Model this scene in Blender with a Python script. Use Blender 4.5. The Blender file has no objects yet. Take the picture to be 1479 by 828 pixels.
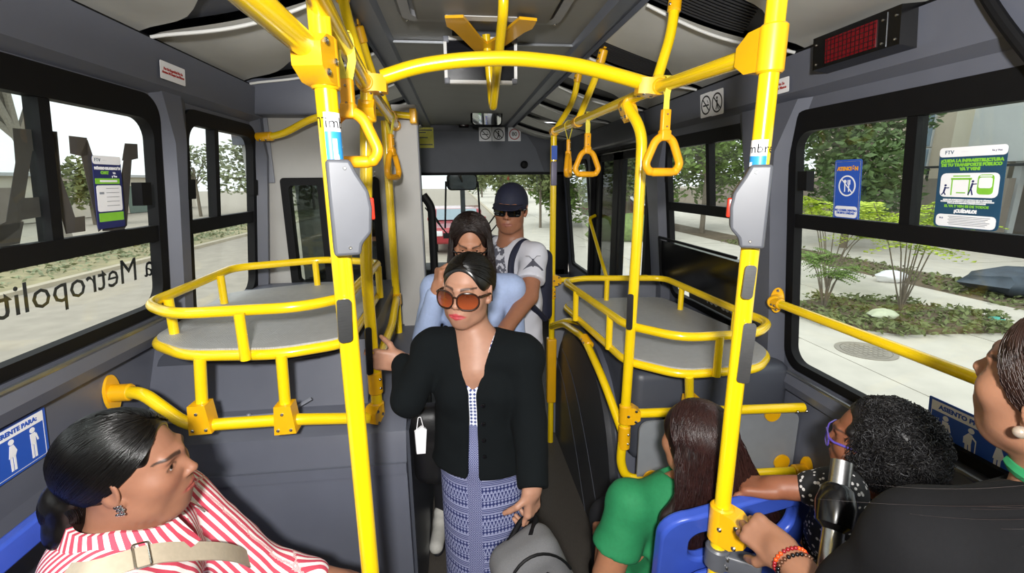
import bpy, bmesh, math, random
import numpy as np
from mathutils import Vector, Matrix
PI = math.pi
SC = bpy.context.scene
COL = SC.collection
# ------------------------------------------------------------------ camera (16 mm lens, 1479 x 828 frame)
F = 665.0; CX, CY = 739.5, 414.0; CZ = 1.75
_vf = np.array([660 - CX, 262 - CY, F]); _vf /= np.linalg.norm(_vf)
_vy = (F * F + (660 - CX) * 25.5) / (CY - 262)
_vd = np.array([25.5, _vy, F]); _vd /= np.linalg.norm(_vd)
_vr = np.cross(_vd, _vf)
RM = np.stack([_vr, _vf, -_vd]); CAM = np.array([0.0, 0.0, CZ])
cd = bpy.data.cameras.new('camera'); cam = bpy.data.objects.new('camera', cd); COL.objects.link(cam)
cd.sensor_width = 36.0; cd.lens = F / 1479 * 36.0; cd.clip_start = 0.02; cd.clip_end = 500
_r, _u, _b = RM @ np.array([1, 0, 0]), RM @ np.array([0, -1, 0]), -(RM @ np.array([0, 0, 1]))
cam.matrix_world = Matrix(((_r[0], _u[0], _b[0], 0), (_r[1], _u[1], _b[1], 0), (_r[2], _u[2], _b[2], CZ), (0, 0, 0, 1)))
SC.camera = cam
SC.view_settings.view_transform = 'Standard'; SC.view_settings.look = 'None'
SC.view_settings.gamma = 1.0; SC.view_settings.use_curve_mapping = False
SC.view_settings.exposure = 0.12
# ------------------------------------------------------------------ overcast sky, soft sun, the photographer's flash
w = bpy.data.worlds.new('world'); SC.world = w; w.use_nodes = True
nt = w.node_tree; bg = nt.nodes['Background']
tc = nt.nodes.new('ShaderNodeTexCoord'); nz = nt.nodes.new('ShaderNodeTexNoise'); cr = nt.nodes.new('ShaderNodeValToRGB')
nz.inputs['Scale'].default_value = 2.2; nz.inputs['Detail'].default_value = 5
cr.color_ramp.elements[0].position = 0.3; cr.color_ramp.elements[0].color = (0.80, 0.84, 0.88, 1)
cr.color_ramp.elements[1].position = 0.75; cr.color_ramp.elements[1].color = (1.0, 1.0, 1.0, 1)
nt.links.new(tc.outputs['Generated'], nz.inputs['Vector']); nt.links.new(nz.outputs['Fac'], cr.inputs['Fac'])
nt.links.new(cr.outputs['Color'], bg.inputs['Color']); bg.inputs['Strength'].default_value = 1.5
sd = bpy.data.lights.new('sun', 'SUN'); sd.energy = 1.4; sd.angle = math.radians(40); sd.color = (1.0, 0.97, 0.92)
sun = bpy.data.objects.new('sun', sd); COL.objects.link(sun); sun.rotation_euler = (math.radians(25), math.radians(-28), 0)
fd = bpy.data.lights.new('camera_flash', 'SPOT'); fd.energy = 205.0; fd.shadow_soft_size = 0.06; fd.color = (1.0, 0.985, 0.96)
fd.spot_size = math.radians(150); fd.spot_blend = 0.6
flash = bpy.data.objects.new('camera_flash', fd); COL.objects.link(flash)
flash.matrix_world = Matrix.Translation((-0.05, -0.34, CZ + 0.24)) @ cam.matrix_world.to_3x3().to_4x4()

# ------------------------------------------------------------------ helpers
def ray(u, v): return RM @ np.array([u - CX, v - CY, F])
def at(u, v, X=None, Y=None, Z=None, D=None):
    d = ray(u, v)
    t = X / d[0] if X is not None else Y / d[1] if Y is not None else (Z - CZ) / d[2] if Z is not None else D / F
    return Vector(CAM + d * t)
MATS = {}
def lin(c):
    if isinstance(c, str):
        c = tuple(int(c[i:i + 2], 16) / 255 for i in (0, 2, 4))
    return tuple((x / 12.92 if x <= 0.04045 else ((x + 0.055) / 1.055) ** 2.4) for x in c)
def mat(name, col='808080', rough=0.5, metal=0.0, var=0.08, scale=30, bump=0.0, bscale=200, spec=0.5, coat=0.0, emit=None, estr=1.0, sss=0.0, attr=None, detail=4, stretch=None):
    if name in MATS: return MATS[name]
    m = bpy.data.materials.new(name); m.use_nodes = True; MATS[name] = m
    t = m.node_tree; N = t.nodes; Lk = t.links; b = N['Principled BSDF']
    c = lin(col)
    b.inputs['Roughness'].default_value = rough; b.inputs['Metallic'].default_value = metal
    b.inputs['Specular IOR Level'].default_value = spec; b.inputs['Coat Weight'].default_value = coat
    if coat: b.inputs['Coat Roughness'].default_value = 0.08
    if sss:
        b.inputs['Subsurface Weight'].default_value = sss; b.inputs['Subsurface Radius'].default_value = (0.008, 0.003, 0.0015); b.inputs['Subsurface Scale'].default_value = 1.0
    tcn = N.new('ShaderNodeTexCoord'); src = tcn.outputs['Object']
    if stretch:
        mp = N.new('ShaderNodeMapping'); mp.inputs['Scale'].default_value = stretch; Lk.new(src, mp.inputs['Vector']); src = mp.outputs['Vector']
    n1 = N.new('ShaderNodeTexNoise'); n1.inputs['Scale'].default_value = scale; n1.inputs['Detail'].default_value = detail
    Lk.new(src, n1.inputs['Vector'])
    mr = N.new('ShaderNodeMapRange'); mr.inputs['To Min'].default_value = 1 - var; mr.inputs['To Max'].default_value = 1 + var
    mr.inputs['From Min'].default_value = 0.25; mr.inputs['From Max'].default_value = 0.75
    Lk.new(n1.outputs['Fac'], mr.inputs['Value'])
    mx = N.new('ShaderNodeMix'); mx.data_type = 'RGBA'; mx.blend_type = 'MULTIPLY'; mx.inputs['Factor'].default_value = 1.0
    if attr:
        an = N.new('ShaderNodeAttribute'); an.attribute_name = attr; Lk.new(an.outputs['Color'], mx.inputs['A'])
    else:
        mx.inputs['A'].default_value = (*c, 1)
    Lk.new(mr.outputs['Result'], mx.inputs['B']); Lk.new(mx.outputs['Result'], b.inputs['Base Color'])
    if bump:
        n2 = N.new('ShaderNodeTexNoise'); n2.inputs['Scale'].default_value = bscale; n2.inputs['Detail'].default_value = 3
        Lk.new(src, n2.inputs['Vector'])
        bp = N.new('ShaderNodeBump'); bp.inputs['Strength'].default_value = bump; bp.inputs['Distance'].default_value = 0.002
        Lk.new(n2.outputs['Fac'], bp.inputs['Height']); Lk.new(bp.outputs['Normal'], b.inputs['Normal'])
    if emit:
        b.inputs['Emission Color'].default_value = (*lin(emit), 1); b.inputs['Emission Strength'].default_value = estr
    return m
def glass(name, tint=(0.93, 0.96, 0.95), refl=0.05, dirt=0.008):
    if name in MATS: return MATS[name]
    m = bpy.data.materials.new(name); m.use_nodes = True; MATS[name] = m
    N = m.node_tree.nodes; Lk = m.node_tree.links; N.clear()
    out = N.new('ShaderNodeOutputMaterial'); tr = N.new('ShaderNodeBsdfTransparent'); tr.inputs['Color'].default_value = (*tint, 1)
    gl = N.new('ShaderNodeBsdfGlossy'); gl.inputs['Roughness'].default_value = 0.02
    lw = N.new('ShaderNodeLayerWeight'); lw.inputs['Blend'].default_value = 0.5
    pw = N.new('ShaderNodeMath'); pw.operation = 'POWER'; pw.inputs[1].default_value = 5.0; Lk.new(lw.outputs['Facing'], pw.inputs[0])
    fr = N.new('ShaderNodeMath'); fr.operation = 'MULTIPLY_ADD'; fr.inputs[1].default_value = 0.5; fr.inputs[2].default_value = refl * 0.4; Lk.new(pw.outputs[0], fr.inputs[0])
    mx = N.new('ShaderNodeMixShader'); Lk.new(fr.outputs[0], mx.inputs['Fac']); Lk.new(tr.outputs[0], mx.inputs[1]); Lk.new(gl.outputs[0], mx.inputs[2])
    df = N.new('ShaderNodeBsdfDiffuse'); df.inputs['Color'].default_value = (0.6, 0.6, 0.58, 1)
    nz_ = N.new('ShaderNodeTexNoise'); nz_.inputs['Scale'].default_value = 6; nz_.inputs['Detail'].default_value = 6
    mr = N.new('ShaderNodeMapRange'); mr.inputs['To Max'].default_value = dirt * 2; mr.inputs['From Min'].default_value = 0.35
    Lk.new(nz_.outputs['Fac'], mr.inputs['Value'])
    m2 = N.new('ShaderNodeMixShader'); Lk.new(mr.outputs['Result'], m2.inputs['Fac']); Lk.new(mx.outputs[0], m2.inputs[1]); Lk.new(df.outputs[0], m2.inputs[2])
    Lk.new(m2.outputs[0], out.inputs['Surface']); return m

def V(*a): return Vector(a)
class MB:
    """collects shapes, then builds one mesh object"""
    def __init__(s): s.v = []; s.f = []; s.mi = []; s.m = 0
    def add(s, vs, fs):
        o = len(s.v); s.v += [tuple(x) for x in vs]; s.f += [tuple(i + o for i in f) for f in fs]; s.mi += [s.m] * len(fs); return s
    def box(s, lo, hi, M=None, bev=0.0):
        if bev <= 0:
            vs = [V(x, y, z) for x in (lo[0], hi[0]) for y in (lo[1], hi[1]) for z in (lo[2], hi[2])]
            fs = [(0, 1, 3, 2), (4, 6, 7, 5), (0, 4, 5, 1), (2, 3, 7, 6), (0, 2, 6, 4), (1, 5, 7, 3)]
        else:
            bm = bmesh.new(); bmesh.ops.create_cube(bm, size=1)
            for q in bm.verts:
                q.co = V(*[(lo[i] + hi[i]) / 2 + q.co[i] * (hi[i] - lo[i]) for i in range(3)])
            bmesh.ops.bevel(bm, geom=bm.edges[:], offset=bev, segments=3, profile=0.5, affect='EDGES')
            bm.verts.index_update(); vs = [q.co.copy() for q in bm.verts]; fs = [tuple(q.index for q in f.verts) for f in bm.faces]; bm.free()
        if M is not None: vs = [M @ x for x in vs]
        return s.add(vs, fs)
    def tube(s, pts, r, seg=14, cap=True, closed=False):
        pts = [Vector(p) for p in pts]; n = len(pts)
        rr = r if isinstance(r, (list, tuple)) else [r] * n
        tg = []
        for i in range(n):
            a = pts[(i - 1) % n] if (i > 0 or closed) else pts[i]; b = pts[(i + 1) % n] if (i < n - 1 or closed) else pts[i]
            tg.append((b - a).normalized())
        up = V(0, 0, 1) if abs(tg[0].z) < 0.9 else V(1, 0, 0)
        nrm = (up - tg[0] * up.dot(tg[0])).normalized(); vs = []
        for i in range(n):
            nrm = (nrm - tg[i] * nrm.dot(tg[i])).normalized(); bn = tg[i].cross(nrm)
            for k in range(seg):
                a = 2 * PI * k / seg; vs.append(pts[i] + (nrm * math.cos(a) + bn * math.sin(a)) * rr[i])
        fs = []
        for i in range(n if closed else n - 1):
            j = (i + 1) % n
            for k in range(seg):
                q = (k + 1) % seg; fs.append((i * seg + k, i * seg + q, j * seg + q, j * seg + k))
        if cap and not closed:
            fs.append(tuple(range(seg))[::-1]); fs.append(tuple((n - 1) * seg + k for k in range(seg)))
        return s.add(vs, fs)
    def prism(s, poly, d, M):
        """polygon (x,y) extruded 0..d along z, placed by matrix"""
        n = len(poly); vs = [M @ V(x, y, 0) for x, y in poly] + [M @ V(x, y, d) for x, y in poly]
        fs = [tuple(range(n))[::-1], tuple(range(n, 2 * n))] + [(i, (i + 1) % n, n + (i + 1) % n, n + i) for i in range(n)]
        return s.add(vs, fs)
    def lathe(s, prof, M, seg=24):
        vs = []; fs = []
        for r_, z in prof:
            for k in range(seg): vs.append(M @ V(r_ * math.cos(2 * PI * k / seg), r_ * math.sin(2 * PI * k / seg), z))
        for i in range(len(prof) - 1):
            for k in range(seg):
                q = (k + 1) % seg; fs.append((i * seg + k, i * seg + q, (i + 1) * seg + q, (i + 1) * seg + k))
        fs.append(tuple(range(seg))[::-1]); fs.append(tuple((len(prof) - 1) * seg + k for k in range(seg)))
        return s.add(vs, fs)
    def sphere(s, c, r, M=None, u=16, v=10):
        vs = []; fs = []; r = (r, r, r) if not isinstance(r, (tuple, list)) else r
        for i in range(v + 1):
            for k in range(u):
                t = PI * i / v; a = 2 * PI * k / u
                p = V(r[0] * math.sin(t) * math.cos(a), r[1] * math.sin(t) * math.sin(a), r[2] * math.cos(t))
                if M is not None: p = M @ p
                vs.append(p + Vector(c))
        for i in range(v):
            for k in range(u):
                q = (k + 1) % u; fs.append((i * u + k, (i + 1) * u + k, (i + 1) * u + q, i * u + q))
        return s.add(vs, fs)
    def quad(s, a, b, c, d): return s.add([a, b, c, d], [(0, 1, 2, 3)])
    def build(s, name, m, parent=None, smooth=35, loc=None):
        me = bpy.data.meshes.new(name); me.from_pydata(s.v, [], s.f); me.validate()
        ms = m if isinstance(m, (list, tuple)) else [m]
        for x in ms: me.materials.append(x)
        if len(ms) > 1: me.polygons.foreach_set('material_index', s.mi)
        bm = bmesh.new(); bm.from_mesh(me); bmesh.ops.recalc_face_normals(bm, faces=bm.faces[:])
        for f in bm.faces: f.smooth = bool(smooth)
        if smooth:
            lim = math.radians(smooth)
            for e in bm.edges:
                if len(e.link_faces) != 2 or e.calc_face_angle(9) > lim: e.smooth = False
        bm.to_mesh(me); bm.free()
        o = bpy.data.objects.new(name, me); COL.objects.link(o)
        if parent is not None: put(o, parent)
        return o
def put(o, parent):
    o.parent = parent
    if parent.parent is None: o.matrix_parent_inverse = parent.matrix_basis.inverted()
    else: o.matrix_parent_inverse = (parent.parent.matrix_basis @ parent.matrix_parent_inverse @ parent.matrix_basis).inverted() if parent.parent.parent is None else Matrix()
def tag(o, label=None, cat=None, group=None, kind=None):
    if label: o['label'] = label
    if cat: o['category'] = cat
    if group: o['group'] = group
    if kind: o['kind'] = kind
    return o
def thing(name, label, cat, loc=(0, 0, 0), group=None):
    o = bpy.data.objects.new(name, None); o.empty_display_size = 0.05; COL.objects.link(o); o.location = loc
    return tag(o, label, cat, group)
def struct(o): o['kind'] = 'structure'; return o
def sroot(name, loc=(0, 0, 0)):
    o = bpy.data.objects.new(name, None); o.empty_display_size = 0.05; COL.objects.link(o); o.location = loc; o['kind'] = 'structure'; return o
def fillet(pts, rad, seg=7):
    """round the inner corners of a polyline"""
    pts = [Vector(p) for p in pts]; out = [pts[0]]
    for i in range(1, len(pts) - 1):
        a, p, b = pts[i - 1], pts[i], pts[i + 1]; r_ = rad[i - 1] if isinstance(rad, (list, tuple)) else rad
        u = (a - p); v = (b - p); d = min(r_, u.length * 0.48, v.length * 0.48); u.normalize(); v.normalize()
        p0, p1 = p + u * d, p + v * d
        for k in range(seg + 1):
            t = k / seg; out.append(p0 * (1 - t) ** 2 + p * 2 * t * (1 - t) + p1 * t * t)
    out.append(pts[-1]); return out
def floop(pts, rad, seg=6):
    pts = [Vector(p) for p in pts]; n = len(pts); out = []
    for i in range(n):
        a, p, b = pts[i - 1], pts[i], pts[(i + 1) % n]; u = a - p; v = b - p
        d = min(rad, u.length * 0.45, v.length * 0.45); u.normalize(); v.normalize(); p0, p1 = p + u * d, p + v * d
        for k in range(seg + 1):
            t = k / seg; out.append(p0 * (1 - t) ** 2 + p * 2 * t * (1 - t) + p1 * t * t)
    return out
def rrect(x0, y0, x1, y1, r, seg=6):
    out = []
    for cx_, cy_, a0 in ((x1 - r, y1 - r, 0), (x0 + r, y1 - r, 90), (x0 + r, y0 + r, 180), (x1 - r, y0 + r, 270)):
        for k in range(seg + 1):
            a = math.radians(a0 + 90 * k / seg); out.append((cx_ + r * math.cos(a), cy_ + r * math.sin(a)))
    return out
def frame_of(o, xdir, ydir):
    x = Vector(xdir).normalized(); z = x.cross(Vector(ydir)).normalized(); y = z.cross(x)
    return Matrix(((x.x, y.x, z.x, o[0]), (x.y, y.y, z.y, o[1]), (x.z, y.z, z.z, o[2]), (0, 0, 0, 1)))
_tc = {}
def text_mesh(s, size, M, m, name='lettering', parent=None, depth=0.0008, mirror=False, align='CENTER', bold=0.0, shear=0.0, spacing=1.0):
    """flat lettering as real mesh, centred on matrix M (x right, y up, z out)"""
    cu = bpy.data.curves.new(name, 'FONT'); cu.body = s; cu.size = size; cu.align_x = align; cu.align_y = 'CENTER'; cu.extrude = depth / 2; cu.offset = bold; cu.shear = shear
    cu.space_line = spacing; cu.resolution_u = 2
    ob = bpy.data.objects.new(name, cu); COL.objects.link(ob)
    dg = bpy.context.evaluated_depsgraph_get(); me = bpy.data.meshes.new_from_object(ob.evaluated_get(dg)); bpy.data.objects.remove(ob)
    mm = M @ Matrix.Diagonal((-1, 1, 1, 1)) if mirror else M
    me.transform(mm); me.materials.clear(); me.materials.append(m)
    o = bpy.data.objects.new(name, me); COL.objects.link(o)
    if parent is not None: put(o, parent)
    return o
YEL = mat('yellow_paint', 'F6CF10', 0.25, 0, 0.05, 12, coat=0.6)
YEL2 = mat('orange_yellow_paint', 'EDB010', 0.35, 0, 0.05, 12, coat=0.3)
STRAP = mat('strap_plastic', 'EFA812', 0.38, 0, 0.05, 20)
WEB = mat('strap_webbing', 'E8D84A', 0.7, 0, 0.08, 300)
GREY = mat('wall_grey_plastic', '5A5D68', 0.42, 0, 0.05, 8, bump=0.15, bscale=900)
GREYD = mat('dark_grey_plastic', '43464F', 0.45, 0, 0.05, 10, bump=0.1, bscale=700)
GREYL = mat('light_grey_plastic', '7C7F88', 0.5, 0, 0.05, 10)
PART = mat('partition_grey', 'A8A6A2', 0.5, 0, 0.05, 8)
COVE = mat('cove_light_grey', 'C6C6C2', 0.5, 0, 0.05, 6)
WHITE = mat('white_plastic', 'E8E8E6', 0.4, 0, 0.03)
BLACK = mat('black_rubber', '0B0B0D', 0.6, 0, 0.1, spec=0.2)
BLACKG = mat('black_gloss', '0C0C0E', 0.22, 0, 0.1)
STEEL = mat('screw_steel', 'B8B6B0', 0.25, 1.0, 0.05)
BRUSH = mat('brushed_steel', 'A9AAAC', 0.3, 1.0, 0.1, 60, stretch=(1, 1, 8))
SILVER = mat('button_silver', '56585E', 0.4, 0.0, 0.04)
ALU = mat('aluminium_trim', '9A9DA2', 0.35, 0.9, 0.08)
RED = mat('red_button', 'E0301E', 0.3, 0, 0.03)
BLUEP = mat('blue_seat_plastic', '3752B2', 0.32, 0, 0.06, 15, bump=0.1, bscale=900)
SKYB = mat('sticker_blue', '2F8FD0', 0.4, 0, 0.02)
SIGNB = mat('sign_blue', '2A55B5', 0.4, 0, 0.02)
SIGNW = mat('sign_white', 'EDEDF0', 0.4, 0, 0.02)
SIGNK = mat('sign_black', '1C1C22', 0.4, 0, 0.02)
# ================================================================== the bus shell
XL, XR, LEAN, ZM = -1.0, 1.30, 0.11, 1.62
YB, YF = -0.9, 5.6            # rear and front end of the shell
ZE, ZC = 2.19, 2.38           # ceiling edge, ceiling centre
def wx(side, z, inset=0.0):
    k = LEAN * (max(z, 1.0) - ZM)
    return (XR - k - inset) if side > 0 else (XL + k + inset)
def wp(side, y, z, inset=0.0): return V(wx(side, z, inset), y, z)
def ring_cell(mb, side, y0, y1, z0, z1, h, rad, t=0.03):
    hole = rrect(h[0], h[1], h[2], h[3], rad, 7); n = len(hole)
    cor = [(y1, z1), (y0, z1), (y0, z0), (y1, z0)]
    outer = [cor[i // 8] for i in range(n)]
    vi = [wp(side, a, b) for a, b in hole]; vo = [wp(side, a, b) for a, b in outer]; vt = [wp(side, a, b, -t) for a, b in hole]; vot = [wp(side, a, b, -t) for a, b in outer]
    fs = []
    for i in range(n):
        j = (i + 1) % n
        for A, B in ((0, n), (2 * n, 3 * n)):
            fs.append((A + i, A + j, B + j, B + i) if outer[i] != outer[j] else (A + i, A + j, B + i))
        fs.append((i, j, 2 * n + j, 2 * n + i))
    mb.add(vi + vo + vt + vot, fs)
def solid_cell(mb, side, y0, y1, z0, z1, t=0.03):
    c = [(y0, z0), (y1, z0), (y1, z1), (y0, z1)]
    a = [wp(side, *q) for q in c]; b = [wp(side, *q, -t) for q in c]
    mb.add(a + b, [(0, 1, 2, 3), (4, 5, 6, 7), (0, 1, 5, 4), (1, 2, 6, 5), (2, 3, 7, 6), (3, 0, 4, 7)])
# window openings: (y0, z0, y1, z1)
WIN = {1: (-1, (-0.45, 1.325, 1.70, 2.02)), 2: (-1, (1.83, 1.20, 2.44, 2.01)), 3: (-1, (2.75, 1.05, 4.6, 1.95)),
       4: (1, (-0.45, 0.985, 1.69, 1.985)), 5: (1, (1.93, 1.02, 2.78, 1.985)), 6: (1, (4.52, 0.75, 5.45, 1.95))}
mb = MB()
ring_cell(mb, -1, YB, 1.76, 1.0, ZE, WIN[1][1], 0.09); ring_cell(mb, -1, 1.76, 2.48, 1.0, ZE, WIN[2][1], 0.07); ring_cell(mb, -1, 2.48, YF, 1.0, ZE, WIN[3][1], 0.07)
solid_cell(mb, -1, YB, YF, -0.35, 1.0)
wall_l = struct(mb.build('wall_left', GREY))
mb = MB()
ring_cell(mb, 1, YB, 1.79, 0.9, ZE, WIN[4][1], 0.09); ring_cell(mb, 1, 1.79, 2.85, 0.9, ZE, WIN[5][1], 0.05); solid_cell(mb, 1, 2.85, 3.0, 0.9, ZE)
ring_cell(mb, 1, 4.40, YF, 0.6, ZE, WIN[6][1], 0.05); solid_cell(mb, 1, 4.40, YF, -0.35, 0.6); solid_cell(mb, 1, 3.0, 4.40, 2.02, ZE); solid_cell(mb, 1, YB, 3.0, -0.35, 0.9)
wall_r = struct(mb.build('wall_right', GREY))
# moulded pillars between the windows
def pillar(side, y0, y1, z0, z1, d=0.055, wall=None, c=0.05, m=GREY):
    mb = MB(); prof = [(y0, -0.004), (y0 + c * .5, d), (y1 - c * .5, d), (y1, -0.004)]; n = 7; vs = []
    for i in range(n):
        z = z0 + (z1 - z0) * i / (n - 1); k = 1 + (1.1 if i == n - 1 else 0.25 if i == n - 2 else 0.0)
        for j, (y, dd) in enumerate(prof):
            ym = (y0 + y1) / 2; vs.append(wp(side, ym + (y - ym) * k, z, dd if i < n - 1 else dd * 0.35))
    fs = [(i * 4 + j, i * 4 + j + 1, (i + 1) * 4 + j + 1, (i + 1) * 4 + j) for i in range(n - 1) for j in range(3)]
    mb.add(vs, fs); o = mb.build('pillar', m, wall); return o
pillar(-1, 1.712, 1.815, 1.0, 2.06, .04, wall=wall_l); pillar(-1, 2.43, 2.50, 1.0, 2.05, wall=wall_l)
pillar(1, 1.705, 1.915, 0.95, 2.03, 0.06, wall=wall_r); pillar(1, 2.80, 3.0, 0.6, 2.03, 0.05, wall=wall_r)
# upper header mouldings and the window ledges
for side, w_, y1 in ((-1, wall_l, 2.48), (1, wall_r, 3.0)):
    mb = MB(); ys = (YB, y1); vs = []
    for y in ys:
        for z, d in ((2.03, 0.0), (2.055, 0.03), (2.18, 0.035), (2.185, 0.0)): vs.append(wp(side, y, z, d))
    mb.add(vs, [(0, 1, 5, 4), (1, 2, 6, 5), (2, 3, 7, 6), (0, 3, 2, 1), (4, 5, 6, 7)]); mb.build('header_moulding', GREY, w_)
    zs = 1.315 if side < 0 else 0.975
    mb = MB(); vs = []
    prof = ((zs - .004, 0.0), (zs - .012, 0.03), (zs - .05, 0.042), (zs - .085, 0.03), (zs - .10, 0))
    ya, yb = (YB, 1.66) if side < 0 else (YB, 1.72)
    for y in (ya, yb):
        for z, d in prof: vs.append(wp(side, y, z, d))
    n = len(prof); mb.add(vs, [(i, i + 1, n + i + 1, n + i) for i in range(n - 1)] + [tuple(range(n)), tuple(range(n, 2 * n))]); mb.build('window_ledge', GREY, w_)
    mb = MB(); mb.tube([wp(side, ya, zs - 0.010, 0.026), wp(side, yb - .02, zs - 0.010, 0.026)], 0.008, 8); mb.build('ledge_trim', ALU, w_)
    # black gap line where wall meets ceiling
    mb = MB(); mb.tube([wp(side, YB, ZE - .004, 0.006), wp(side, y1 - .02, ZE - .004, 0.006)], 0.012, 8); mb.build('edge_seal', BLACK, w_)
GLS = glass('window_glass'); GLD = glass('dark_tint_glass', (0.34, 0.36, 0.36)); GLM = glass('mid_tint_glass', (0.80, 0.83, 0.80))
def window(n, top=0.07, sd=0.035, bot=0.03, mid=1.59, mull=(), latch=(), open_pane=None, gl=GLS, rad=0.08):
    side, (y0, z0, y1, z1) = WIN[n]; root = sroot('window_%d' % n, wp(side, (y0 + y1) / 2, z0))
    o = rrect(y0 - .004, z0 - .004, y1 + .004, z1 + .004, rad, 7); i_ = rrect(y0 + sd, z0 + bot, y1 - sd, z1 - top, rad * .8, 7); k = len(o); mb = MB(); vs = []
    for pts, ins in ((o, 0.012), (i_, 0.012), (i_, -0.022), (o, -0.022)): vs += [wp(side, a, b, ins) for a, b in pts]
    fs = [(r * k + q, r * k + (q + 1) % k, ((r + 1) % 4) * k + (q + 1) % k, ((r + 1) % 4) * k + q) for r in range(4) for q in range(k)]
    mb.add(vs, fs); mb.build('frame', BLACK, root)
    def bar(a, b, c, d, name, i0=0.008, i1=-0.02, m=BLACK):
        m_ = MB(); q = [(a, b), (c, b), (c, d), (a, d)]; vs = [wp(side, *p, i0) for p in q] + [wp(side, *p, i1) for p in q]
        m_.add(vs, [(0, 1, 2, 3), (4, 5, 6, 7), (0, 1, 5, 4), (1, 2, 6, 5), (2, 3, 7, 6), (3, 0, 4, 7)]); return m_.build(name, m, root)
    if mid: bar(y0 + .01, mid - .026, y1 - .01, mid + .026, 'mid_bar')
    for y in mull: bar(y - .016, mid + .02, y + .016, z1 - top + .01, 'mullion', 0.004, -0.03)
    for y, z in latch: bar(y - .025, z - .035, y + .02, z + .035, 'latch', 0.03, 0.0)
    ed = [y0 + .01] + list(mull) + [y1 - .01]
    if mid:
        for a, b in zip(ed[:-1], ed[1:]): bar(a, mid, b, z1 - .01, 'pane', -0.012, -0.017, gl)
        bar(y0 + .01, z0 + .01, y1 - .01, mid, 'pane', -0.018, -0.023, gl)
    else: bar(y0 + .01, z0 + .01, y1 - .01, z1 - .01, 'pane', -0.014, -0.019, gl)
    return root
window(1, mull=(1.275, 0.3), latch=((1.585, 1.72),)); window(2, 0.05, mull=(2.08,), latch=((1.84, 1.73), (2.385, 1.73))); window(3, mid=None)
window(4, mull=(1.215, 0.2), latch=((1.60, 1.74),)); window(5, 0.06, mull=(2.30,), latch=((2.73, 1.77),)); window(6, 0.04, mid=None, gl=GLS)
# floor
FLOOR = mat('floor_vinyl', '4A4540', 0.55, 0, 0.2, 60, bump=0.1, stretch=(8, 0.6, 1))
mb = MB(); mb.box((XL - .07, YB, -0.06), (XR + .07, YF, 0.0)); struct(mb.build('floor', FLOOR))
# back wall closing the shell behind the camera
mb = MB(); mb.box((XL - .07, YB - .05, -0.3), (XR + .07, YB, 2.45)); struct(mb.build('wall_rear', PART))
# ---------------- ceiling: dark centre panel, sloping beams, coves with panels / vents
CEILD = mat('ceiling_dark_grey', '80807E', 0.5, 0, 0.05, 6); BEAM = mat('ceiling_beam_grey', '666A74', 0.45, 0, 0.05, 8)
XCL, XCR = -0.36, 0.66
mb = MB(); mb.box((-0.30, YB, ZC), (0.60, 2.34, ZC + .03)); mb.box((-0.30, 2.345, ZC - .008), (0.60, YF, ZC + .03)); ceil = struct(mb.build('ceiling', CEILD))
mb = MB(); mb.box((-0.30, 2.333, ZC - .012), (0.60, 2.342, ZC - .002)); mb.build('seam_trim', ALU, ceil)
for side, xi in ((-1, XCL), (1, XCR)):
    mb = MB(); s = side
    prof = [(xi + s * .0, 2.335), (xi + s * .0, 2.36), (xi - s * .035, ZC - .035), (xi - s * .085, ZC - .03), (xi - s * .10, ZC + .005), (xi + s * .05, ZC + .02)]
    vs = [V(x, y, z) for y in (YB, YF) for x, z in prof]; n = len(prof)
    mb.add(vs, [(i, (i + 1) % n, n + (i + 1) % n, n + i) for i in range(n)]); mb.build('roof_beam', BEAM, ceil)
def cove_z(t):   # t 0 at the wall edge .. 1 at the inner beam
    return ZE + 0.005 + (2.335 - ZE) * (t ** 0.75) - 0.028 * math.sin(PI * t)
def cove_pt(side, t, y, d=0.0):
    xo = wx(side, ZE) - side * 0.0; xi = XCR if side > 0 else XCL
    return V(xo + (xi - xo) * t, y, cove_z(t) + d)
VENT = mat('vent_black', '28282A', 0.5, 0, 0.08); RIB = mat('vent_rib', '2A2A2C', 0.45, 0, 0.05)
TRIMW = mat('cove_white_trim', 'D8D8D4', 0.35, 0, 0.03)
NT = 14
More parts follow.
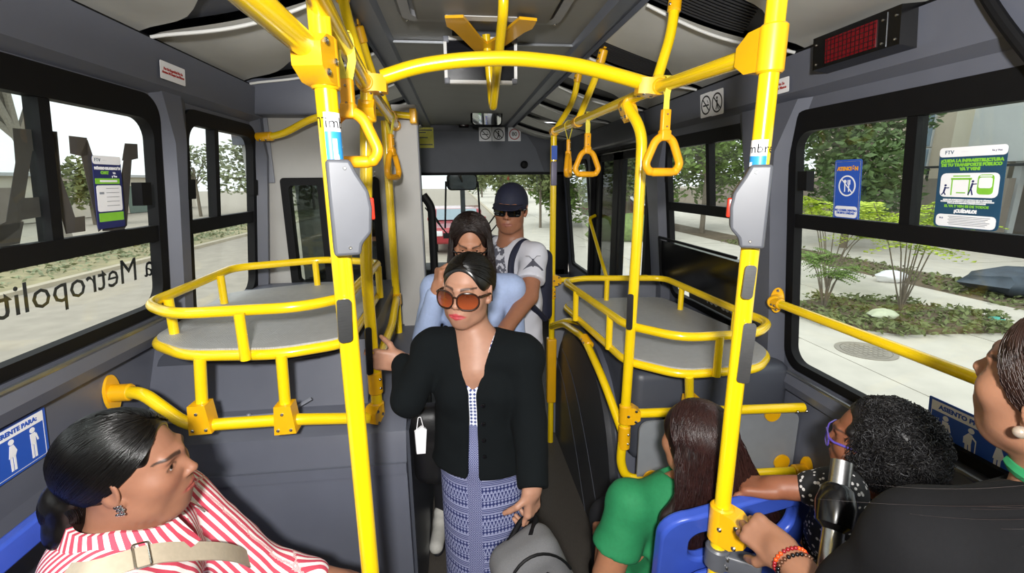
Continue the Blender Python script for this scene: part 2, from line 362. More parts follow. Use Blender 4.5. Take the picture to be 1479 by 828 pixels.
for side in (-1, 1):
    for k, yt in enumerate((-0.43, 0.27, 0.97, 1.67, 2.37, 3.07, 3.77, 4.47, 5.17)):
        yn = yt + 0.70                                 # panel from yt (trim) forward to next vent start
        mb = MB(); vs = []; fs = []
        for i in range(NT + 1):
            t = i / NT; sv = 1 / (1 + math.exp(-(t - 0.38) * 16))    # S-curved front edge beside the vent
            y1 = yn - 0.035 - 0.195 * sv
            for q in range(6):
                y = yt + 0.012 + (y1 - yt - 0.012) * q / 5; vs.append(cove_pt(side, t, y, -0.02 * math.sin(PI * min(1, q / 5 * 1.0)) * math.sin(PI * t)))
        for i in range(NT):
            for q in range(5): fs.append((i * 6 + q, (i + 1) * 6 + q, (i + 1) * 6 + q + 1, i * 6 + q + 1))
        mb.add(vs, fs); mb.build('cove_panel', COVE, ceil)
        mb = MB(); mb.tube([cove_pt(side, 0.03 + i / NT * .97, yt, -0.012 - .012 * math.sin(PI * i / NT)) for i in range(NT + 1)], 0.0055, 8); mb.build('cove_trim', TRIMW, ceil)
        mb = MB(); vs = []; fs = []                     # recessed vent
        for i in range(NT + 1):
            for y in (yt - 0.27, yt): vs.append(cove_pt(side, i / NT, y, 0.02))
        for i in range(NT): fs.append((2 * i, 2 * i + 1, 2 * i + 3, 2 * i + 2))
        mb.add(vs, fs)
        mb.build('vent_back', VENT if side > 0 else GREYD, ceil)
        if 0.5 < yt < 3.0 and side > 0:
            mb = MB()
            for q in range(11):
                y = yt - 0.018 - q * 0.0185; t0 = 0.40 + 0.012 * q
                mb.tube([cove_pt(side, t0 + (0.99 - t0) * i / 5, y, 0.006) for i in range(6)], 0.0045, 6)
            mb.build('vent_grille', RIB, ceil)
# light-tight roof above the coves
mb = MB(); mb.box((XL - .1, YB, ZC + .05), (XR + .1, YF + .1, ZC + .08)); mb.box((XL - .1, YB, ZE - .02), (XL + .02, YF, ZC + .06)); mb.box((XR - .02, YB, ZE - .02), (XR + .1, YF, ZC + .06)); mb.build('roof_skin', GREYD, ceil)
# roof hatch
hx0, hx1, hy0, hy1 = -0.20, 0.44, 1.25, 2.02
HAT = mat('hatch_grey', '8C8D90', 0.45, 0, 0.04)
hat = thing('roof_hatch', 'grey roof hatch with dark inner panel set in the ceiling', 'hatch', (0.12, 1.6, ZC))
mb = MB(); P = rrect(hx0, hy0, hx1, hy1, 0.06); Q = rrect(hx0 + .05, hy0 + .05, hx1 - .05, hy1 - .06, 0.04); n = len(P)
vs = [V(x, y, ZC - .002) for x, y in P] + [V(x, y, ZC - .022) for x, y in rrect(hx0 + .015, hy0 + .015, hx1 - .015, hy1 - .015, 0.055)] + [V(x, y, ZC - .022) for x, y in Q] + [V(x, y, ZC - .001) for x, y in Q]
mb.add(vs, [(r * n + i, r * n + (i + 1) % n, (r + 1) * n + (i + 1) % n, (r + 1) * n + i) for r in range(3) for i in range(n)]); mb.build('hatch_frame', HAT, hat)
mb = MB(); mb.box((hx0 + .07, hy0 + .07, ZC - .045), (hx1 - .07, hy1 - .10, ZC - .002), bev=.012); hp = mb.build('hatch_panel', CEILD, hat)
mb = MB(); mb.box((-0.02, hy1 - .17, ZC - .047), (0.24, hy1 - .12, ZC - .0445)); mb.build('notice_strip', WHITE, hp)
for x in (hx0 + .03, hx1 - .03):
    for y in (hy0 + .03, hy1 - .03): MB().sphere((x, y, ZC - .023), .006, u=8, v=5).build('screw', STEEL, hat)
# ---------------- front wall, windscreen, dashboard
mb = MB()
mb.box((XL - .07, YF - .05, 1.85), (XR + .07, YF + .05, 2.40))
fw = struct(mb.build('wall_front', GREYD))
HDR = mat('front_header_grey', '585C66', 0.5, 0, 0.05, 8)
mb = MB(); mb.prism([(-.98, 1.86), (1.02, 1.86), (0.92, 2.12), (0.82, 2.26), (0.70, 2.30), (-.98, 2.30)], 0.04, frame_of((0, YF - .05, 0), (1, 0, 0), (0, 0, 1))); mb.build('header_panel', HDR, fw)
mb = MB(); mb.box((XL - .07, YF - .02, -0.35), (XR + .07, YF + .04, 0.62)); mb.build('lower_panel', GREYD, fw)
mb = MB(); mb.box((XL, YF - .55, 0.55), (XR - .25, YF - .02, 0.80), bev=.05); mb.build('dashboard', BLACK, fw)
win7 = sroot('window_7', (0.15, YF, 0.62))
mb = MB()
for x0, x1, z0, z1 in ((XL - .05, XL + .05, .6, 1.9), (XR - .13, XR + .05, .6, 1.9), (XL, XR, 1.82, 1.87), (XL, XR, .6, .66)): mb.box((x0, YF - .03, z0), (x1, YF + .03, z1))
mb.build('frame', BLACK, win7); mb = MB(); mb.box((XL, YF - .002, .62), (XR, YF + .003, 1.86)); mb.build('pane', GLS, win7)
# ---------------- folding front door on the right
door = sroot('door_1', (wx(1, 1), 3.7, 0)); Xd = wx(1, 1.4) - .0
mb = MB()
for y in (3.0, 4.36): mb.box((Xd - .06, y, -0.3), (Xd + .05, y + .05, 2.04))
mb.box((Xd - .08, 3.0, 1.98), (Xd + .05, 4.41, 2.06)); mb.build('door_frame', BLACK, door)
for k, (ya, yb) in enumerate(((3.06, 3.68), (3.72, 4.35))):
    lf = MB(); z0, z1 = -.25, 1.97
    xa, xb = (Xd - .02, Xd + .02)
    if k == 0: segs = ((ya, ya + .055, z0, z1), (yb - .05, yb, z0, z1), (ya, yb, z1 - .06, z1), (ya, yb, z0, z0 + .3))
    else: segs = ((ya, ya + .13, z0, z1), (yb - .13, yb, z0, z1), (ya, yb, z1 - .06, z1), (ya, yb, z0, z0 + .3))
    for a, b, c, d in segs: lf.box((xa, a, c), (xb, b, d))
    L_ = lf.build('door_leaf', BLACK, door)
    g = MB(); g.box((Xd - .003, ya, z0), (Xd + .003, yb, z1)); g.build('pane', GLS if k == 0 else GLD, L_)
mb = MB(); mb.tube(fillet([V(Xd - .03, 4.30, 1.42), V(Xd - .10, 4.25, 1.40), V(Xd - .10, 3.62, 0.90), V(Xd - .03, 3.58, .88)], .05), .016, 10); mb.build('door_handle', YEL, door)
# door operator cover above the door
mb = MB(); mb.box((Xd - .17, 3.0, 2.00), (Xd + .0, 4.45, 2.17), bev=.02); mb.build('door_operator_cover', GREYD, wall_r)
# ---------------- driver's partition
YP = 2.50
pL, pR = wx(-1, 1.2) - .0, -0.20
a, b = at(408, 260, Y=YP), at(556, 410, Y=YP); px0, px1, pz0, pz1 = a.x, b.x, b.z, a.z
prt = sroot('wall_partition', (-.6, YP, 0))
mb = MB()
for x0, x1, z0, z1 in ((pL, px0, 0, 2.1), (px1, pR - .05, 0, 2.1), (px0, px1, pz1, 2.1), (px0, px1, 0, pz0)): mb.box((x0, YP, z0), (x1, YP + .03, z1))
mb.build('partition_panel', PART, prt)
mb = MB()
P = rrect(px0 - .01, pz0 - .01, px1 + .01, pz1 + .01, .02); Q = rrect(px0 + .028, pz0 + .028, px1 - .028, pz1 - .028, .02); n = len(P)
vs = [V(x, YP - .012, z) for x, z in P] + [V(x, YP - .012, z) for x, z in Q] + [V(x, YP + .04, z) for x, z in Q]
mb.add(vs, [(r * n + i, r * n + (i + 1) % n, (r + 1) * n + (i + 1) % n, (r + 1) * n + i) for r in range(2) for i in range(n)])
mb.box((px0 + (px1 - px0) * .40 - .02, YP - .008, pz0), (px0 + (px1 - px0) * .40 + .02, YP + .03, pz1)); mb.build('window_frame', BLACK, prt)
mb = MB(); mb.box((px0, YP + .012, pz0), (px1, YP + .016, pz1)); mb.build('pane', GLM, prt)
mb = MB(); mb.box((px0 + .05, YP + .02, pz0 + .02), (px0 + (px1 - px0) * .36, YP + .024, pz1 - .02)); mb.build('tinted_pane', GLD, prt)
mb = MB(); pts = [V(pR - .10, YP - .02, 0)]
mb.prism([(0, 0), (.12, 0), (.12, .05), (.10, .10), (.05, .12), (0, .12)], 2.12, frame_of((pR - .11, YP - .05, 0), (1, 0, 0), (0, 1, 0))); mb.build('corner_post', PART, prt)
mb = MB(); mb.box((pR, YP - .03, 0.0), (pR + .014, YP + .9, 1.0)); mb.box((pR, YP - .03, 1.0), (pR + .014, YP + .05, 2.1)); mb.build('edge_board', GREYL, prt)
mb = MB(); mb.tube(fillet([V(pR + .02, YP + .02, 1.68), V(pR + .06, YP + .03, 1.62), V(pR + .06, YP + .03, .95), V(pR + .02, YP + .02, .88)], .05), .022, 10); mb.build('grab_handle', BLACK, prt)
for z in (1.05, 1.35, 1.75, 2.0): MB().sphere((pL + .10, YP - .001, z), (.008, .004, .008), u=8, v=5).build('rivet', STEEL, prt)
for z in (1.78, 1.80): MB().sphere((pR - .22, YP - .001, z), (.006, .003, .006), u=8, v=5).build('rivet', STEEL, prt)
mb = MB(); mb.box((pL - .02, YP - .12, 2.06), (pR - .30, YP + .02, 2.22), bev=.01); mb.box((pL - .02, YP - .05, 1.93), (pL + .12, YP - .0, 2.06)); mb.build('top_fascia', GREY, prt)
mb = MB(); mb.box((pL + .02, YP - .015, 1.75), (pL + .14, YP - .005, 2.06), bev=.004); mb.build('side_strip', GREYL, prt)
# ---------------- boxes over the front wheels
mb = MB()
lb = [(1.42, 0), (1.40, .55), (1.40, .80), (1.44, .93), (1.52, .985), (YP - .02, .985), (YP - .02, 0)]
mb.prism(lb, .87, frame_of((-1.07, 0, 0), (0, 1, 0), (0, 0, 1)))
wb = struct(mb.build('trim_wheel_box', GREY))
mb = MB(); mb.prism([(1.55, .98), (1.62, 1.20), (YP - .03, 1.24), (YP - .03, .98)], .72, frame_of((-1.06, 0, 0), (0, 1, 0), (0, 0, 1))); mb.build('tank_cover', GREY, wb)
mb = MB(); mb.prism(rrect(-1.04, 1.01, -.50, 1.20, .07), .012, frame_of((0, 1.545, 0), (1, 0, 0), (0, .06, 1))); mb.build('tank_panel', GREYD, wb)
mb = MB(); mb.tube([V(-1.0, 1.50, .985), V(-.75, 1.50, .985), V(-.6, 1.50, .99), V(-.52, 1.52, 1.03)], .006, 6)
for x in (-.95, -.85, -.72, -.6): mb.sphere((x, 1.50, .99), .009, u=8, v=5)
mb.build('panel_flange', GREYL, wb)
mb = MB(); mb.prism([(1.41, .80), (1.405, .835), (1.395, .835), (1.392, .80)], .87, frame_of((-1.07, 0, 0), (0, 1, 0), (0, 0, 1))); mb.build('box_ridge', GREY, wb)
mb = MB(); mb.box((-.205, 1.44, .02), (-.19, YP, .93)); mb.build('side_cover', GREYD, wb)
# right: rounded arch box with dark inset
def arch(y0, y1, zt, n=22, e=2.6):
    out = []; cy_ = (y0 + y1) / 2; ry = (y1 - y0) / 2
    for i in range(n + 1):
        a = PI * i / n; c_, s_ = math.cos(a), math.sin(a)
        out.append((cy_ - ry * math.copysign(abs(c_) ** (2 / e), c_), zt * abs(s_) ** (2 / e)))
    return out
mb = MB(); mb.prism(arch(1.66, 2.98, 0.96), .70, frame_of((0.655, 0, 0), (0, 1, 0), (0, 0, 1)))
ab = struct(mb.build('trim_wheel_arch', GREY))
mb = MB(); mb.prism(arch(1.70, 2.94, 0.89), .03, frame_of((0.630, 0, 0), (0, 1, 0), (0, 0, 1))); ai = mb.build('arch_cover', mat('arch_dark', '3A3B3F', 0.4, 0, 0.08, 9), ab)
mb = MB()
for k in (0, 1): mb.tube([V(.631, 1.82 + .25 * k + .9 * q / 10, .08 + .62 * math.sin(PI * .5 * q / 10) - .12 * k) for q in range(11)], .004, 6)
mb.build('moulded_line', GREYD, ai)
mb = MB(); mb.box((.68, 1.64, .6), (1.36, 2.75, 1.0), bev=.04); mb.build('deck_support', GREYD, ab)
mb = MB(); mb.box((.62, 2.90, 0), (1.36, 2.94, 1.12), bev=.008); mb.build('modesty_panel', GREYL, ab)
# ================================================================== yellow tubes, racks, straps
PR = 0.019
ZR = 2.03
def axisM(o, z, x=(1, 0, 0)):
    z = Vector(z).normalized(); x = Vector(x); x = (x - z * x.dot(z)).normalized(); y = z.cross(x)
    return Matrix(((x.x, y.x, z.x, o[0]), (x.y, y.y, z.y, o[1]), (x.z, y.z, z.z, o[2]), (0, 0, 0, 1)))
def bolt(p, d, parent, r=.006):
    mb = MB(); M = axisM(p, d); mb.lathe([(r, -.004), (r, .002), (r * .7, .004), (r * .35, .004), (r * .3, .0025)], M, 10); return mb.build('bolt', STEEL, parent)
def clamp(parent, c, ax, out, L=.062, r=.0245, reach=.055, m=YEL2, bolts=True, w=.05):
    """cast tee clamp: sleeve round a tube along ax, with a block towards out"""
    c = Vector(c); ax = Vector(ax).normalized(); out = Vector(out).normalized(); sd = ax.cross(out).normalized(); mb = MB()
    M = axisM(c - ax * L / 2, ax, out); mb.lathe([(r * .86, 0), (r, .004), (r, L - .004), (r * .86, L)], M, 18)
    M2 = axisM(c, sd, out)
    mb.prism([(0, -L * .46), (reach * .55, -L * .44), (reach, -w * .36), (reach, w * .36), (reach * .55, L * .44), (0, L * .46)], r * 1.9, M2 @ Matrix.Translation((0, 0, -r * .95)))
    o = mb.build('clamp', m, parent)
    if bolts:
        cam_d = (Vector(CAM) - c); s = 1 if sd.dot(cam_d) > 0 else -1
        for a_, b_ in ((.55, .28), (.55, -.28), (.12, 0.0)): bolt(c + out * reach * a_ * 1.25 + ax * L * b_ + sd * s * r * .97, sd * s, o)
    return o
def sleeve(parent, a, b, r=.024, m=YEL2):
    a, b = Vector(a), Vector(b); mb = MB(); M = axisM(a, b - a); L = (b - a).length; mb.lathe([(r * .85, 0), (r, .004), (r, L - .004), (r * .85, L)], M, 18)
    o = mb.build('sleeve', m, parent); d = (Vector(CAM) - a); ax = (b - a).normalized(); d = (d - ax * d.dot(ax)).normalized(); sd = ax.cross(d)
    for t in (.3, .7): bolt(a + (b - a) * t + (d * .75 + sd * .66).normalized() * r, d * .75 + sd * .66, o, .005)
    return o
def flange(parent, p, nrm, sz=(.055, .10), m=YEL2):
    mb = MB(); nrm = Vector(nrm).normalized(); M = axisM(p, nrm, V(0, 0, 1).cross(nrm)); n = 24
    mb.prism([(sz[0] / 2 * math.cos(2 * PI * i / n), sz[1] / 2 * math.sin(2 * PI * i / n)) for i in range(n)], .01, M)
    mb.lathe([(.026, 0), (.026, .055), (.022, .06)], M, 18); o = mb.build('flange', m, parent)
    for s in (-1, 1): bolt(M @ V(0, s * sz[1] * .38, .01), nrm, o)
    return o
def plate(parent, p0, p1, face, w=.028, m=BRUSH, off=PR):
    p0, p1 = Vector(p0), Vector(p1); ax = (p1 - p0).normalized(); face = Vector(face); face = (face - ax * face.dot(ax)).normalized(); L = (p1 - p0).length
    M = frame_of(p0 + face * (off - .004), face.cross(ax), ax); mb = MB(); n = 7; vs = []; pts = rrect(-w / 2, 0, w / 2, L, .008)
    mb.prism(pts, .006, M); o = mb.build('grip_plate', m, parent)
    for y in (.02, L - .02): bolt(M @ V(0, y, .006), face, o, .004)
    return o
def pole(name, label, pts, r=PR, fil=.12, group=None):
    t = thing(name, label, 'pole', Vector(pts[0]), group); MB().tube(fillet(pts, fil), r, 18).build('tube', YEL, t); return t
# joints
YX = 1.49
JL, JR = V(-.255, YX, ZR), V(.63, YX, ZR)
PNL0 = at(497, 414, Y=.90); NLx, NLy = PNL0.x, .90
NRx, NRy = .63, .93; ZN = 2.0
# near left stanchion
t = pole('stanchion_pole', 'thick bright yellow pole beside striped-shirt woman with silver button box', [V(NLx, NLy, 0), V(NLx, NLy, 2.36)]); SP1 = t
zc = at(462, 92, Y=NLy).z
clamp(t, (NLx, NLy, zc), (0, 0, 1), (-.12, -1, 0), L=.085, r=.026, reach=.07)
for s in (-1, 1):
    for dz in (-.02, .022): bolt(V(NLx + s * .03, NLy + .0, zc + dz), (s, 0, 0), t, .007)
plate(t, at(497, 492, Y=NLy - .02), at(494, 430, Y=NLy - .02), (.5, -1, .2), .026)
tl = MB(); tl.tube([V(NLx - .012, NLy - .03, zc + .015), V(NLx - .05, .30, zc + .045), V(NLx - .07, -.3, zc + .06)], .021, 16)
r = thing('ceiling_rail', 'yellow overhead rail running back from the thick near pole', 'rail', (NLx, NLy, zc)); tl.build('tube', YEL, r)
# near right stanchion
t = pole('stanchion_pole', 'yellow pole rising beside blue seat back with grey button box', [V(NRx, NRy, 0), V(NRx, NRy, 2.30)]); SP2 = t
clamp(t, (NRx, NRy, ZN), (0, 0, 1), (JR - V(NRx, NRy, ZN)), L=.09, r=.0265, reach=.085)
plate(t, at(1072, 550, Y=NRy - .02), at(1083, 465, Y=NRy - .02), (-.55, -1, .2), .026); plate(t, at(1076, 430, Y=NRy - .02), at(1083, 382, Y=NRy - .02), (-.35, -1, .2), .022)
# main side rails
R0, R3 = V(NRx, NRy, ZN), V(.577, 2.82, ZR)
r = thing('ceiling_rail', 'yellow overhead rail above the aisle beside the right window seats, holding triangular straps', 'rail', R0); MB().tube([R0, JR, R3], PR, 16).build('tube', YEL, r); RAILR = r
L0, L1 = V(-.20, .66, ZR + .015), V(-.29, 2.44, ZR - .01)
r = thing('ceiling_rail', 'yellow overhead rail running from hatch to driver partition, holding straps', 'rail', L1); MB().tube([L0, JL, L1], PR, 16).build('tube', YEL, r); RAILL = r
flange(r, L1 + V(0, .03, 0), (0, -1, 0), (.06, .07))
r = thing('cross_rail', 'arched yellow tube crossing the aisle between both overhead rails', 'rail', JL)
arc = [at(u, v, Y=YX) for u, v in ((552, 112), (600, 96), (660, 87), (738, 83), (830, 93), (895, 110), (940, 123))]
MB().tube(fillet(arc, .08, 5), .0215, 18).build('tube', YEL, r)
clamp(r, JL, (JL - L1), (1, 0, -.0), L=.075, r=.025, reach=.06); clamp(r, JR, R3 - R0, (-1, 0, .1), L=.075, r=.025, reach=.06)
# ceiling hangers
def hanger(label, pts):
    t = thing('rail_hanger', label, 'rail hanger', Vector(pts[-1])); MB().tube(fillet(pts, .10), .0165, 14).build('tube', YEL, t)
    a = Vector(pts[0]); sleeve(t, a, a + (Vector(pts[1]) - a).normalized() * .06, .021); MB().box(a - V(.006, .02, .0), a + V(.006, .02, .035)).build('bracket', YEL2, t)
    b = Vector(pts[-1]); MB().lathe([(.026, -.03), (.028, 0), (.026, .03)], axisM(b, (0, 1, 0)), 16).build('saddle', YEL2, t); return t
hanger('yellow hanger tube from roof to right rail at crossing bar', [V(.715, 1.57, 2.33), V(.70, 1.55, 2.21), JR + V(.0, .0, .01)])
hanger('yellow hanger tube from roof to left rail at crossing bar', [V(-.335, 1.62, 2.34), V(-.31, 1.58, 2.22), JL + V(0, 0, .01)])
hanger('bent yellow hanger above the right far pole top', [V(.675, 2.62, 2.33), V(.66, 2.66, 2.18), V(.578, 2.79, ZR)])
hanger('straight yellow hanger between right crossing joint and far pole', [V(.685, 2.22, 2.33), V(.665, 2.25, 2.23), V(.602, 2.35, ZR)])
hanger('yellow hanger holding the left rail near the driver partition', [V(-.36, 2.02, 2.34), V(-.335, 2.07, 2.2), V(-.28, 2.2, ZR)])
# left second pole and third pole
P2x, P2y = at(528, 380, Y=1.50).x, 1.50
t = pole('stanchion_pole', 'slim yellow pole gripped by the woman in black cardigan', [V(P2x, P2y, 0), V(P2x, P2y, 1.5), V(JL.x, P2y, ZR)]); SP3 = t
clamp(t, (JL.x - .003, P2y, ZR - .075), (0, 0, 1), (0, -1, .9), L=.06, r=.024, reach=.03, bolts=False)
plate(t, at(532, 540, Y=P2y - .02), at(529, 472, Y=P2y - .02), (.75, -1, .2), .022, mat('dark_plate', '4A4A4C', .35, .8))
P3x, P3y = at(566, 330, Y=2.34).x, 2.34
t = pole('stanchion_pole', 'thin yellow pole standing in front of the driver partition window', [V(P3x, P3y, 0), V(P3x, P3y, ZR)]); SP4 = t
# right mid pole (bent head) and far pole
zm = at(905, 150, Y=1.66).z
P4 = at(903, 596, Y=1.60)
ptop = V(.66, 1.62, 1.97)
t = pole('stanchion_pole', 'yellow pole with bent head standing at the corner of right luggage rack', [P4 + V(0, 0, -.02), at(921, 330, Y=1.60), at(928, 188, Y=1.61), at(903, 150, Y=1.68)], fil=.09); SP5 = t
clamp(t, at(905, 152, Y=1.69), (0.03, 1, 0), (.25, -.3, -.9), L=.06, r=.024, reach=.055)
plate(t, at(910, 475, Y=1.58), at(912, 424, Y=1.58), (-.7, -1, .2), .022, MATS['dark_plate'])
P5x, P5y = .577, 2.80
t = pole('stanchion_pole', 'far yellow pole by the front door behind the man in cap', [V(P5x, P5y, 0), V(P5x, P5y, ZR)]); SP6 = t
zz = at(796, 405, Y=P5y).z; clamp(t, (P5x, P5y, zz), (0, 0, 1), (1, 0, 0), L=.07); sleeve(t, (P5x, P5y, zz - .12), (P5x, P5y, zz - .05)); MB().tube([V(P5x, P5y, zz), V(1.2, P5y, zz)], .016, 12).build('side_bar', YEL, t)
MB().box((P5x - .02, P5y - .03, 1.72), (P5x + .016, P5y - .012, 1.86), bev=.006).build('button_box', mat('violet_grey', '6E6A80', .4), t)
MB().box((P5x - .017, P5y - .022, 1.87), (P5x + .017, P5y - .017, 1.95)).build('sticker', SIGNB, t)
MB().box((P5x - .03, P5y - .03, .3), (P5x + .03, P5y + .03, .75), bev=.01).build('base_cover', YEL2, t)
# ---------------- luggage racks
DECKM = mat('tread_plate', 'AEAFB0', .5, .15, .06, 40)
def tread(M_):
    t = M_.node_tree; N = t.nodes; Lk = t.links; b = N['Principled BSDF']; tc_ = N.new('ShaderNodeTexCoord'); mp = N.new('ShaderNodeMapping'); mp.inputs['Rotation'].default_value = (0, 0, .78)
    ck = N.new('ShaderNodeTexChecker'); ck.inputs['Scale'].default_value = 34; wv = N.new('ShaderNodeTexWave'); wv.inputs['Scale'].default_value = 60; w2 = N.new('ShaderNodeTexWave'); w2.bands_direction = 'Y'; w2.inputs['Scale'].default_value = 60
    mx = N.new('ShaderNodeMix'); bp = N.new('ShaderNodeBump'); bp.inputs['Strength'].default_value = .35; bp.inputs['Distance'].default_value = .003
    Lk.new(tc_.outputs['Object'], mp.inputs['Vector'])
    for n_ in (ck, wv, w2): Lk.new(mp.outputs['Vector'], n_.inputs['Vector'])
    Lk.new(ck.outputs['Fac'], mx.inputs['Factor']); Lk.new(wv.outputs['Fac'], mx.inputs['A']); Lk.new(w2.outputs['Fac'], mx.inputs['B']); Lk.new(mx.outputs['Result'], bp.inputs['Height']); Lk.new(bp.outputs['Normal'], b.inputs['Normal'])
tread(DECKM)
def rack(label, rail, deck, zr, zd, posts, legs, low, zl, scale=1.0):
    T = thing('luggage_rack', label, 'luggage rack', at(*deck[0], Z=zd))
    rp = [at(u, v, Z=zr) for u, v in rail]; dp = [at(u, v, Z=zd) for u, v in deck]
    MB().tube(floop(rp, .07), .0165, 14, closed=True).build('top_rail', YEL, T)
    lp = floop(dp, .06); MB().tube([p + V(0, 0, -.018) for p in lp], .0165, 14, closed=True).build('deck_frame', YEL, T)
    c = sum(lp, V(0, 0, 0)) / len(lp); mb = MB(); mb.prism([((p.x - c.x) * 1.0 + c.x, (p.y - c.y) * 1.0 + c.y) for p in lp], .008, Matrix.Translation((0, 0, zd - .004))); mb.build('deck', DECKM, T)
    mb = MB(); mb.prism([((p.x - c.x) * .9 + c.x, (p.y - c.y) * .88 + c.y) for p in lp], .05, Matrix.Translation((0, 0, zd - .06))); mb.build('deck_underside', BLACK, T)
    for u, v in posts:
        p = at(u, v, Z=zr); MB().tube([V(p.x, p.y, zr), V(p.x, p.y, zd - .02)], .0145, 12).build('upright', YEL, T)
    for u, v in legs:
        p = at(u, v, Z=zd); q = Vector(low(u)); MB().tube([V(p.x, p.y, zd - .02), q], .0165, 12).build('leg', YEL, T)
        mb = MB(); mb.prism([(-.03, -.032), (.034, -.03), (.026, .06), (-.022, .06)], .05, frame_of(q + V(0, -.027, 0), (1, 0, 0), (0, 0, 1)) @ Matrix.Translation((0, 0, -.05))); o = mb.build('leg_clamp', YEL2, T)
        for a_, b_ in ((-.017, -.017), (.02, -.017), (0, .035)): bolt(q + V(a_, -.028, b_), (0, -1, 0), o, .005)
    return T
# left
ZL = .985; YLW = 1.36
lowL = [at(181, 567, Y=1.40), at(206, 568, Y=1.38), at(272, 616, Y=YLW), at(420, 606, Y=YLW), at(533, 604, Y=YLW + .1)]
def lowl(u):
    p = at(u + (6 if u < 350 else 9), 608, Y=YLW); return p
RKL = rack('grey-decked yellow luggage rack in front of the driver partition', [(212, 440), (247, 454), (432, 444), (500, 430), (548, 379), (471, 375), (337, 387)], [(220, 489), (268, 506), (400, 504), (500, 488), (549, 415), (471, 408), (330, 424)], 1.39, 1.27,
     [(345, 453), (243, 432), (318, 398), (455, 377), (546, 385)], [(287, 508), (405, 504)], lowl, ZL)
MB().tube(fillet(lowL, .05), .0185, 16).build('low_bar', YEL, RKL)
f0 = lowL[0]; flange(RKL, V(wx(-1, f0.z) + .002, f0.y + .0, f0.z), (1, 0, 0), (.06, .115)); MB().tube([V(wx(-1, f0.z) + .01, f0.y, f0.z), f0], .0185, 14).build('wall_end', YEL, RKL)
q = V(P2x, P2y, lowL[-1].z); clamp(SP3, q, (0, 0, 1), (-.4, -1, 0), L=.075, reach=.05); sleeve(SP3, q + V(0, 0, .07), q + V(0, 0, .15))
# sloping hand rail between second and third left poles
r = thing('aisle_handrail', 'bent yellow handrail sloping down to the slim pole beside left rack', 'handrail', q)
MB().tube(fillet([V(P2x, P2y, q.z + .12), V(P2x, P2y + .10, q.z + .16), at(566, 470, Y=2.0), at(572, 432, Y=2.26), V(P3x, P3y, at(572, 432, Y=P3y).z)], .08), .0175, 14).build('tube', YEL, r)
zz = at(572, 432, Y=P3y).z; clamp(SP4, (P3x, P3y, zz), (0, 0, 1), (-.2, -1, 0), L=.06, bolts=False)
# curved rail along the partition top
r = thing('partition_rail', 'curved yellow rail fixed across the top of driver partition', 'rail', at(372, 198, Y=2.42))
pp = [at(372, 198, Y=2.44), at(405, 196, Y=2.38), at(455, 168, Y=2.36), at(520, 160, Y=2.36), at(598, 168, Y=2.40)]
MB().tube(fillet(pp, .08), .016, 14).build('tube', YEL, r); sleeve(r, pp[0], pp[0] + (pp[1] - pp[0]).normalized() * .09, .021); MB().box(pp[-1] - V(.02, .02, .035), pp[-1] + V(.012, .09, .035), bev=.006).build('end_bracket', YEL2, r)
# right
YRW = 1.56
P4b = at(903, 598, Y=1.60)
lowRz = at(985, 593, Y=YRW).z
def lowr(u): return V(at(u, 590, Y=YRW).x, YRW, lowRz)
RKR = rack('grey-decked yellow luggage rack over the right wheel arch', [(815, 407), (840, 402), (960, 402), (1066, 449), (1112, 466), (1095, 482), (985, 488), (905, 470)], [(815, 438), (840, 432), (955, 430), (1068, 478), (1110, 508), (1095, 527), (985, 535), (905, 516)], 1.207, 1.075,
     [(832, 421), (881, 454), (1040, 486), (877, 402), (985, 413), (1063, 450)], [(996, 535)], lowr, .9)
endw = V(wx(1, lowRz) - .01, 1.52, lowRz)
MB().tube([P4b, V(endw.x - .03, endw.y, endw.z)], .0185, 16).build('low_bar', YEL, RKR); sleeve(RKR, endw - V(.10, 0, 0), endw + V(-.005, 0, 0), .023)
clamp(SP5, P4b, (0, 0, 1), (1, -.15, 0), L=.08, reach=.055); sleeve(SP5, P4b - V(0, 0, .15), P4b - V(0, 0, .05))
lo = [P4b, at(896, 668, Y=1.60), at(904, 690, Y=1.59), at(930, 693, Y=1.58), at(1146, 681, Y=1.50)]
g = thing('guard_rail', 'yellow guard tube under right rack holding a grey board', 'guard rail', lo[-1]); MB().tube(fillet(lo, .06), .0185, 16).build('tube', YEL, g)
we = V(wx(1, lo[-1].z) - .002, lo[-1].y, lo[-1].z); flange(g, we, (-1, 0, 0), (.06, .12)); MB().tube([lo[-1], we], .0185, 14).build('wall_end', YEL, g)
a, b = at(921, 606, Y=1.60), at(1146, 690, Y=1.56)
PANL = mat('guard_board', '85888C', .45, 0, .04)
mb = MB(); mb.prism(rrect(a.x, b.z, b.x, a.z, .04), .01, frame_of((0, 1.585, 0), (1, 0, 0), (0, 0, 1))); mb.build('board', PANL, g)
for u, v in ((1115, 597), (1128, 667), (940, 690)):
    p = at(u, v, Y=1.57); mb = MB(); mb.lathe([(.034, 0), (.034, .008)], axisM(p, (0, -1, 0)), 20); mb.build('tab', YEL2, g)
r = thing('aisle_handrail', 'bent yellow handrail sloping down over the dark wheel arch', 'handrail', P4b)
MB().tube(fillet([P4b - V(0, 0, .10), at(870, 545, Y=1.78), at(843, 487, Y=2.05), at(815, 468, Y=2.45), at(797, 473, Y=P5y - .02)], .09), .0175, 14).build('tube', YEL, r)
MB().tube(fillet([at(797, 470, Y=P5y - .02), at(822, 462, Y=2.5), at(850, 470, Y=2.3), at(880, 497, Y=2.1)], .08), .0165, 12).build('branch_tube', YEL, r)
sleeve(r, at(843, 487, Y=2.05), at(852, 500, Y=1.98), .022)
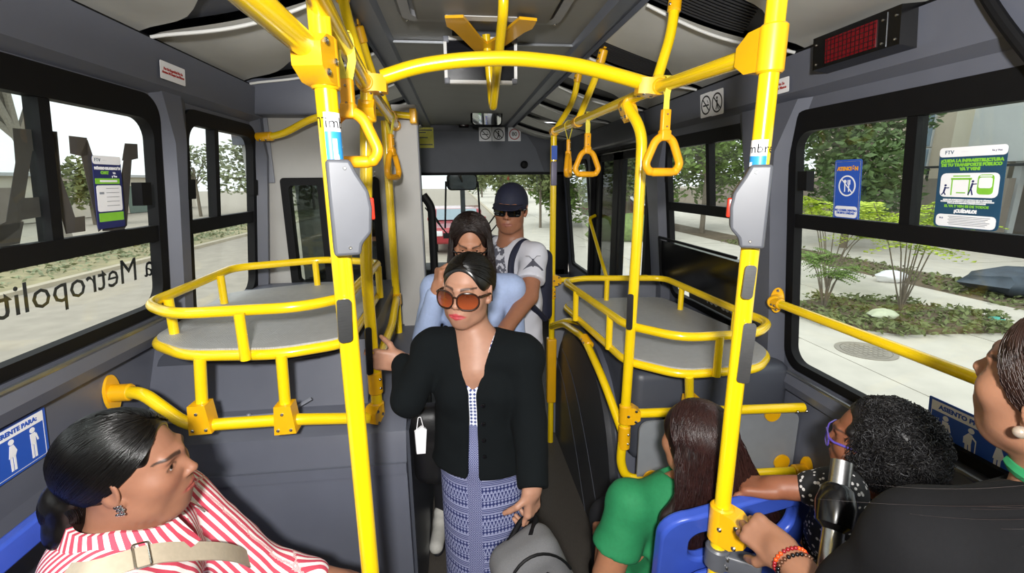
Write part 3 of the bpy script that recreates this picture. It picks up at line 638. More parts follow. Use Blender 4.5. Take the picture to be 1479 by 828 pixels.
# grab rail along the right window
r = thing('window_rail', 'straight yellow grab rail across the big right window', 'rail', V(1.28, 1.6, 1.27))
zg = 1.265; MB().tube([V(1.255, 1.655, zg), V(1.255, -.4, zg)], .0165, 14).build('tube', YEL, r)
flange(r, V(wx(1, zg, .05) - .0, 1.69, zg), (-.75, -.65, 0), (.05, .105)); sleeve(r, (1.255, 1.665, zg), (1.255, 1.62, zg), .021)
# ---------------- hanging hoop in the centre
r = thing('ceiling_hoop', 'yellow hanging hoop with V-shaped bracket below the roof hatch', 'hoop', V(.13, 2.1, ZC))
h0, h1, h2, h3 = at(727, -20, Y=1.66), at(720, 60, Y=1.9), at(712, 160, Y=2.16), at(702, 52, Y=2.12)
h0.z = min(h0.z, ZC - .02)
MB().tube(fillet([V(h0.x, h0.y, ZC), h0 - V(0, 0, .06), h2, V(h3.x, h3.y, ZC - .03)], [.08, .05]), .0175, 14).build('tube', YEL, r)
vx, vy_ = h3.x, h3.y
mb = MB(); Mv = frame_of((vx, vy_, ZC - .075), (1, 0, 0), (0, -1, .06)) @ Matrix.Diagonal((1, 1.9, 1, 1))
mb.prism([(0, -.07), (.02, -.055), (.135, .10), (.16, .12), (.165, .16), (.10, .165), (.03, .06), (0, .03), (-.03, .06), (-.10, .165), (-.165, .16), (-.16, .12), (-.135, .10), (-.02, -.055)], .01, Mv); mb.build('v_bracket', YEL2, r)
# ---------------- hanging straps
def strap(label, p, yaw, drop=.155, size=1.0):
    """p: point on the rail; ring plane normal turned by yaw from +Y"""
    p = Vector(p); T = thing('hand_strap', label, 'hand strap', p - V(0, 0, drop + .12), 'triangular hand straps on the overhead rails'); Rz = Matrix.Rotation(yaw, 4, 'Z'); M = Matrix.Translation(p) @ Rz
    for s in (-1, 1):
        mb = MB(); pts = []
        for i in range(8):
            a_ = math.radians(100 - 100 * i / 7); pts.append(V(s * .006 + 0, s * .024 * math.cos(a_), .024 * math.sin(a_)))
        pts = pts + [V(s * .010, s * .018, -.03), V(s * .003, s * .004, -.075)]
        vs = []
        for q_ in pts: vs += [M @ (q_ + V(-.009, 0, 0)), M @ (q_ + V(.009, 0, 0))]
        fs = [(2 * i, 2 * i + 1, 2 * i + 3, 2 * i + 2) for i in range(len(pts) - 1)]; mb.add(vs, fs); o = mb.build('webbing', WEB, T)
        md = o.modifiers.new('th', 'SOLIDIFY'); md.thickness = .002
    mb = MB(); mb.box((-.014, -.009, -.135), (.014, .009, -.07), M, bev=.004); o = mb.build('strap_block', STRAP, T)
    for z in (-.085, -.12): bolt(M @ V(0, -.009, z), Rz @ V(0, -1, 0), o, .003)
    z0 = -drop; ring = floop([V(0, 0, z0 + .012), V(.03, 0, z0 - .005), V(.060, 0, z0 - .075), V(.045, 0, z0 - .098), V(-.045, 0, z0 - .098), V(-.060, 0, z0 - .075), V(-.03, 0, z0 - .005)], .03)
    n = len(ring); rad = []
    for q_ in ring: rad.append(.0125 + (.0012 * math.cos(q_.x * 420) if q_.z < z0 - .09 else 0))
    mb = MB(); mb.tube([M @ (q_ * 1.0) for q_ in ring], rad, 12, closed=True); mb.build('grip_ring', STRAP, T)
    mb = MB(); mb.box((-.016, -.014, z0 - .006), (.016, .014, z0 + .026), M, bev=.005); mb.build('ring_cap', STRAP, T)
    return T
def on_rail(A, B, y): t_ = (y - A.y) / (B.y - A.y); return A + (B - A) * t_
strap('yellow triangular strap hanging beside the thick near pole', on_rail(L0, JL, 1.10), math.radians(-8), drop=.145)
strap('orange-yellow strap seen edge-on hanging before the driver partition', on_rail(JL, L1, 2.15), math.radians(72))
strap('yellow triangular strap hanging just behind the right crossing joint', on_rail(R0, JR, 1.40), math.radians(8))
strap('yellow triangular strap hanging midway along the right rail', on_rail(JR, R3, 2.16), math.radians(8))
strap('yellow strap turned edge-on near the right far pole', on_rail(JR, R3, 2.48), math.radians(66))
# ---------------- stop-button boxes and TIMBRE stickers on the two near poles
def button_box(label, p, face, side):
    p = Vector(p); T = thing('stop_button_box', label, 'stop button', p, 'stop button boxes on poles'); M = frame_of(p, Vector(face).cross(V(0, 0, 1)) * -1, (0, 0, 1))
    # profile across: x to the bulge side, y up
    s = side; prof = [(-.020 * s, -.085), (.026 * s, -.085), (.030 * s, -.065), (.048 * s, -.045), (.052 * s, .0), (.048 * s, .03), (.030 * s, .062), (.020 * s, .085), (-.020 * s, .085)]
    if s < 0: prof = prof[::-1]
    bmm = MB(); bmm.prism(prof, .05, M @ Matrix.Translation((0, 0, -.022))); o = bmm.build('housing', SILVER, T)
    bv = o.modifiers.new('b', 'BEVEL'); bv.width = .006; bv.segments = 3; bv.limit_method = 'ANGLE'; bv.angle_limit = .3
    mb = MB(); mb.box(((.042 if s > 0 else -.057), -.022, -.014), ((.057 if s > 0 else -.042), .018, .014), M @ Matrix.Translation((0, 0, .004)), bev=.003); mb.build('button', RED, T)
    for x, y in ((.008 * s, -.07), (.01 * s, .07)): bolt(M @ V(x, y, .028), M.to_3x3() @ V(0, 0, 1), T, .003)
    return T, M
def pole_sticker(label, p, face, txt, arrow):
    p = Vector(p); T = thing('stop_sticker', label, 'sticker', p); M = frame_of(p, Vector(face).cross(V(0, 0, 1)) * -1, (0, 0, 1)); r_ = PR + .0006
    def patch(y0, y1, m, a0=-70, a1=70):
        mb = MB(); vs = []; fs = []; n = 12
        for i in range(n + 1):
            a_ = math.radians(a0 + (a1 - a0) * i / n)
            for y in (y0, y1): vs.append(M @ V(r_ * math.sin(a_), y, r_ * math.cos(a_)))
        for i in range(n): fs.append((2 * i, 2 * i + 2, 2 * i + 3, 2 * i + 1))
        mb.add(vs, fs); return mb.build('patch', m, T)
    patch(.02, .052, SIGNW); patch(-.045, .02, SKYB)
    o = text_mesh(txt, .026, M @ Matrix.Translation((0, .034, 0)), SIGNK, 'lettering', T)
    me = o.data; Mi = M.inverted()
    for v in me.vertices:      # wrap round the pole
        q_ = Mi @ v.co; a_ = q_.x / r_; v.co = M @ V((r_ + .0006) * math.sin(a_), q_.y, (r_ + .0006) * math.cos(a_))
    r_ = PR + .0012
    mb = MB(); vs = []
    for x, y in ((-.012, .008), (-.004, .008), (-.004, -.02), (.014, -.004), (.014, .006), (-.002, -.034), (-.012, -.034)):
        a_ = x / r_ * arrow; vs.append(M @ V(r_ * math.sin(a_), y, r_ * math.cos(a_)))
    mb.add(vs, [(0, 1, 2, 6), (2, 5, 6), (2, 3, 5)]); mb.build('arrow', SIGNW, T)
    return T
pz = at(490, 300, Y=NLy).z
button_box('silver stop-button box with red button on the thick near left pole', V(NLx + .012, NLy - .018, pz), (.30, -1, .12), 1)
pole_sticker('small white and blue sticker reading TIM above left button box', V(NLx, NLy, at(485, 208, Y=NLy).z), (1.6, -1, 0), 'Timbre', 1)
pz = at(1092, 298, Y=NRy).z
button_box('grey stop-button box with red button on pole by blue seat', V(NRx - .008, NRy - .018, pz), (-.55, -1, .12), -1)
pole_sticker('small white and blue sticker reading BRE above right button box', V(NRx, NRy, at(1100, 240, Y=NRy).z), (-2.2, -1, 0), 'Timbre', 1)
# ================================================================== the street outside
GZ = -0.6
rnd = random.Random(7)
ASPH = mat('asphalt', 'A39B8E', .9, 0, .12, 3, bump=.3, bscale=60); CONC = mat('concrete', 'C9C4B8', .85, 0, .10, 2.5, bump=.1, bscale=40); SOIL = mat('soil', '6B5E4C', .95, 0, .3, 4, bump=.6, bscale=20)
GRASS = mat('grass_green', '5E6B35', .8, 0, .4, 5); KERB = mat('kerb', 'B9AF9A', .85, 0, .1, 3)
mb = MB(); mb.box((-120, -25, GZ - .2), (120, 160, GZ - .04)); gr = struct(mb.build('ground', ASPH))
mb = MB(); mb.box((-9.6, -20, GZ - .04), (2.4, 150, GZ)); struct(mb.build('road', ASPH))
mb = MB(); mb.box((2.4, -20, GZ - .04), (2.6, 150, GZ + .08)); struct(mb.build('kerb', KERB))
sw = sroot('sidewalk', (8, 10, GZ))
k = 0
for i, (x0, x1) in enumerate(((2.6, 5.0), (5.02, 7.6), (7.62, 9.9), (11.6, 13.6), (13.62, 16.4))):
    for j in range(9):
        y0 = -4 + 5.0 * j + (i % 2) * 1.7
        MB().box((x0, y0, GZ - .04), (x1, y0 + 4.97, GZ + .03 + rnd.uniform(-.004, .004))).build('slab', CONC, sw, smooth=0)
mb = MB(); mb.box((2.6, 41, GZ - .04), (16.4, 140, GZ + .03)); mb.build('far_paving', CONC, sw)
mb = MB(); mb.box((9.9, -4, GZ - .04), (11.6, 140, GZ + .01)); mb.build('soil_strip', SOIL, sw)
mb = MB(); mb.box((16.4, -8, GZ - .04), (60, 140, GZ + .02)); mb.build('verge', SOIL, sw)
# planter bed with a raised edge of soil near the manhole
bed = [(5.7, 7.5), (5.9, 6.5), (6.6, 5.9), (8.2, 5.75), (8.7, 6.4), (8.2, 7.4), (7.0, 7.9)]
mb = MB(); mb.prism(bed, .10, Matrix.Translation((0, 0, GZ))); mb.build('planter_bed', SOIL, sw)
def leaves(mb, c, rad, n, size, R, flat=1.0):
    for _ in range(n):
        while True:
            p = V(R.uniform(-1, 1), R.uniform(-1, 1), R.uniform(-1, 1))
            if .35 < p.length < 1: break
        p = V(c[0] + p.x * rad[0], c[1] + p.y * rad[1], c[2] + p.z * rad[2])
        a = V(R.gauss(0, 1), R.gauss(0, 1), R.gauss(0, .5) * flat).normalized(); b = a.cross(V(R.gauss(0, 1), R.gauss(0, 1), R.gauss(0, 1))).normalized(); s = size * R.uniform(.6, 1.3)
        mb.add([p - a * s, p + b * s * .45, p + a * s, p - b * s * .45], [(0, 1, 2, 3)])
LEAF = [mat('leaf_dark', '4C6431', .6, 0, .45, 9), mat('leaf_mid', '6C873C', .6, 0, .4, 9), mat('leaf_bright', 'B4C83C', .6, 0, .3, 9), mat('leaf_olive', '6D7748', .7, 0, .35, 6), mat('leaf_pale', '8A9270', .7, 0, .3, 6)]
BARK = mat('bark', '7A7062', .9, 0, .2, 20); BARKP = mat('bark_pale', '9A938A', .9, 0, .2, 20)
def tree(label, x, y, h, rx, rz, n=2200, leaf=0, size=.16, bark=BARK, lean=(0, 0), tr=.12, blobs=9, seed=1, group=None, low=.35):
    R = random.Random(seed); T = thing('tree', label, 'tree', (x, y, GZ), group)
    top = V(x + lean[0], y + lean[1], GZ + h * .62); mb = MB(); mb.tube([V(x, y, GZ - .03), V(x + lean[0] * .3, y + lean[1] * .3, GZ + h * .3), top], [tr, tr * .8, tr * .5], 8)
    cs = []
    for i in range(blobs):
        a = R.uniform(0, 6.28); q = R.uniform(.2, .85); c = V(x + lean[0] + rx * q * math.cos(a), y + lean[1] + rx * q * math.sin(a), GZ + h * (low + .12) + (h * (1 - low) - rz * .6) * R.uniform(0, 1)); cs.append(c)
        mb.tube([V(x + lean[0] * .6, y + lean[1] * .6, GZ + h * .42), (top + c) / 2 + V(0, 0, -.1), c], [tr * .45, tr * .3, .02], 6)
    mb.build('trunk', bark, T); mb = MB()
    for c in cs: leaves(mb, c, (rx * .5, rx * .5, rz * .5), n // blobs, size, R)
    mb.build('foliage', LEAF[leaf], T, smooth=0)['kind'] = 'stuff'; return T
def shrub(label, x, y, h, leaf, seed, n=26, group=None, base=GZ + .08):
    """feathery young tree: stems with pinnate leaves"""
    R = random.Random(seed); T = thing('shrub', label, 'shrub', (x, y, base), group); st = MB(); lf = MB()
    for i in range(n):
        a = 6.28 * i / n + R.uniform(-.4, .4); out = R.uniform(.10, .34) * h; z1 = h * R.uniform(.55, .9); p0 = V(x, y, base); p2 = V(x + out * math.cos(a), y + out * math.sin(a), base + z1); p1 = (p0 + p2) / 2 + V(0, 0, .1 * h)
        st.tube([p0, p1, p2], [.014, .010, .005], 5)
        for f in range(11):
            b = a + R.uniform(-2.2, 2.2); L = h * R.uniform(.24, .40); s0 = p1 + (p2 - p1) * R.uniform(.45, 1)
            d = V(math.cos(b), math.sin(b), R.uniform(.0, .5)).normalized(); sd = d.cross(V(0, 0, 1)).normalized()
            for q in range(9):
                t = q / 9; c = s0 + d * L * t + V(0, 0, -.35 * L * t * t)
                for s_ in (-1, 1): lf.add([c, c + d * L * .05 + sd * s_ * L * .06, c + d * L * .04 + sd * s_ * L * .20 * (1.1 - t) + V(0, 0, -.02), c - d * L * .03 + sd * s_ * L * .10], [(0, 1, 2, 3)])
    st.build('stem', BARK, T); lf.build('foliage', LEAF[leaf], T, smooth=0)['kind'] = 'stuff'; return T
shrub('small feathery shrub in the planter bed beside window pillar', 6.35, 7.15, 1.15, 1, 3, 8); shrub('taller feathery young tree with bright yellow-green leaves in planter bed', 7.55, 6.85, 2.15, 2, 5, 8)
shrub('bright yellow-green shrub behind the NO COMER sticker', 7.9, 8.9, 2.35, 2, 8, 9, base=GZ)
mb = MB(); R_ = random.Random(4)
for _ in range(420):
    a = R_.choice(bed); b = R_.choice(bed); t = R_.random(); c = (a[0] * (1 - t) + b[0] * t, a[1] * (1 - t) + b[1] * t, GZ + .12); leaves(mb, c, (.25, .25, .08), 7, .05, R_)
tag(mb.build('weeds', LEAF[3], smooth=0), 'low olive weeds covering the planter bed by the manhole', 'weeds', kind='stuff')
mb = MB()
for _ in range(500):
    c = (R_.uniform(10, 11.5), R_.uniform(-2, 16.5), GZ + .06); leaves(mb, c, (.3, .3, .06), 6, .06, R_)
tag(mb.build('weeds', LEAF[3], smooth=0), 'low weeds along the bare soil strip between paved paths', 'weeds', kind='stuff')
# manhole, rubbish
T = thing('manhole_cover', 'round ribbed concrete manhole cover in the sidewalk', 'manhole', (5.5, 5.37, GZ + .03)); MH = mat('manhole_concrete', '958F84', .9, 0, .1, 8)
mb = MB(); mb.lathe([(.36, 0), (.36, .012), (.30, .012), (.30, .006)], Matrix.Translation((5.5, 5.37, GZ + .025)), 32); mb.build('ring', MH, T); mb = MB(); mb.lathe([(.29, 0), (.29, .014)], Matrix.Translation((5.5, 5.37, GZ + .025)), 32); mb.build('plate', MH, T)
for i in range(-3, 4):
    for j in range(-3, 4):
        if i * i + j * j < 11: MB().box((5.5 + i * .075 - .024, 5.37 + j * .075 - .024, GZ + .035), (5.5 + i * .075 + .024, 5.37 + j * .075 + .024, GZ + .046)).build('stud', MH, T)
def lump(name, label, cat, c, r, m, seed, n=16):
    R = random.Random(seed); mb = MB(); mb.sphere((0, 0, 0), 1.0, u=n, v=n // 2 + 2); ph = [R.uniform(0, 6) for _ in range(6)]
    mb.v = [(c[0] + r[0] * x * (1 + .16 * math.sin(5 * y + ph[0]) + .12 * math.sin(7 * z + 4 * x + ph[1])), c[1] + r[1] * y * (1 + .15 * math.sin(6 * x + ph[2])), max(c[2] + r[2] * (z * (1 + .18 * math.sin(4 * x + 5 * y + ph[3])) + .85), c[2])) for x, y, z in mb.v]
    return tag(mb.build(name, m, smooth=60), label, cat)
lump('rubbish_bag', 'dark grey-blue plastic rubbish bag lying on the far path', 'rubbish bag', (11.2, 7.9, GZ + .01), (.9, .6, .28), mat('bag_dark', '3A4652', .4, 0, .3, 5), 2)
lump('plastic_bag', 'white plastic bag beside the dark rubbish bag', 'plastic bag', (9.75, 9.2, GZ + .03), (.35, .25, .14), SIGNW, 3)
lump('plastic_bag', 'pale plastic bag lying in the planter bed weeds', 'plastic bag', (6.8, 6.45, GZ + .1), (.22, .15, .09), mat('bag_pale', 'C9D0B4', .5), 5)
lump('plastic_bag', 'turquoise plastic scrap on the edge of the planter bed', 'plastic bag', (8.6, 6.2, GZ + .02), (.14, .1, .06), mat('bag_teal', '4FB0A0', .5), 6)
# right-hand building
BEIG = mat('building_beige', 'B9AC9A', .9, 0, .05, 1); BWHI = mat('building_white', 'BFC0C2', .9, 0, .05, 1); BBRN = mat('boundary_wall', '8B8077', .9, 0, .06, 1); PANE = mat('building_glass', '6F7F8C', .15, 0, .2, 1); BRAIL = mat('iron_rail', '2A2A2C', .6)
bl = thing('building', 'beige building with tall glazed strip beyond the sidewalk', 'building', (21, 20, GZ))
MB().box((20, 15.6, GZ), (30, 24.5, 7.5)).build('wall', BEIG, bl); MB().box((19.85, 15.0, GZ), (30, 17.2, 7.5)).build('wall', mat('building_cream', 'CDC4B2', .9, 0, .05, 1), bl)
for i in range(6):
    o = MB().box((19.92, 18.1, 2.1 + .9 * i), (20.02, 19.0, 2.95 + .9 * i)).build('window', BWHI, bl); MB().box((19.90, 18.14, 2.14 + .9 * i), (19.93, 18.96, 2.91 + .9 * i)).build('pane', PANE, o)
b2 = thing('building', 'white upper storey with large window over a recessed ground floor', 'building', (17, 11, GZ))
MB().box((16.8, 4, 2.2), (26, 14.0, 8)).build('wall', BWHI, b2); MB().box((19, 4, GZ), (26, 14, 2.2)).build('ground_floor', BBRN, b2)
for j in range(3):
    o = MB().box((16.72, 9.2 + 1.5 * j - 2.1, 3.5), (16.82, 10.6 + 1.5 * j - 2.1, 5.0)).build('window', SIGNW, b2); MB().box((16.70, 9.26 + 1.5 * j - 2.1, 3.56), (16.74, 10.54 + 1.5 * j - 2.1, 4.94)).build('pane', PANE, o)
for y in (6, 9.5, 12.5): MB().box((17.0, y, GZ), (17.2, y + .2, 2.2)).build('column', BWHI, b2)
MB().box((18.9, 7, GZ + .2), (19.02, 9, 1.6)).build('shutter', mat('shutter', '6E6A66', .7), b2)
wl = thing('boundary_wall', 'brown boundary wall with iron railing in front of buildings', 'wall', (16.6, 18, GZ)); MB().box((16.5, 12.4, GZ), (16.75, 30, 1.7)).build('wall', BBRN, wl); MB().box((16.58, 9, 2.05), (16.66, 30, 2.13)).build('rail', BRAIL, wl)
for y in range(13, 30, 2): MB().box((16.59, y, 1.7), (16.65, y + .06, 2.1)).build('post', BRAIL, wl)
# trees on the right and ahead
tree('broad dark-green tree behind the NO COMER sticker window', 13.0, 14.2, 5.6, 2.3, 2.6, 5200, 0, .14, seed=11, low=.22)
tree('bushy green tree seen through the second right window', 10.8, 19.5, 6.0, 2.6, 3.0, 4200, 1, .16, seed=12, low=.25)
tree('dark tree standing beyond the second window at the kerb', 9.2, 24.5, 6.5, 2.6, 3.0, 3200, 0, .18, seed=13, low=.2)
tree('leafy shrub-like tree beside the open front door', 6.5, 20.5, 5.0, 1.5, 2.2, 2200, 3, .16, seed=14, low=.15)
tree('light street tree on sidewalk behind the capped man', 4.1, 23.0, 4.6, 1.7, 1.9, 2600, 3, .15, seed=15, tr=.07)
tree('bright green bushy tree right of capped man', 5.6, 24.0, 5.0, 1.8, 2.2, 3000, 1, .16, seed=16, low=.12)
tree('slim street tree by the red car', 2.9, 30.0, 5.0, 1.8, 1.8, 2000, 3, .18, seed=17, tr=.07)
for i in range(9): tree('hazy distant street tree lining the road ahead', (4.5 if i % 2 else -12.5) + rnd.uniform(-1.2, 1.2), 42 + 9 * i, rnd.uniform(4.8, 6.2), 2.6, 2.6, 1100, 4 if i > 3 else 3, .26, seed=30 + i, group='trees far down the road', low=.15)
lump('hedge', 'low clipped green hedge beyond the front door', 'hedge', (6.6, 17.6, GZ), (1.6, .9, .55), LEAF[1], 9)
# small utility kiosk, sign
ks = thing('kiosk', 'small pale blue utility kiosk with louvre door', 'kiosk', (9.3, 30, GZ)); MB().box((8.5, 30, GZ), (10.3, 31.5, 2.6)).build('body', mat('kiosk_blue', 'A9B6BC', .8), ks)
for i in range(5): MB().box((9.0 + .2 * i, 29.97, .6), (9.1 + .2 * i, 30.0, 2.3)).build('louvre', SIGNW, ks)
MB().box((8.4, 29.9, 2.6), (10.4, 31.6, 2.72)).build('roof', BWHI, ks)
sg = thing('street_sign', 'small red and white street sign on a thin post', 'street sign', (3.3, 32, GZ)); MB().tube([V(3.3, 32, GZ), V(3.3, 32, 2.0)], .04, 8).build('post', ALU, sg); MB().box((3.05, 31.95, 1.0), (3.55, 31.98, 2.1)).build('panel', mat('sign_red', 'C24A46', .5), sg); MB().box((3.12, 31.93, 1.3), (3.48, 31.96, 1.8)).build('inset', SIGNW, sg)
# cars
def car(label, x, y, rz, m, L=4.3, W=1.75):
    T = thing('car', label, 'car', (x, y, GZ)); M = Matrix.Translation((x, y, GZ)) @ Matrix.Rotation(rz, 4, 'Z'); GLC = mat('car_glass', '8FA0A8', .08, 0, .1)
    body = [(-L / 2, .35), (-L / 2, .75), (-L / 2 + .1, .88), (-L * .22, .98), (-L * .10, 1.40), (L * .2, 1.45), (L * .36, 1.02), (L / 2, .98), (L / 2, .35)]
    Mp = M @ frame_of((-W / 2, 0, 0), (0, 1, 0), (0, 0, 1)); mb = MB(); mb.prism(body, W, Mp); o = mb.build('body', m, T); bv = o.modifiers.new('b', 'BEVEL'); bv.width = .09; bv.segments = 3
    mb = MB(); mb.add([M @ V(sx * W * .40, y_, z_) for y_, z_ in ((-L * .215, 1.02), (-L * .115, 1.36)) for sx in (-1, 1)], [(0, 1, 3, 2)]); mb.v = [tuple(Vector(q) + M.to_3x3() @ V(0, -.035, .035)) for q in mb.v]; g = mb.build('windscreen', GLC, T); g.modifiers.new('s', 'SOLIDIFY').thickness = .02
    for sx in (-1, 1):
        MB().box((sx * W * .36 - .16, -L / 2 - .02, .62), (sx * W * .36 + .16, -L / 2 + .06, .78), M, bev=.02).build('headlight', SIGNW, T); MB().box((sx * (W / 2 + .08) - .08, -L * .14, 1.0), (sx * (W / 2 + .08) + .08, -L * .08, 1.12), M, bev=.03).build('mirror', m, T)
        MB().box((sx * W * .5 - .012, -L * .1, 1.02), (sx * W * .5 + .012, L * .2, 1.32), M).build('side_window', GLC, T)
        for yy in (-L * .31, L * .29): MB().lathe([(.18, -.1), (.32, -.1), (.32, .1), (.18, .1)], M @ Matrix.Translation((sx * W * .44, yy, .32)) @ Matrix.Rotation(PI / 2, 4, 'Y'), 20).build('wheel', BLACK, T)
    MB().box((-.45, -L / 2 - .015, .55), (.45, -L / 2 + .05, .72), M, bev=.01).build('grille', BLACK, T); MB().box((-.26, -L / 2 - .03, .42), (.26, -L / 2 + .03, .54), M).build('number_plate', SIGNW, T); return T
CRED = mat('car_red', '9C1F2B', .25, 0, .04, 3, coat=.8)
car('red car parked facing the bus ahead on the road', -.05, 17.2, 0, CRED); car('dark red car parked beyond the front door', 9.5, 26.5, math.radians(60), mat('car_dark_red', '6E1520', .25, 0, .04, 3, coat=.8)); car('small grey car far down the road', -9.0, 62, 0, mat('car_grey', '777C80', .3))
# left side: kerb, verge, trees, low buildings
mb = MB(); mb.box((-9.85, -20, GZ - .04), (-9.6, 150, GZ + .1)); struct(mb.build('kerb', KERB))
mb = MB(); mb.box((-13.5, -20, GZ - .04), (-9.85, 150, GZ + .08)); struct(mb.build('verge', mat('dry_verge', '9C9472', .95, 0, .3, 3)))
mb = MB(); R_ = random.Random(9)
for _ in range(600):
    leaves(mb, (R_.uniform(-12.8, -10.2), R_.uniform(4, 40), GZ + .12), (.4, .4, .06), 6, .08, R_)
tag(mb.build('weeds', LEAF[4], smooth=0), 'dry pale weeds on the verge across the road', 'weeds', kind='stuff')
tree('tall pale-trunked tree with thin foliage left of the letter decals', -13.2, 17.2, 9.0, 3.4, 2.0, 2600, 3, .17, BARKP, (-.9, -.4), .26, 10, 41, low=.5)
tree('small round tree by the white wall across the road', -22, 31, 4.2, 1.7, 1.8, 1400, 3, .2, seed=42, low=.25)
tree('spindly tree near the far left kerb', -19, 37, 5.5, 2.0, 2.2, 1500, 4, .2, seed=43, low=.3)
tree('pale dusty tree beyond the small left window', -15, 38, 5.8, 2.0, 2.2, 1500, 4, .2, seed=44, low=.3)
tree('distant green tree left of the partition', -18, 46, 6.2, 2.3, 2.5, 1500, 3, .22, seed=45, low=.2)
hb = thing('low_building', 'long low white building across the road on left', 'building', (-28, 30, GZ)); MB().box((-32, 20, GZ), (-27, 52, 2.3)).build('wall', mat('pale_wall', 'D0C8BA', .9, 0, .06, 1), hb); MB().box((-32.3, 19.6, 2.3), (-26.6, 52.4, 2.5)).build('roof', BWHI, hb)
for i in range(7): o = MB().box((-27.04, 22 + 4 * i, GZ), (-26.96, 24.2 + 4 * i, 1.6)).build('door', mat('dull_green', '6F7F76', .8) if i % 2 else BBRN, hb)
hb = thing('low_building', 'small cream house with red sign at far left', 'building', (-27, 13, GZ)); MB().box((-33, 14, GZ), (-24, 18.5, 2.6)).build('wall', mat('cream_wall', 'D8CDB8', .9, 0, .05, 1), hb); MB().box((-24.05, 15, 1.3), (-23.95, 17.5, 2.1)).build('sign_board', mat('board_pink', 'B88A86', .7), hb)
# ================================================================== signs, stickers, displays
def atw(side, u, v, inset=0.0):
    """pixel onto the leaning wall plane"""
    d = ray(u, v); s = side
    # X = s*(X0 - LEAN*(Z-ZM) - inset)
    X0 = (XR if s > 0 else -XL) - inset
    # CAM + d*t : s*d0*t = X0 - LEAN*(CZ + d2*t - ZM)
    t = (X0 - LEAN * (CZ - ZM)) / (s * d[0] + LEAN * d[2])
    return Vector(CAM + d * t)
def wallM(side, p): return frame_of(p, (0, -side, 0), (-side * LEAN, 0, 1))
def panel(mb, w_, h_, r_, M, z=0.0, t=.0012): mb.prism(rrect(-w_ / 2, -h_ / 2, w_ / 2, h_ / 2, r_), t, M @ Matrix.Translation((0, 0, z)))
def rect(mb, x0, y0, x1, y1, M, z, t=.0006, r_=.001): mb.prism(rrect(x0, y0, x1, y1, r_, 3), t, M @ Matrix.Translation((0, 0, z)))
def annulus(mb, cx_, cy_, ro, ri, M, z, t=.0006, n=36):
    vs = [M @ V(cx_ + r_ * math.cos(2 * PI * i / n), cy_ + r_ * math.sin(2 * PI * i / n), zz) for zz in (z, z + t) for r_ in (ro, ri) for i in range(n)]
    fs = []
    for i in range(n):
        j = (i + 1) % n; fs += [(i, j, n + j, n + i), (2 * n + i, 2 * n + j, 3 * n + j, 3 * n + i), (i, j, 2 * n + j, 2 * n + i), (n + i, n + j, 3 * n + j, 3 * n + i)]
    mb.add(vs, fs)
def stroke(mb, a, b, w_, M, z, t=.0006):
    a, b = V(*a, 0), V(*b, 0); d = (b - a).normalized(); n = V(-d.y, d.x, 0) * w_ / 2
    mb.prism([((a - n).x, (a - n).y), ((b - n).x, (b - n).y), ((b + n).x, (b + n).y), ((a + n).x, (a + n).y)], t, M @ Matrix.Translation((0, 0, z)))
def disc(mb, cx_, cy_, r_, M, z, t=.0006, n=20): mb.prism([(cx_ + r_ * math.cos(2 * PI * i / n), cy_ + r_ * math.sin(2 * PI * i / n)) for i in range(n)], t, M @ Matrix.Translation((0, 0, z)))
def text(s, size, x, y, M, m, T, z=.002, **k): return text_mesh(s, size, M @ Matrix.Translation((x, y, z)), m, 'lettering', T, **k)
ORG = mat('sign_orange', 'E8A030', .4); TEAL = mat('poster_teal', '1F4560', .45); LIME = mat('poster_lime', '7FBF3A', .45); NAVY = mat('poster_navy', '23295E', .45); DRED = mat('notice_red', 'A8322E', .45); GRAYT = mat('print_grey', '8A8F98', .5); YNOT = mat('notice_yellow', 'D9D24A', .5); DECB = mat('decal_brown', '4A4340', .6)
def sign(name, label, M, w_, h_, m, r_=.006, cat='sign'):
    T = thing(name, label, cat, M.translation); mb = MB(); panel(mb, w_, h_, r_, M); mb.build('plate', m, T); return T
def size_between(side, p00, p10, p01, ins):   # centre, width (along y), height from three corner pixels: top-left, top-right, bottom-left
    a, b, c = (atw(side, *p, ins) for p in (p00, p10, p01)); w_ = abs(b.y - a.y); h_ = (a - c).length; ctr = (b + c) / 2; return ctr, w_, h_
# no eating sticker
c, w_, h_ = size_between(1, (1207, 231), (1246, 230), (1203, 315), -.008); M = wallM(1, c)
T = sign('warning_sticker', 'blue sticker reading ATENCION no eating inside this unit', M, w_, h_, SIGNB, .008)
mb = MB(); rect(mb, -w_ * .46, -h_ * .48, -w_ * .455, h_ * .47, M, .0012); rect(mb, w_ * .455, -h_ * .48, w_ * .46, h_ * .47, M, .0012); rect(mb, -w_ * .46, h_ * .465, w_ * .46, h_ * .47, M, .0012); mb.build('border', SIGNW, T)
text('ATENCIÓN', w_ * .15, 0, h_ * .35, M, ORG, T, bold=.0012)
mb = MB(); annulus(mb, 0, h_ * .07, w_ * .32, w_ * .275, M, .0012); stroke(mb, (-w_ * .2, h_ * .07 + w_ * .2), (w_ * .2, h_ * .07 - w_ * .2), w_ * .03, M, .0018)
stroke(mb, (-w_ * .08, h_ * .07 - w_ * .18), (-w_ * .08, h_ * .07 + w_ * .1), w_ * .035, M, .0012); disc(mb, -w_ * .08, h_ * .07 + w_ * .13, w_ * .055, M, .0012); stroke(mb, (w_ * .07, h_ * .07 - w_ * .18), (w_ * .07, h_ * .07 + w_ * .06), w_ * .035, M, .0012)
for q in (-.04, 0, .04): stroke(mb, (w_ * (.07 + q), h_ * .07 + w_ * .04), (w_ * (.07 + q), h_ * .07 + w_ * .18), w_ * .022, M, .0012)
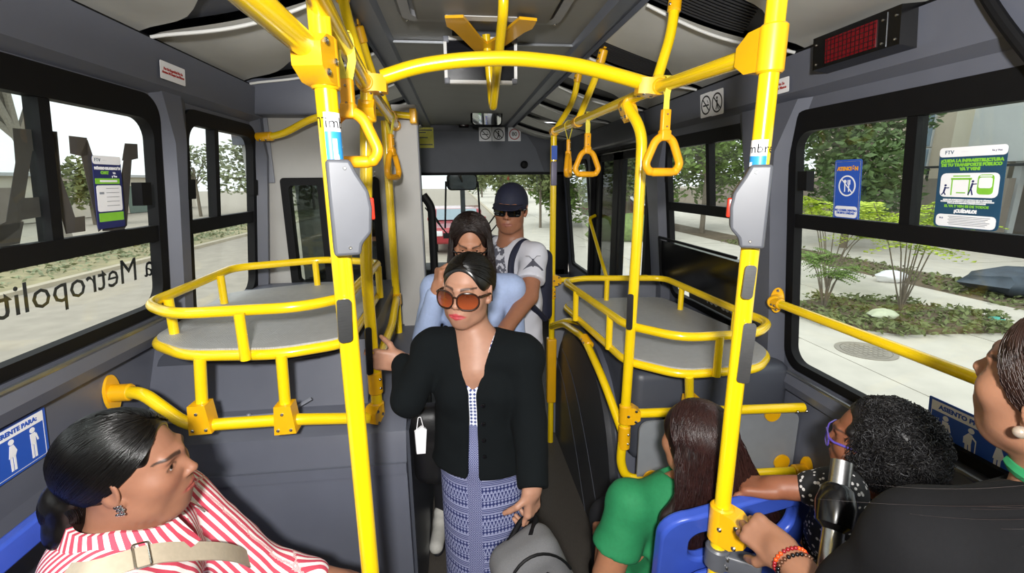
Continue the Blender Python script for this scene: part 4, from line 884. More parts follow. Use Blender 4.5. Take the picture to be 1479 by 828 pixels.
mb.build('pictogram', SIGNW, T); mb = MB(); rect(mb, -w_ * .42, -h_ * .46, w_ * .42, -h_ * .27, M, .0012, r_=.01); mb.build('text_box', SIGNW, T)
text('NO COMER DENTRO\nDE ESTA UNIDAD', w_ * .085, 0, -h_ * .365, M, SIGNB, T, bold=.0006)
# large poster
c, w_, h_ = size_between(1, (1358, 215), (1457, 207), (1349, 327), -.008); M = wallM(1, c)
T = sign('window_poster', 'teal and white poster about looking after public transport', M, w_, h_, TEAL, .012, 'poster')
def poster_common(T, M, w_, h_):
    mb = MB(); rect(mb, -w_ * .5, h_ * .385, w_ * .5, h_ * .5, M, .0012, r_=.008); mb.build('header_band', SIGNW, T); text('FTV', h_ * .065, -w_ * .34, h_ * .44, M, MATS['poster_teal'], T); text('· · · · ·', h_ * .03, -w_ * .1, h_ * .44, M, GRAYT, T)
poster_common(T, M, w_, h_); text('Va y Ven', h_ * .03, w_ * .36, h_ * .44, M, NAVY, T)
text('¡CUIDA LA INFRAESTRUCTURA\nDE TU TRANSPORTE PÚBLICO\nVA Y VEN!', w_ * .066, 0, h_ * .285, M, LIME, T, bold=.0008)
mb = MB(); rect(mb, -w_ * .44, -h_ * .11, w_ * .44, h_ * .185, M, .0012, r_=.012); mb.build('picture_box', SIGNW, T)
mb = MB(); y0 = -h_ * .085
for x in (-w_ * .25, w_ * .02): stroke(mb, (x, y0), (x, y0 + h_ * .2), w_ * .018, M, .0018)
stroke(mb, (-w_ * .27, y0 + h_ * .2), (w_ * .05, y0 + h_ * .2), w_ * .03, M, .0018); stroke(mb, (-w_ * .24, y0 + h_ * .235), (w_ * .02, y0 + h_ * .235), w_ * .018, M, .0018); stroke(mb, (-w_ * .17, y0 + h_ * .03), (-w_ * .03, y0 + h_ * .03), w_ * .018, M, .0018)
bx0, bx1 = w_ * .14, w_ * .37
rect(mb, bx0, y0 + h_ * .015, bx1, y0 + h_ * .25, M, .0018, r_=.008); mb.build('green_drawing', LIME, T); mb = MB(); rect(mb, bx0 + w_ * .02, y0 + h_ * .09, bx1 - w_ * .02, y0 + h_ * .215, M, .0024, r_=.005); rect(mb, bx0 + w_ * .03, y0 + h_ * .225, bx1 - w_ * .03, y0 + h_ * .24, M, .0024); mb.build('bus_screen', SIGNW, T)
mb = MB()
for hx, hy, kk in ((-w_ * .35, y0 + h_ * .12, -1), (w_ * .07, y0 + h_ * .17, 1)):
    disc(mb, hx, hy, w_ * .018, M, .0018); stroke(mb, (hx, hy - h_ * .02), (hx - w_ * .02, hy - h_ * .085), w_ * .028, M, .0018); stroke(mb, (hx, hy - h_ * .035), (hx + w_ * .06, hy - h_ * .03 * kk * kk), w_ * .016, M, .0018)
    stroke(mb, (hx - w_ * .02, hy - h_ * .085), (hx - w_ * .055, hy - h_ * (.12 if kk < 0 else .165)), w_ * .018, M, .0018); stroke(mb, (hx - w_ * .02, hy - h_ * .085), (hx + w_ * .01, hy - h_ * (.12 if kk < 0 else .165)), w_ * .018, M, .0018)
mb.build('figure', NAVY, T)
text('QUIEN SEA SORPRENDIDO O CAPTADO EN LAS CÁMARAS\nDE SEGURIDAD DAÑANDO LAS UNIDADES SERÁ CONSIGNADO\nPOR LAS AUTORIDADES CORRESPONDIENTES', w_ * .028, 0, -h_ * .165, M, SIGNW, T, bold=.0003)
text('EL VA Y VEN ES DE TODOS', w_ * .056, 0, -h_ * .225, M, LIME, T, bold=.0004); text('¡CUÍDALO!', w_ * .07, 0, -h_ * .285, M, SIGNW, T, bold=.001)
mb = MB(); rect(mb, -w_ * .46, -h_ * .485, w_ * .46, -h_ * .33, M, .0012, r_=.01); mb.build('text_box', SIGNW, T); text('BUS', h_ * .028, -w_ * .37, -h_ * .38, M, NAVY, T)
mb = MB()
for i in range(6): rect(mb, -w_ * (.26 - .02 * (i % 2)), -h_ * (.357 + .02 * i), w_ * (.38 - .03 * (i % 3)), -h_ * (.351 + .02 * i), M, .0018)
mb.build('printed_lines', GRAYT, T)
# left window poster (readable from inside)
c, w_, h_ = size_between(-1, (133, 225), (174, 226), (140, 333), -.008); M = wallM(-1, c)
T = sign('window_poster', 'navy and green attention-number poster on the left window', M, w_, h_, NAVY, .006, 'poster'); poster_common(T, M, w_, h_)
text('NÚMERO DE ATENCIÓN', w_ * .082, 0, h_ * .33, M, SIGNW, T, bold=.0008); text('CHAT', w_ * .10, -w_ * .12, h_ * .27, M, LIME, T, bold=.0008); text('VA\ny Ven', w_ * .08, w_ * .22, h_ * .245, M, SIGNW, T)
mb = MB(); rect(mb, -w_ * .46, h_ * .12, w_ * .4, h_ * .195, M, .0012); mb.build('green_band', LIME, T); mb = MB(); rect(mb, -w_ * .42, -h_ * .40, w_ * .46, -h_ * .28, M, .0012); mb.build('green_band', LIME, T)
mb = MB(); rect(mb, -w_ * .3, h_ * .145, w_ * .3, h_ * .172, M, .0018); mb.build('printed_line', SIGNW, T)
mb = MB(); rect(mb, -w_ * .44, -h_ * .26, w_ * .44, h_ * .10, M, .0012, r_=.006); mb.build('text_box', SIGNW, T); mb = MB()
for i in range(5): rect(mb, -w_ * .12, h_ * (.055 - .06 * i), w_ * .34, h_ * (.06 - .06 * i), M, .0018)
rect(mb, -w_ * .36, -h_ * .02, -w_ * .2, h_ * .01, M, .0018); mb.build('printed_lines', GRAYT, T)
# letter decals A and V on the outside of the left glass
def decal(label, polys, ins=-.018):
    P = [[atw(-1, u, v, ins) for u, v in pl] for pl in polys]; c = P[0][0]; M = wallM(-1, c); Mi = M.inverted(); T = thing('letter_decal', label, 'letter decal', c)
    mb = MB()
    for pl in P: mb.prism([((Mi @ q).x, (Mi @ q).y) for q in pl], .001, M)
    mb.build('letter', DECB, T); return T
decal('large brown letter A decal on the left window glass', [[(18, 185), (82, 190), (82, 220), (46, 218)], [(18, 185), (46, 218), (36, 280), (28, 330), (-2, 352), (-2, 325), (8, 320), (22, 235)], [(58, 190), (82, 190), (88, 255), (108, 314), (122, 312), (123, 334), (95, 338), (82, 290), (64, 222)], [(34, 286), (74, 284), (78, 310), (30, 318)], [(-2, 326), (34, 320), (28, 352), (-2, 357)]])
decal('large brown letter V decal on the left window glass', [[(99, 196), (125, 199), (127, 224), (118, 226), (101, 222)], [(116, 222), (126, 202), (148, 330), (142, 335)], [(126, 202), (134, 226), (152, 300), (183, 325), (178, 333), (148, 334)], [(183, 326), (190, 230), (178, 232), (168, 300), (160, 333)], [(180, 207), (198, 208), (199, 229), (190, 231), (176, 232)]])
# mirrored lettering on the lower left pane
a, b = atw(-1, -70, 461, -.024), atw(-1, 226, 382, -.024); M0 = wallM(-1, (a + b) / 2); ydir = (b - a).normalized()
Mt = frame_of((a + b) / 2, ydir, (LEAN, 0, 1)); T = thing('window_lettering', 'black lettering seen mirrored on the lower left window pane', 'lettering', (a + b) / 2)
text_mesh('ma Metropolitano', .108, Mt, SIGNK, 'lettering', T, mirror=True)
# preferential seat signs
def pref(label, c, w_, h_, M):
    T = sign('seat_sign', label, M, w_, h_, SIGNB, .004); mb = MB(); rect(mb, -w_ * .47, h_ * .25, w_ * .47, h_ * .45, M, .0012); mb.build('title_band', SIGNW, T); text('ASIENTO PREFERENTE PARA:', w_ * .062, 0, h_ * .35, M, SIGNB, T, bold=.0008)
    mb = MB()
    for sx in (-.47, .465): rect(mb, w_ * sx, -h_ * .45, w_ * (sx + .006), h_ * .25, M, .0012)
    rect(mb, -w_ * .47, -h_ * .455, w_ * .47, -h_ * .445, M, .0012); mb.build('border', SIGNW, T)
    for i, x in enumerate((-.33, -.11, .12, .34)):
        mb = MB(); X = x * w_; s = h_ * .62
        disc(mb, X + (.02 * s if i == 1 else 0), s * .27, s * .085, M, .0012)
        if i == 2: mb.prism([(X - .06 * s, .17 * s), (X + .06 * s, .17 * s), (X + .15 * s, -.05 * s), (X + .08 * s, -.2 * s), (X - .12 * s, -.2 * s)], .0006, M @ Matrix.Translation((0, 0, .0012)))
        elif i == 1: mb.prism([(X - .04 * s, .18 * s), (X + .07 * s, .14 * s), (X + .05 * s, -.2 * s), (X - .16 * s, -.2 * s), (X - .17 * s, .0 * s)], .0006, M @ Matrix.Translation((0, 0, .0012))); stroke(mb, (X + .17 * s, .0), (X + .17 * s, -.62 * s), .025 * s, M, .0012); stroke(mb, (X + .05 * s, .1 * s), (X + .17 * s, 0), .05 * s, M, .0012)
        else: mb.prism([(X - .09 * s, .17 * s), (X + .09 * s, .17 * s), (X + .08 * s, -.2 * s), (X - .08 * s, -.2 * s)], .0006, M @ Matrix.Translation((0, 0, .0012))); stroke(mb, (X + .1 * s, .12 * s), (X + .16 * s, -.12 * s), .05 * s, M, .0012)
        for q in (-.05, .05): stroke(mb, (X + q * s - (.03 * s if i == 1 else 0), -.18 * s), (X + q * s, -.62 * s), .07 * s, M, .0012)
        mb.build('pictogram', SIGNW, T)
    return T
a, b = V(wx(-1, .98, .001), atw(-1, 60, 577, 0).y, 0), None
p0 = atw(-1, 61, 579, .004); p1 = atw(-1, 63, 652, .004); hh = p0.z - p1.z; ww = hh * 1.9
M = frame_of(V(wx(-1, (p0.z + p1.z) / 2, .004), p0.y - ww / 2, (p0.z + p1.z) / 2 - .014), (0, 1, 0), (LEAN, 0, 1)); pref('blue preferential seat sign on the left wall panel', None, ww, hh, M)
p0 = atw(1, 1338, 571, .004); p1 = atw(1, 1345, 640, .004)
hh = .15; ww = .30; M = frame_of(V(wx(1, 1.02, -.005), p0.y - ww / 2, p0.z - hh / 2), (0, -1, 0), (-LEAN, 0, 1)); pref('blue preferential seat sign low on the right window', None, ww, hh, M)
# small white notices
def notice(label, side, c00, c10, c01, lines, ins):
    c, w_, h_ = size_between(side, c00, c10, c01, ins); M = wallM(side, c); T = sign('safety_notice', label, M, w_, h_, SIGNW, .004); text(lines, min(h_ * .26, w_ * .078), 0, 0, M, DRED, T, bold=.0005); return T
notice('small white notice with red lettering above the left windows', -1, (231, 87), (267, 100), (231, 113), 'Por Su Seguridad No Se\nAsome Ni Saque Las Manos', .038)
notice('small white notice with red lettering near the LED display', 1, (1095, 122), (1140, 112), (1095, 142), 'Por Su Seguridad No Se\nAsome Ni Saque Las Manos', .038)
def prohib(label, M, w_, kind):
    T = sign('prohibition_sticker', label, M, w_, w_ * 1.05, SIGNW, .006); mb = MB(); annulus(mb, 0, 0, w_ * .42, w_ * .35, M, .0012); mb.build('ring', SIGNK if kind != '80' else DRED, T)
    if kind == '80': text('80', w_ * .42, 0, 0, M, SIGNK, T, bold=.001)
    else:
        mb = MB()
        if kind == 'smoke': rect(mb, -w_ * .25, -w_ * .05, w_ * .25, w_ * .02, M, .0012); stroke(mb, (w_ * .2, w_ * .06), (w_ * .1, w_ * .2), w_ * .03, M, .0012)
        else: disc(mb, 0, w_ * .2, w_ * .06, M, .0012); stroke(mb, (0, w_ * .12), (0, -w_ * .08), w_ * .1, M, .0012); stroke(mb, (0, -w_ * .05), (-w_ * .1, -w_ * .28), w_ * .06, M, .0012); stroke(mb, (0, -w_ * .05), (w_ * .1, -w_ * .28), w_ * .06, M, .0012)
        stroke(mb, (-w_ * .26, w_ * .26), (w_ * .26, -w_ * .26), w_ * .06, M, .0016); mb.build('pictogram', SIGNK, T)
for u, kind, lab in ((1020, 'smoke', 'no-smoking sticker above the second right window'), (1036, 'person', 'no-standing sticker beside the no-smoking sticker on right')):
    p = atw(1, u, 152 - (u - 1020) * .25, .038); prohib(lab, wallM(1, p), .105, kind)
for u, kind, lab in ((701, 'smoke', 'no-smoking sticker behind the round-cornered mirror'), (720, 'person', 'no-talking sticker between smoking and speed stickers'), (743, '80', 'red-ringed speed sticker reading 80 on front header')):
    p = at(u, 194, Y=YF - .094); prohib(lab, frame_of(p, (1, 0, 0), (0, 0, 1)), .145, kind)
p = at(614, 199, Y=YF - .094); M = frame_of(p, (1, 0, 0), (0, 0, 1)); T = sign('yellow_notice', 'yellow paper notice on the front header beside partition', M, .19, .22, YNOT, .002); [rect(q, -.08, y_, x_, y_ + .012, M, .0014) or q.build('printed_line', SIGNK, T) for y_, x_, q in ((.075, .08, MB()), (.05, .01, MB()), (-.005, .03, MB()), (-.08, .08, MB()))]
p = at(670, 179, Y=YF - .1); mb = MB(); mb.box(p - V(.055, .02, .04), p + V(.055, .01, .04), bev=.008); T = thing('indicator_box', 'small dark red indicator light on the front header', 'indicator', p); mb.build('housing', BLACK, T); MB().box(p + V(-.042, -.024, -.028), p + V(.042, -.018, .028), bev=.004).build('lens', mat('dark_red_lens', '3A1214', .2), T)
for u, v, lb in ((785, 192, 'black rubber plug beside the far right hanger on front header'), (757, 238, 'black rubber plug just above the windscreen edge')):
    p = at(u, v, Y=YF - .095); T = thing('rubber_plug', lb, 'plug', p, 'plugs in the front header'); mb = MB(); mb.lathe([(.04, 0), (.045, .01), (.03, .02), (.012, .022)], axisM(p, (0, -1, 0)), 20); mb.build('cap', BLACK, T)
# interior and windscreen mirrors
def mirror(label, u0, v0, u1, v1, Y, arm):
    a, b = at(u0, v0, Y=Y), at(u1, v1, Y=Y); c = (a + b) / 2; w_, h_ = b.x - a.x, a.z - b.z; T = thing('rear_view_mirror', label, 'mirror', c)
    M = frame_of(c, (1, .12, 0), (0, -.15, 1)); mb = MB(); mb.prism(rrect(-w_ / 2, -h_ / 2, w_ / 2, h_ / 2, h_ * .28), .05, M @ Matrix.Translation((0, 0, -.05))); mb.build('housing', BLACK, T)
    mb = MB(); mb.prism(rrect(-w_ * .46, -h_ * .42, w_ * .46, h_ * .42, h_ * .22), .003, M); mb.build('mirror_glass', mat('mirror_glass', 'D0D4D6', .03, 1.0, .0), T); MB().tube([c + V(0, .02, 0), Vector(arm)], .014, 8).build('arm', BLACK, T); return T
mirror('interior mirror hanging below the front of the ceiling', 680, 158, 726, 182, 4.6, at(703, 140, Y=4.75)); mirror('rectangular mirror at the top of the windscreen', 645, 251, 690, 275, YF + .42, (0.02, YF + .10, 1.9))
T = thing('mirror_bracket', 'black outside mirror arm with wipers before the windscreen', 'mirror bracket', (0, YF + .4, .8)); MB().tube([at(644, 262, Y=YF + .44), at(643, 330, Y=YF + .4)], .012, 8).build('rod', BLACK, T); MB().tube([at(690, 262, Y=YF + .44), at(694, 330, Y=YF + .4)], .012, 8).build('rod', BLACK, T); a = at(668, 275, Y=YF + .35); MB().box(a + V(-.03, 0, -.9), a + V(.03, .03, 0)).build('post', GREYD, T)
for p0_, p1_, lb in (((612, 286), (640, 332), 'black wiper between driver partition and red car'), ((716, 310), (690, 345), 'black wiper between red car and capped man')):
    T = thing('wiper', lb, 'wiper', at(*p1_, Y=YF + .05), 'windscreen wipers'); MB().tube([at(*p0_, Y=YF + .05), at(*p1_, Y=YF + .07)], .009, 6).build('arm', BLACK, T); MB().tube([at(p0_[0] + 2, p0_[1] + 14, Y=YF + .03), at(p1_[0] + 6, p1_[1] + 6, Y=YF + .03)], .008, 6).build('blade', BLACK, T)
# monitor with white frame
a, b = at(640, 52, Y=2.16), at(747, 122, Y=2.16); T = thing('ceiling_monitor', 'dark screen in white frame hanging behind the V bracket', 'monitor', V((a.x + b.x) / 2, 2.16, b.z)); c = (a + b) / 2; w_, h_ = b.x - a.x, a.z - b.z; M = frame_of(c, (1, 0, 0), (0, 0, 1))
MB().box((-w_ / 2 + .005, -h_ / 2 + .005, -.03), (w_ / 2 - .005, h_ / 2 - .005, -.004), M).build('screen', mat('screen_dark', '1B1C20', .12), T)
for x0, y0, x1, y1 in ((-w_ / 2, -h_ / 2 + .02, -w_ / 2 + .013, h_ / 2 - .02), (w_ / 2 - .013, -h_ / 2 + .02, w_ / 2, h_ / 2 - .02), (-w_ / 2 + .02, -h_ / 2, w_ / 2 - .02, -h_ / 2 + .014), (-w_ / 2 + .02, h_ / 2 - .014, w_ / 2 - .02, h_ / 2)): MB().box((x0, y0, -.02), (x1, y1, .004), M).build('frame_bar', WHITE, T)
for sx in (-1, 1):
    for sy in (-1, 1): MB().box((sx * (w_ / 2 - .011) - .013, sy * (h_ / 2 - .011) - .013, -.022), (sx * (w_ / 2 - .011) + .013, sy * (h_ / 2 - .011) + .013, .006), M, bev=.006).build('corner', GREYL, T)
MB().box((-.12, h_ / 2 - .01, -.03), (.12, h_ / 2 + .03, -.015), M).build('mount', GREYD, T)
# LED display
a, b, cc = atw(1, 1180, 72, .07), atw(1, 1308, 30, .07), atw(1, 1175, 110, .07)
y0, y1 = a.y, b.y; L_ = abs(y1 - y0); M = wallM(1, V(wx(1, 2.12, .030), (y0 + y1) / 2, 2.135)); hh = .115
T = thing('led_display', 'black LED display with red dot-matrix panel above the right window', 'LED display', M.translation)
mb = MB(); mb.prism([(-.02, -hh / 2), (.055, -hh / 2 + .02), (.055, hh / 2), (-.02, hh / 2)], L_, M @ frame_of((-L_ / 2, 0, 0), (0, 0, 1), (0, 1, 0)) if False else M @ Matrix(((0, 0, 1, -L_ / 2), (0, 1, 0, 0), (1, 0, 0, 0), (0, 0, 0, 1)))); mb.build('housing', BLACKG, T)
sx0, sx1, sy0, sy1 = -L_ * .32, L_ * .27, -hh * .24, hh * .36
MB().box((sx0, sy0, .052), (sx1, sy1, .0585), M).build('screen', mat('led_red', '4A0A10', .25, emit='7A0A14', estr=.28), T)
for i in range(12): x = sx0 + (sx1 - sx0) * (i + .5) / 12; MB().box((x - .001, sy0, .0585), (x + .001, sy1, .0593), M).build('grid_bar', BLACK, T)
for i in range(5): y = sy0 + (sy1 - sy0) * (i + .5) / 5; MB().box((sx0, y - .001, .0585), (sx1, y + .001, .0593), M).build('grid_bar', BLACK, T)
for x in (-L_ * .45, L_ * .33, L_ * .46):
    for y in (-hh * .2, hh * .3): bolt(M @ V(x, y, .055), M.to_3x3() @ V(0, 0, 1), T, .004)
MB().box((L_ * .37, -hh * .3, .055), (L_ * .373, hh * .44, .0565), M).build('seam', ALU, T)
# side destination board in second right window with mirrored number
T = thing('destination_board', 'black destination board standing in the second right window', 'display board', wp(1, 2.3, 1.1)); yA, yB = 1.93, 2.78
mb = MB(); vs = [wp(1, y, z, i_) for i_ in (.02, .07) for y, z in ((yA, 1.15), (yB, 1.15), (yB, 1.38), (yA, 1.38))]; mb.add(vs, [(0, 1, 2, 3), (4, 5, 6, 7), (0, 1, 5, 4), (1, 2, 6, 5), (2, 3, 7, 6), (3, 0, 4, 7)]); mb.build('case', BLACKG, T)
mb = MB(); mb.tube([wp(1, yB - .03, z, .08) for z in (1.1, 1.40)] + [wp(1, yA, 1.40, .08)], .008, 6); mb.build('edge_frame', BLACK, T)
p = wp(1, 2.22, 1.105, -.006); M = wallM(1, p); T = sign('number_strip', 'grey strip with mirrored white fleet number below destination board', M, .66, .10, mat('strip_grey', '55504C', .5), .002); text('063 061', .085, 0, 0, M, SIGNW, T, mirror=True, bold=.002)
# ================================================================== blue seats
def seat(label, o, rz, w_=.44, back_h=.50, seat_z=.44, tilt=.16, roll=0.0):
    """moulded shell seat; o = floor point under the seat centre-back, facing +Y before rz"""
    T = thing('bus_seat', label, 'seat', o); M = Matrix.Translation(o) @ Matrix.Rotation(rz, 4, 'Z'); h = w_ / 2
    Mb = M @ Matrix.Translation((0, .02, seat_z)) @ Matrix.Rotation(tilt, 4, 'X') @ Matrix.Rotation(roll, 4, 'Y')   # local: x across, z up, y thickness
    out = rrect(-h, 0, h, back_h, .075, 7)
    # hand-hole near the top
    ih = [(x, z) for x, z in rrect(-h * .70, back_h - .155, h * .70, back_h - .055, .04, 7)]
    n = len(out)
    def y_of(x, z): return .035 * (abs(x) / h) ** 2 * 1.0
    vs = []; t = .035
    ring_o = out; ring_i = ih
    for pts, dy, sc in ((ring_o, 0, 1), (ring_i, 0, 1), (ring_i, -t, 1), (ring_o, -t, 1)):
        for x, z in pts: vs.append(Mb @ V(x, y_of(x, z) + dy, z))
    # upper ring (hole to upper outline) : use matched points only for the upper band; lower panel separate
    mb = MB(); fs = []
    for r_ in range(4):
        for i in range(n): fs.append((r_ * n + i, r_ * n + (i + 1) % n, ((r_ + 1) % 4) * n + (i + 1) % n, ((r_ + 1) % 4) * n + i))
    mb.add(vs, fs); o1 = mb.build('back_shell', BLUEP, T, smooth=50); bv = o1.modifiers.new('b', 'BEVEL'); bv.width = .009; bv.segments = 3; bv.limit_method = 'ANGLE'; bv.angle_limit = .8
    mb = MB(); pts = rrect(-h * .80, .03, h * .80, back_h - .17, .05, 6); mb.prism(pts, .02, Mb @ frame_of((0, -.055, 0), (1, 0, 0), (0, 0, 1)) @ Matrix.Translation((0, 0, -.02))); o2 = mb.build('back_panel', BLUEP, T); bv = o2.modifiers.new('b', 'BEVEL'); bv.width = .012; bv.segments = 3
    mb = MB(); mb.prism(rrect(-h, .0, h, .43, .08), .045, M @ Matrix.Translation((0, .02, seat_z - .03))); o3 = mb.build('seat_pan', BLUEP, T); bv = o3.modifiers.new('b', 'BEVEL'); bv.width = .015; bv.segments = 3
    mb = MB(); mb.box((-h * .8, .08, o[2] * 0 + .0), (h * .8, .36, seat_z - .03), M, bev=.02); mb.build('pedestal', GREYD, T); return T
# right-hand pair and the sideways seat on the left
sA, sB = at(963, 752, Z=.90), at(1197, 690, Z=.90)
ang = math.atan2(sB.y - sA.y, sB.x - sA.x) * .6
cA = V(.762, 1.05, 0); wS = .48
seat('blue moulded seat shell behind the long-haired woman in green', cA, .14, wS, .48, .45, roll=-.08)
seat('blue moulded seat shell behind the curly-haired woman by right window', V(1.185, .99, 0), .05, .30, .475, .45, roll=-.05)
sl0, sl1 = at(-40, 822, X=-.90), at(95, 733, X=-.90)
seat('blue moulded seat shell under the striped-shirt woman along left wall', V(-.86, .80, 0), -PI / 2, .56, .62, .46, .10)
# ================================================================== sculpting engine: distance field on a grid, polygonised
def npv(p): return np.array([p[0], p[1], p[2]], dtype=np.float32)
def vnoise(P, sc, seed):
    """smooth value noise -1..1 at points (n,3)"""
    q = P * sc; i = np.floor(q).astype(np.int64); f = (q - i).astype(np.float32); f = f * f * (3 - 2 * f); out = 0
    for dx in (0, 1):
        for dy in (0, 1):
            for dz in (0, 1):
                h = ((i[..., 0] + dx) * 73856093) ^ ((i[..., 1] + dy) * 19349663) ^ ((i[..., 2] + dz) * 83492791) ^ (seed * 7919)
                h = (h ^ (h >> 13)) * 1274126177; h = (h ^ (h >> 16)) & 0xffff
                out = out + (h / 32767.5 - 1).astype(np.float32) * (f[..., 0] if dx else 1 - f[..., 0]) * (f[..., 1] if dy else 1 - f[..., 1]) * (f[..., 2] if dz else 1 - f[..., 2])
    return out
class Vol:
    def __init__(s, lo, hi, h, fine=()):
        s.ax = []
        for a in range(3):
            x = lo[a]; pts = [x]
            while x < hi[a]:
                st = h
                for flo, fhi, fh in fine:
                    if flo[a] <= x <= fhi[a]: st = min(st, fh)
                x += st; pts.append(x)
            s.ax.append(np.array(pts, dtype=np.float32))
        s.D = np.full([len(a) for a in s.ax], 1.0, dtype=np.float32)
    def block(s, lo, hi):
        sl = []
        for a in range(3):
            i0 = max(0, int(np.searchsorted(s.ax[a], lo[a])) - 1); i1 = min(len(s.ax[a]), int(np.searchsorted(s.ax[a], hi[a])) + 1)
            if i1 <= i0: return None, None
            sl.append(slice(i0, i1))
        g = np.stack(np.meshgrid(s.ax[0][sl[0]], s.ax[1][sl[1]], s.ax[2][sl[2]], indexing='ij'), -1); return tuple(sl), g
    def op(s, prim, k=.01, mode='add'):
        fn, lo, hi = prim; m = k + .03
        sl, g = s.block([x - m for x in lo], [x + m for x in hi])
        if sl is None: return s
        d = fn(g); D = s.D[sl]
        if mode == 'add':
            h = np.clip(.5 + .5 * (D - d) / max(k, 1e-5), 0, 1); s.D[sl] = D * (1 - h) + d * h - k * h * (1 - h)
        elif mode == 'sub':
            h = np.clip(.5 - .5 * (D + d) / max(k, 1e-5), 0, 1); s.D[sl] = D * (1 - h) + (-d) * h + k * h * (1 - h)
        return s
    def add(s, *prims, k=.01):
        for p in prims: s.op(p, k)
        return s
    def sub(s, *prims, k=.004):
        for p in prims: s.op(p, k, 'sub')
        return s
    def noise(s, amp, sc, seed=1, lo=None, hi=None):
        g = np.stack(np.meshgrid(*s.ax, indexing='ij'), -1); m = np.abs(s.D) < .05; P = g[m]; s.D[m] += amp * vnoise(P * np.array(sc, dtype=np.float32), 1.0, seed); return s
    def mesh(s):
        D = s.D; ax = s.ax; nx, ny, nz = D.shape; S = D < 0; acc_i = []; acc_p = []; quads = []
        cn = (nx - 1, ny - 1, nz - 1)
        def cid(i, j, k): return (i * cn[1] + j) * cn[2] + k
        for a in range(3):
            A = [slice(None)] * 3; B = [slice(None)] * 3; A[a] = slice(0, -1); B[a] = slice(1, None)
            idx = np.argwhere(S[tuple(A)] != S[tuple(B)]); 
            if len(idx) == 0: continue
            b, c = [q for q in range(3) if q != a]
            ok = (idx[:, b] > 0) & (idx[:, b] < D.shape[b] - 1) & (idx[:, c] > 0) & (idx[:, c] < D.shape[c] - 1); idx = idx[ok]
            i2 = idx.copy(); i2[:, a] += 1; d0 = D[idx[:, 0], idx[:, 1], idx[:, 2]]; d1 = D[i2[:, 0], i2[:, 1], i2[:, 2]]; t = d0 / (d0 - d1)
            p = np.stack([ax[q][idx[:, q]] for q in range(3)], 1); p[:, a] += t * (ax[a][i2[:, a]] - ax[a][idx[:, a]])
            cells = []
            for db, dc in ((-1, -1), (0, -1), (0, 0), (-1, 0)):
                c_ = idx.copy(); c_[:, b] += db; c_[:, c] += dc; ci = cid(c_[:, 0], c_[:, 1], c_[:, 2]); cells.append(ci); acc_i.append(ci); acc_p.append(p)
            q = np.stack(cells, 1); flip = (d0 < 0) if a != 1 else (d0 >= 0); q[~flip] = q[~flip][:, ::-1]; quads.append(q)
        I = np.concatenate(acc_i); P = np.concatenate(acc_p); Q = np.concatenate(quads); u, inv = np.unique(I, return_inverse=True); n = len(u); cnt = np.bincount(inv, minlength=n)
        vs = np.stack([np.bincount(inv, P[:, a], n) / cnt for a in range(3)], 1); Q = np.searchsorted(u, Q); return vs, Q
def mesh_obj(name, vs, Q, m, parent, col=None, pat=None, smooth=True, relax=1):
    me = bpy.data.meshes.new(name)
    if relax and len(Q):
        e = np.concatenate([Q[:, [0, 1]], Q[:, [1, 2]], Q[:, [2, 3]], Q[:, [3, 0]]])
        for _ in range(relax):
            s_ = np.zeros_like(vs); c_ = np.bincount(e.ravel(), minlength=len(vs))[:, None]
            for a, b in ((0, 1), (1, 0)):
                for q in range(3): s_[:, q] += np.bincount(e[:, a], vs[e[:, b], q], len(vs))
            vs = vs * .5 + .5 * s_ / np.maximum(c_, 1)
    me.vertices.add(len(vs)); me.vertices.foreach_set('co', vs.astype(np.float32).ravel()); me.loops.add(Q.size); me.loops.foreach_set('vertex_index', Q.astype(np.int32).ravel()); k = Q.shape[1]
    me.polygons.add(len(Q)); me.polygons.foreach_set('loop_start', np.arange(0, Q.size, k, dtype=np.int32)); me.polygons.foreach_set('loop_total', np.full(len(Q), k, dtype=np.int32)); me.update(calc_edges=True); me.validate()
    me.polygons.foreach_set('use_smooth', np.full(len(me.polygons), smooth)); me.materials.append(m)
    if col is not None:
        a = me.color_attributes.new('col', 'FLOAT_COLOR', 'POINT'); c4 = np.ones((len(vs), 4), dtype=np.float32); c4[:, :3] = col(vs) if callable(col) else col; a.data.foreach_set('color', c4.ravel())
    if pat is not None:
        a = me.attributes.new('pat', 'FLOAT_VECTOR', 'POINT'); a.data.foreach_set('vector', pat(vs).astype(np.float32).ravel())
    o = bpy.data.objects.new(name, me); COL.objects.link(o)
    if parent is not None: put(o, parent)
    return o
# primitives -> (function, lo, hi)
def cap(a, b, ra, rb):
    a, b = npv(a), npv(b); ab = b - a; L2 = float(ab @ ab) + 1e-12; r_ = max(ra, rb)
    def f(g):
        p = g - a; t = np.clip((p @ ab) / L2, 0, 1); return np.linalg.norm(p - t[..., None] * ab, axis=-1) - (ra + (rb - ra) * t)
    return f, np.minimum(a, b) - r_, np.maximum(a, b) + r_
def ecap(a, b, ra, rb, side):
    """tapered capsule with elliptical section; ra=(across side, depth)"""
    a, b = npv(a), npv(b); ab = b - a; L = float(np.linalg.norm(ab)) + 1e-9; ax = ab / L; s_ = npv(side); s_ = s_ - ax * (s_ @ ax); s_ /= np.linalg.norm(s_); n = np.cross(ax, s_); R_ = max(*ra, *rb)
    def f(g):
        p = g - a; h = p @ ax; t = np.clip(h / L, 0, 1); rx = ra[0] + (rb[0] - ra[0]) * t; ry = ra[1] + (rb[1] - ra[1]) * t; m = np.minimum(rx, ry); e = (h - t * L)
        q = np.sqrt(((p @ s_) / rx) ** 2 + ((p @ n) / ry) ** 2 + (e / m) ** 2); return (q - 1) * m
    return f, np.minimum(a, b) - R_, np.maximum(a, b) + R_
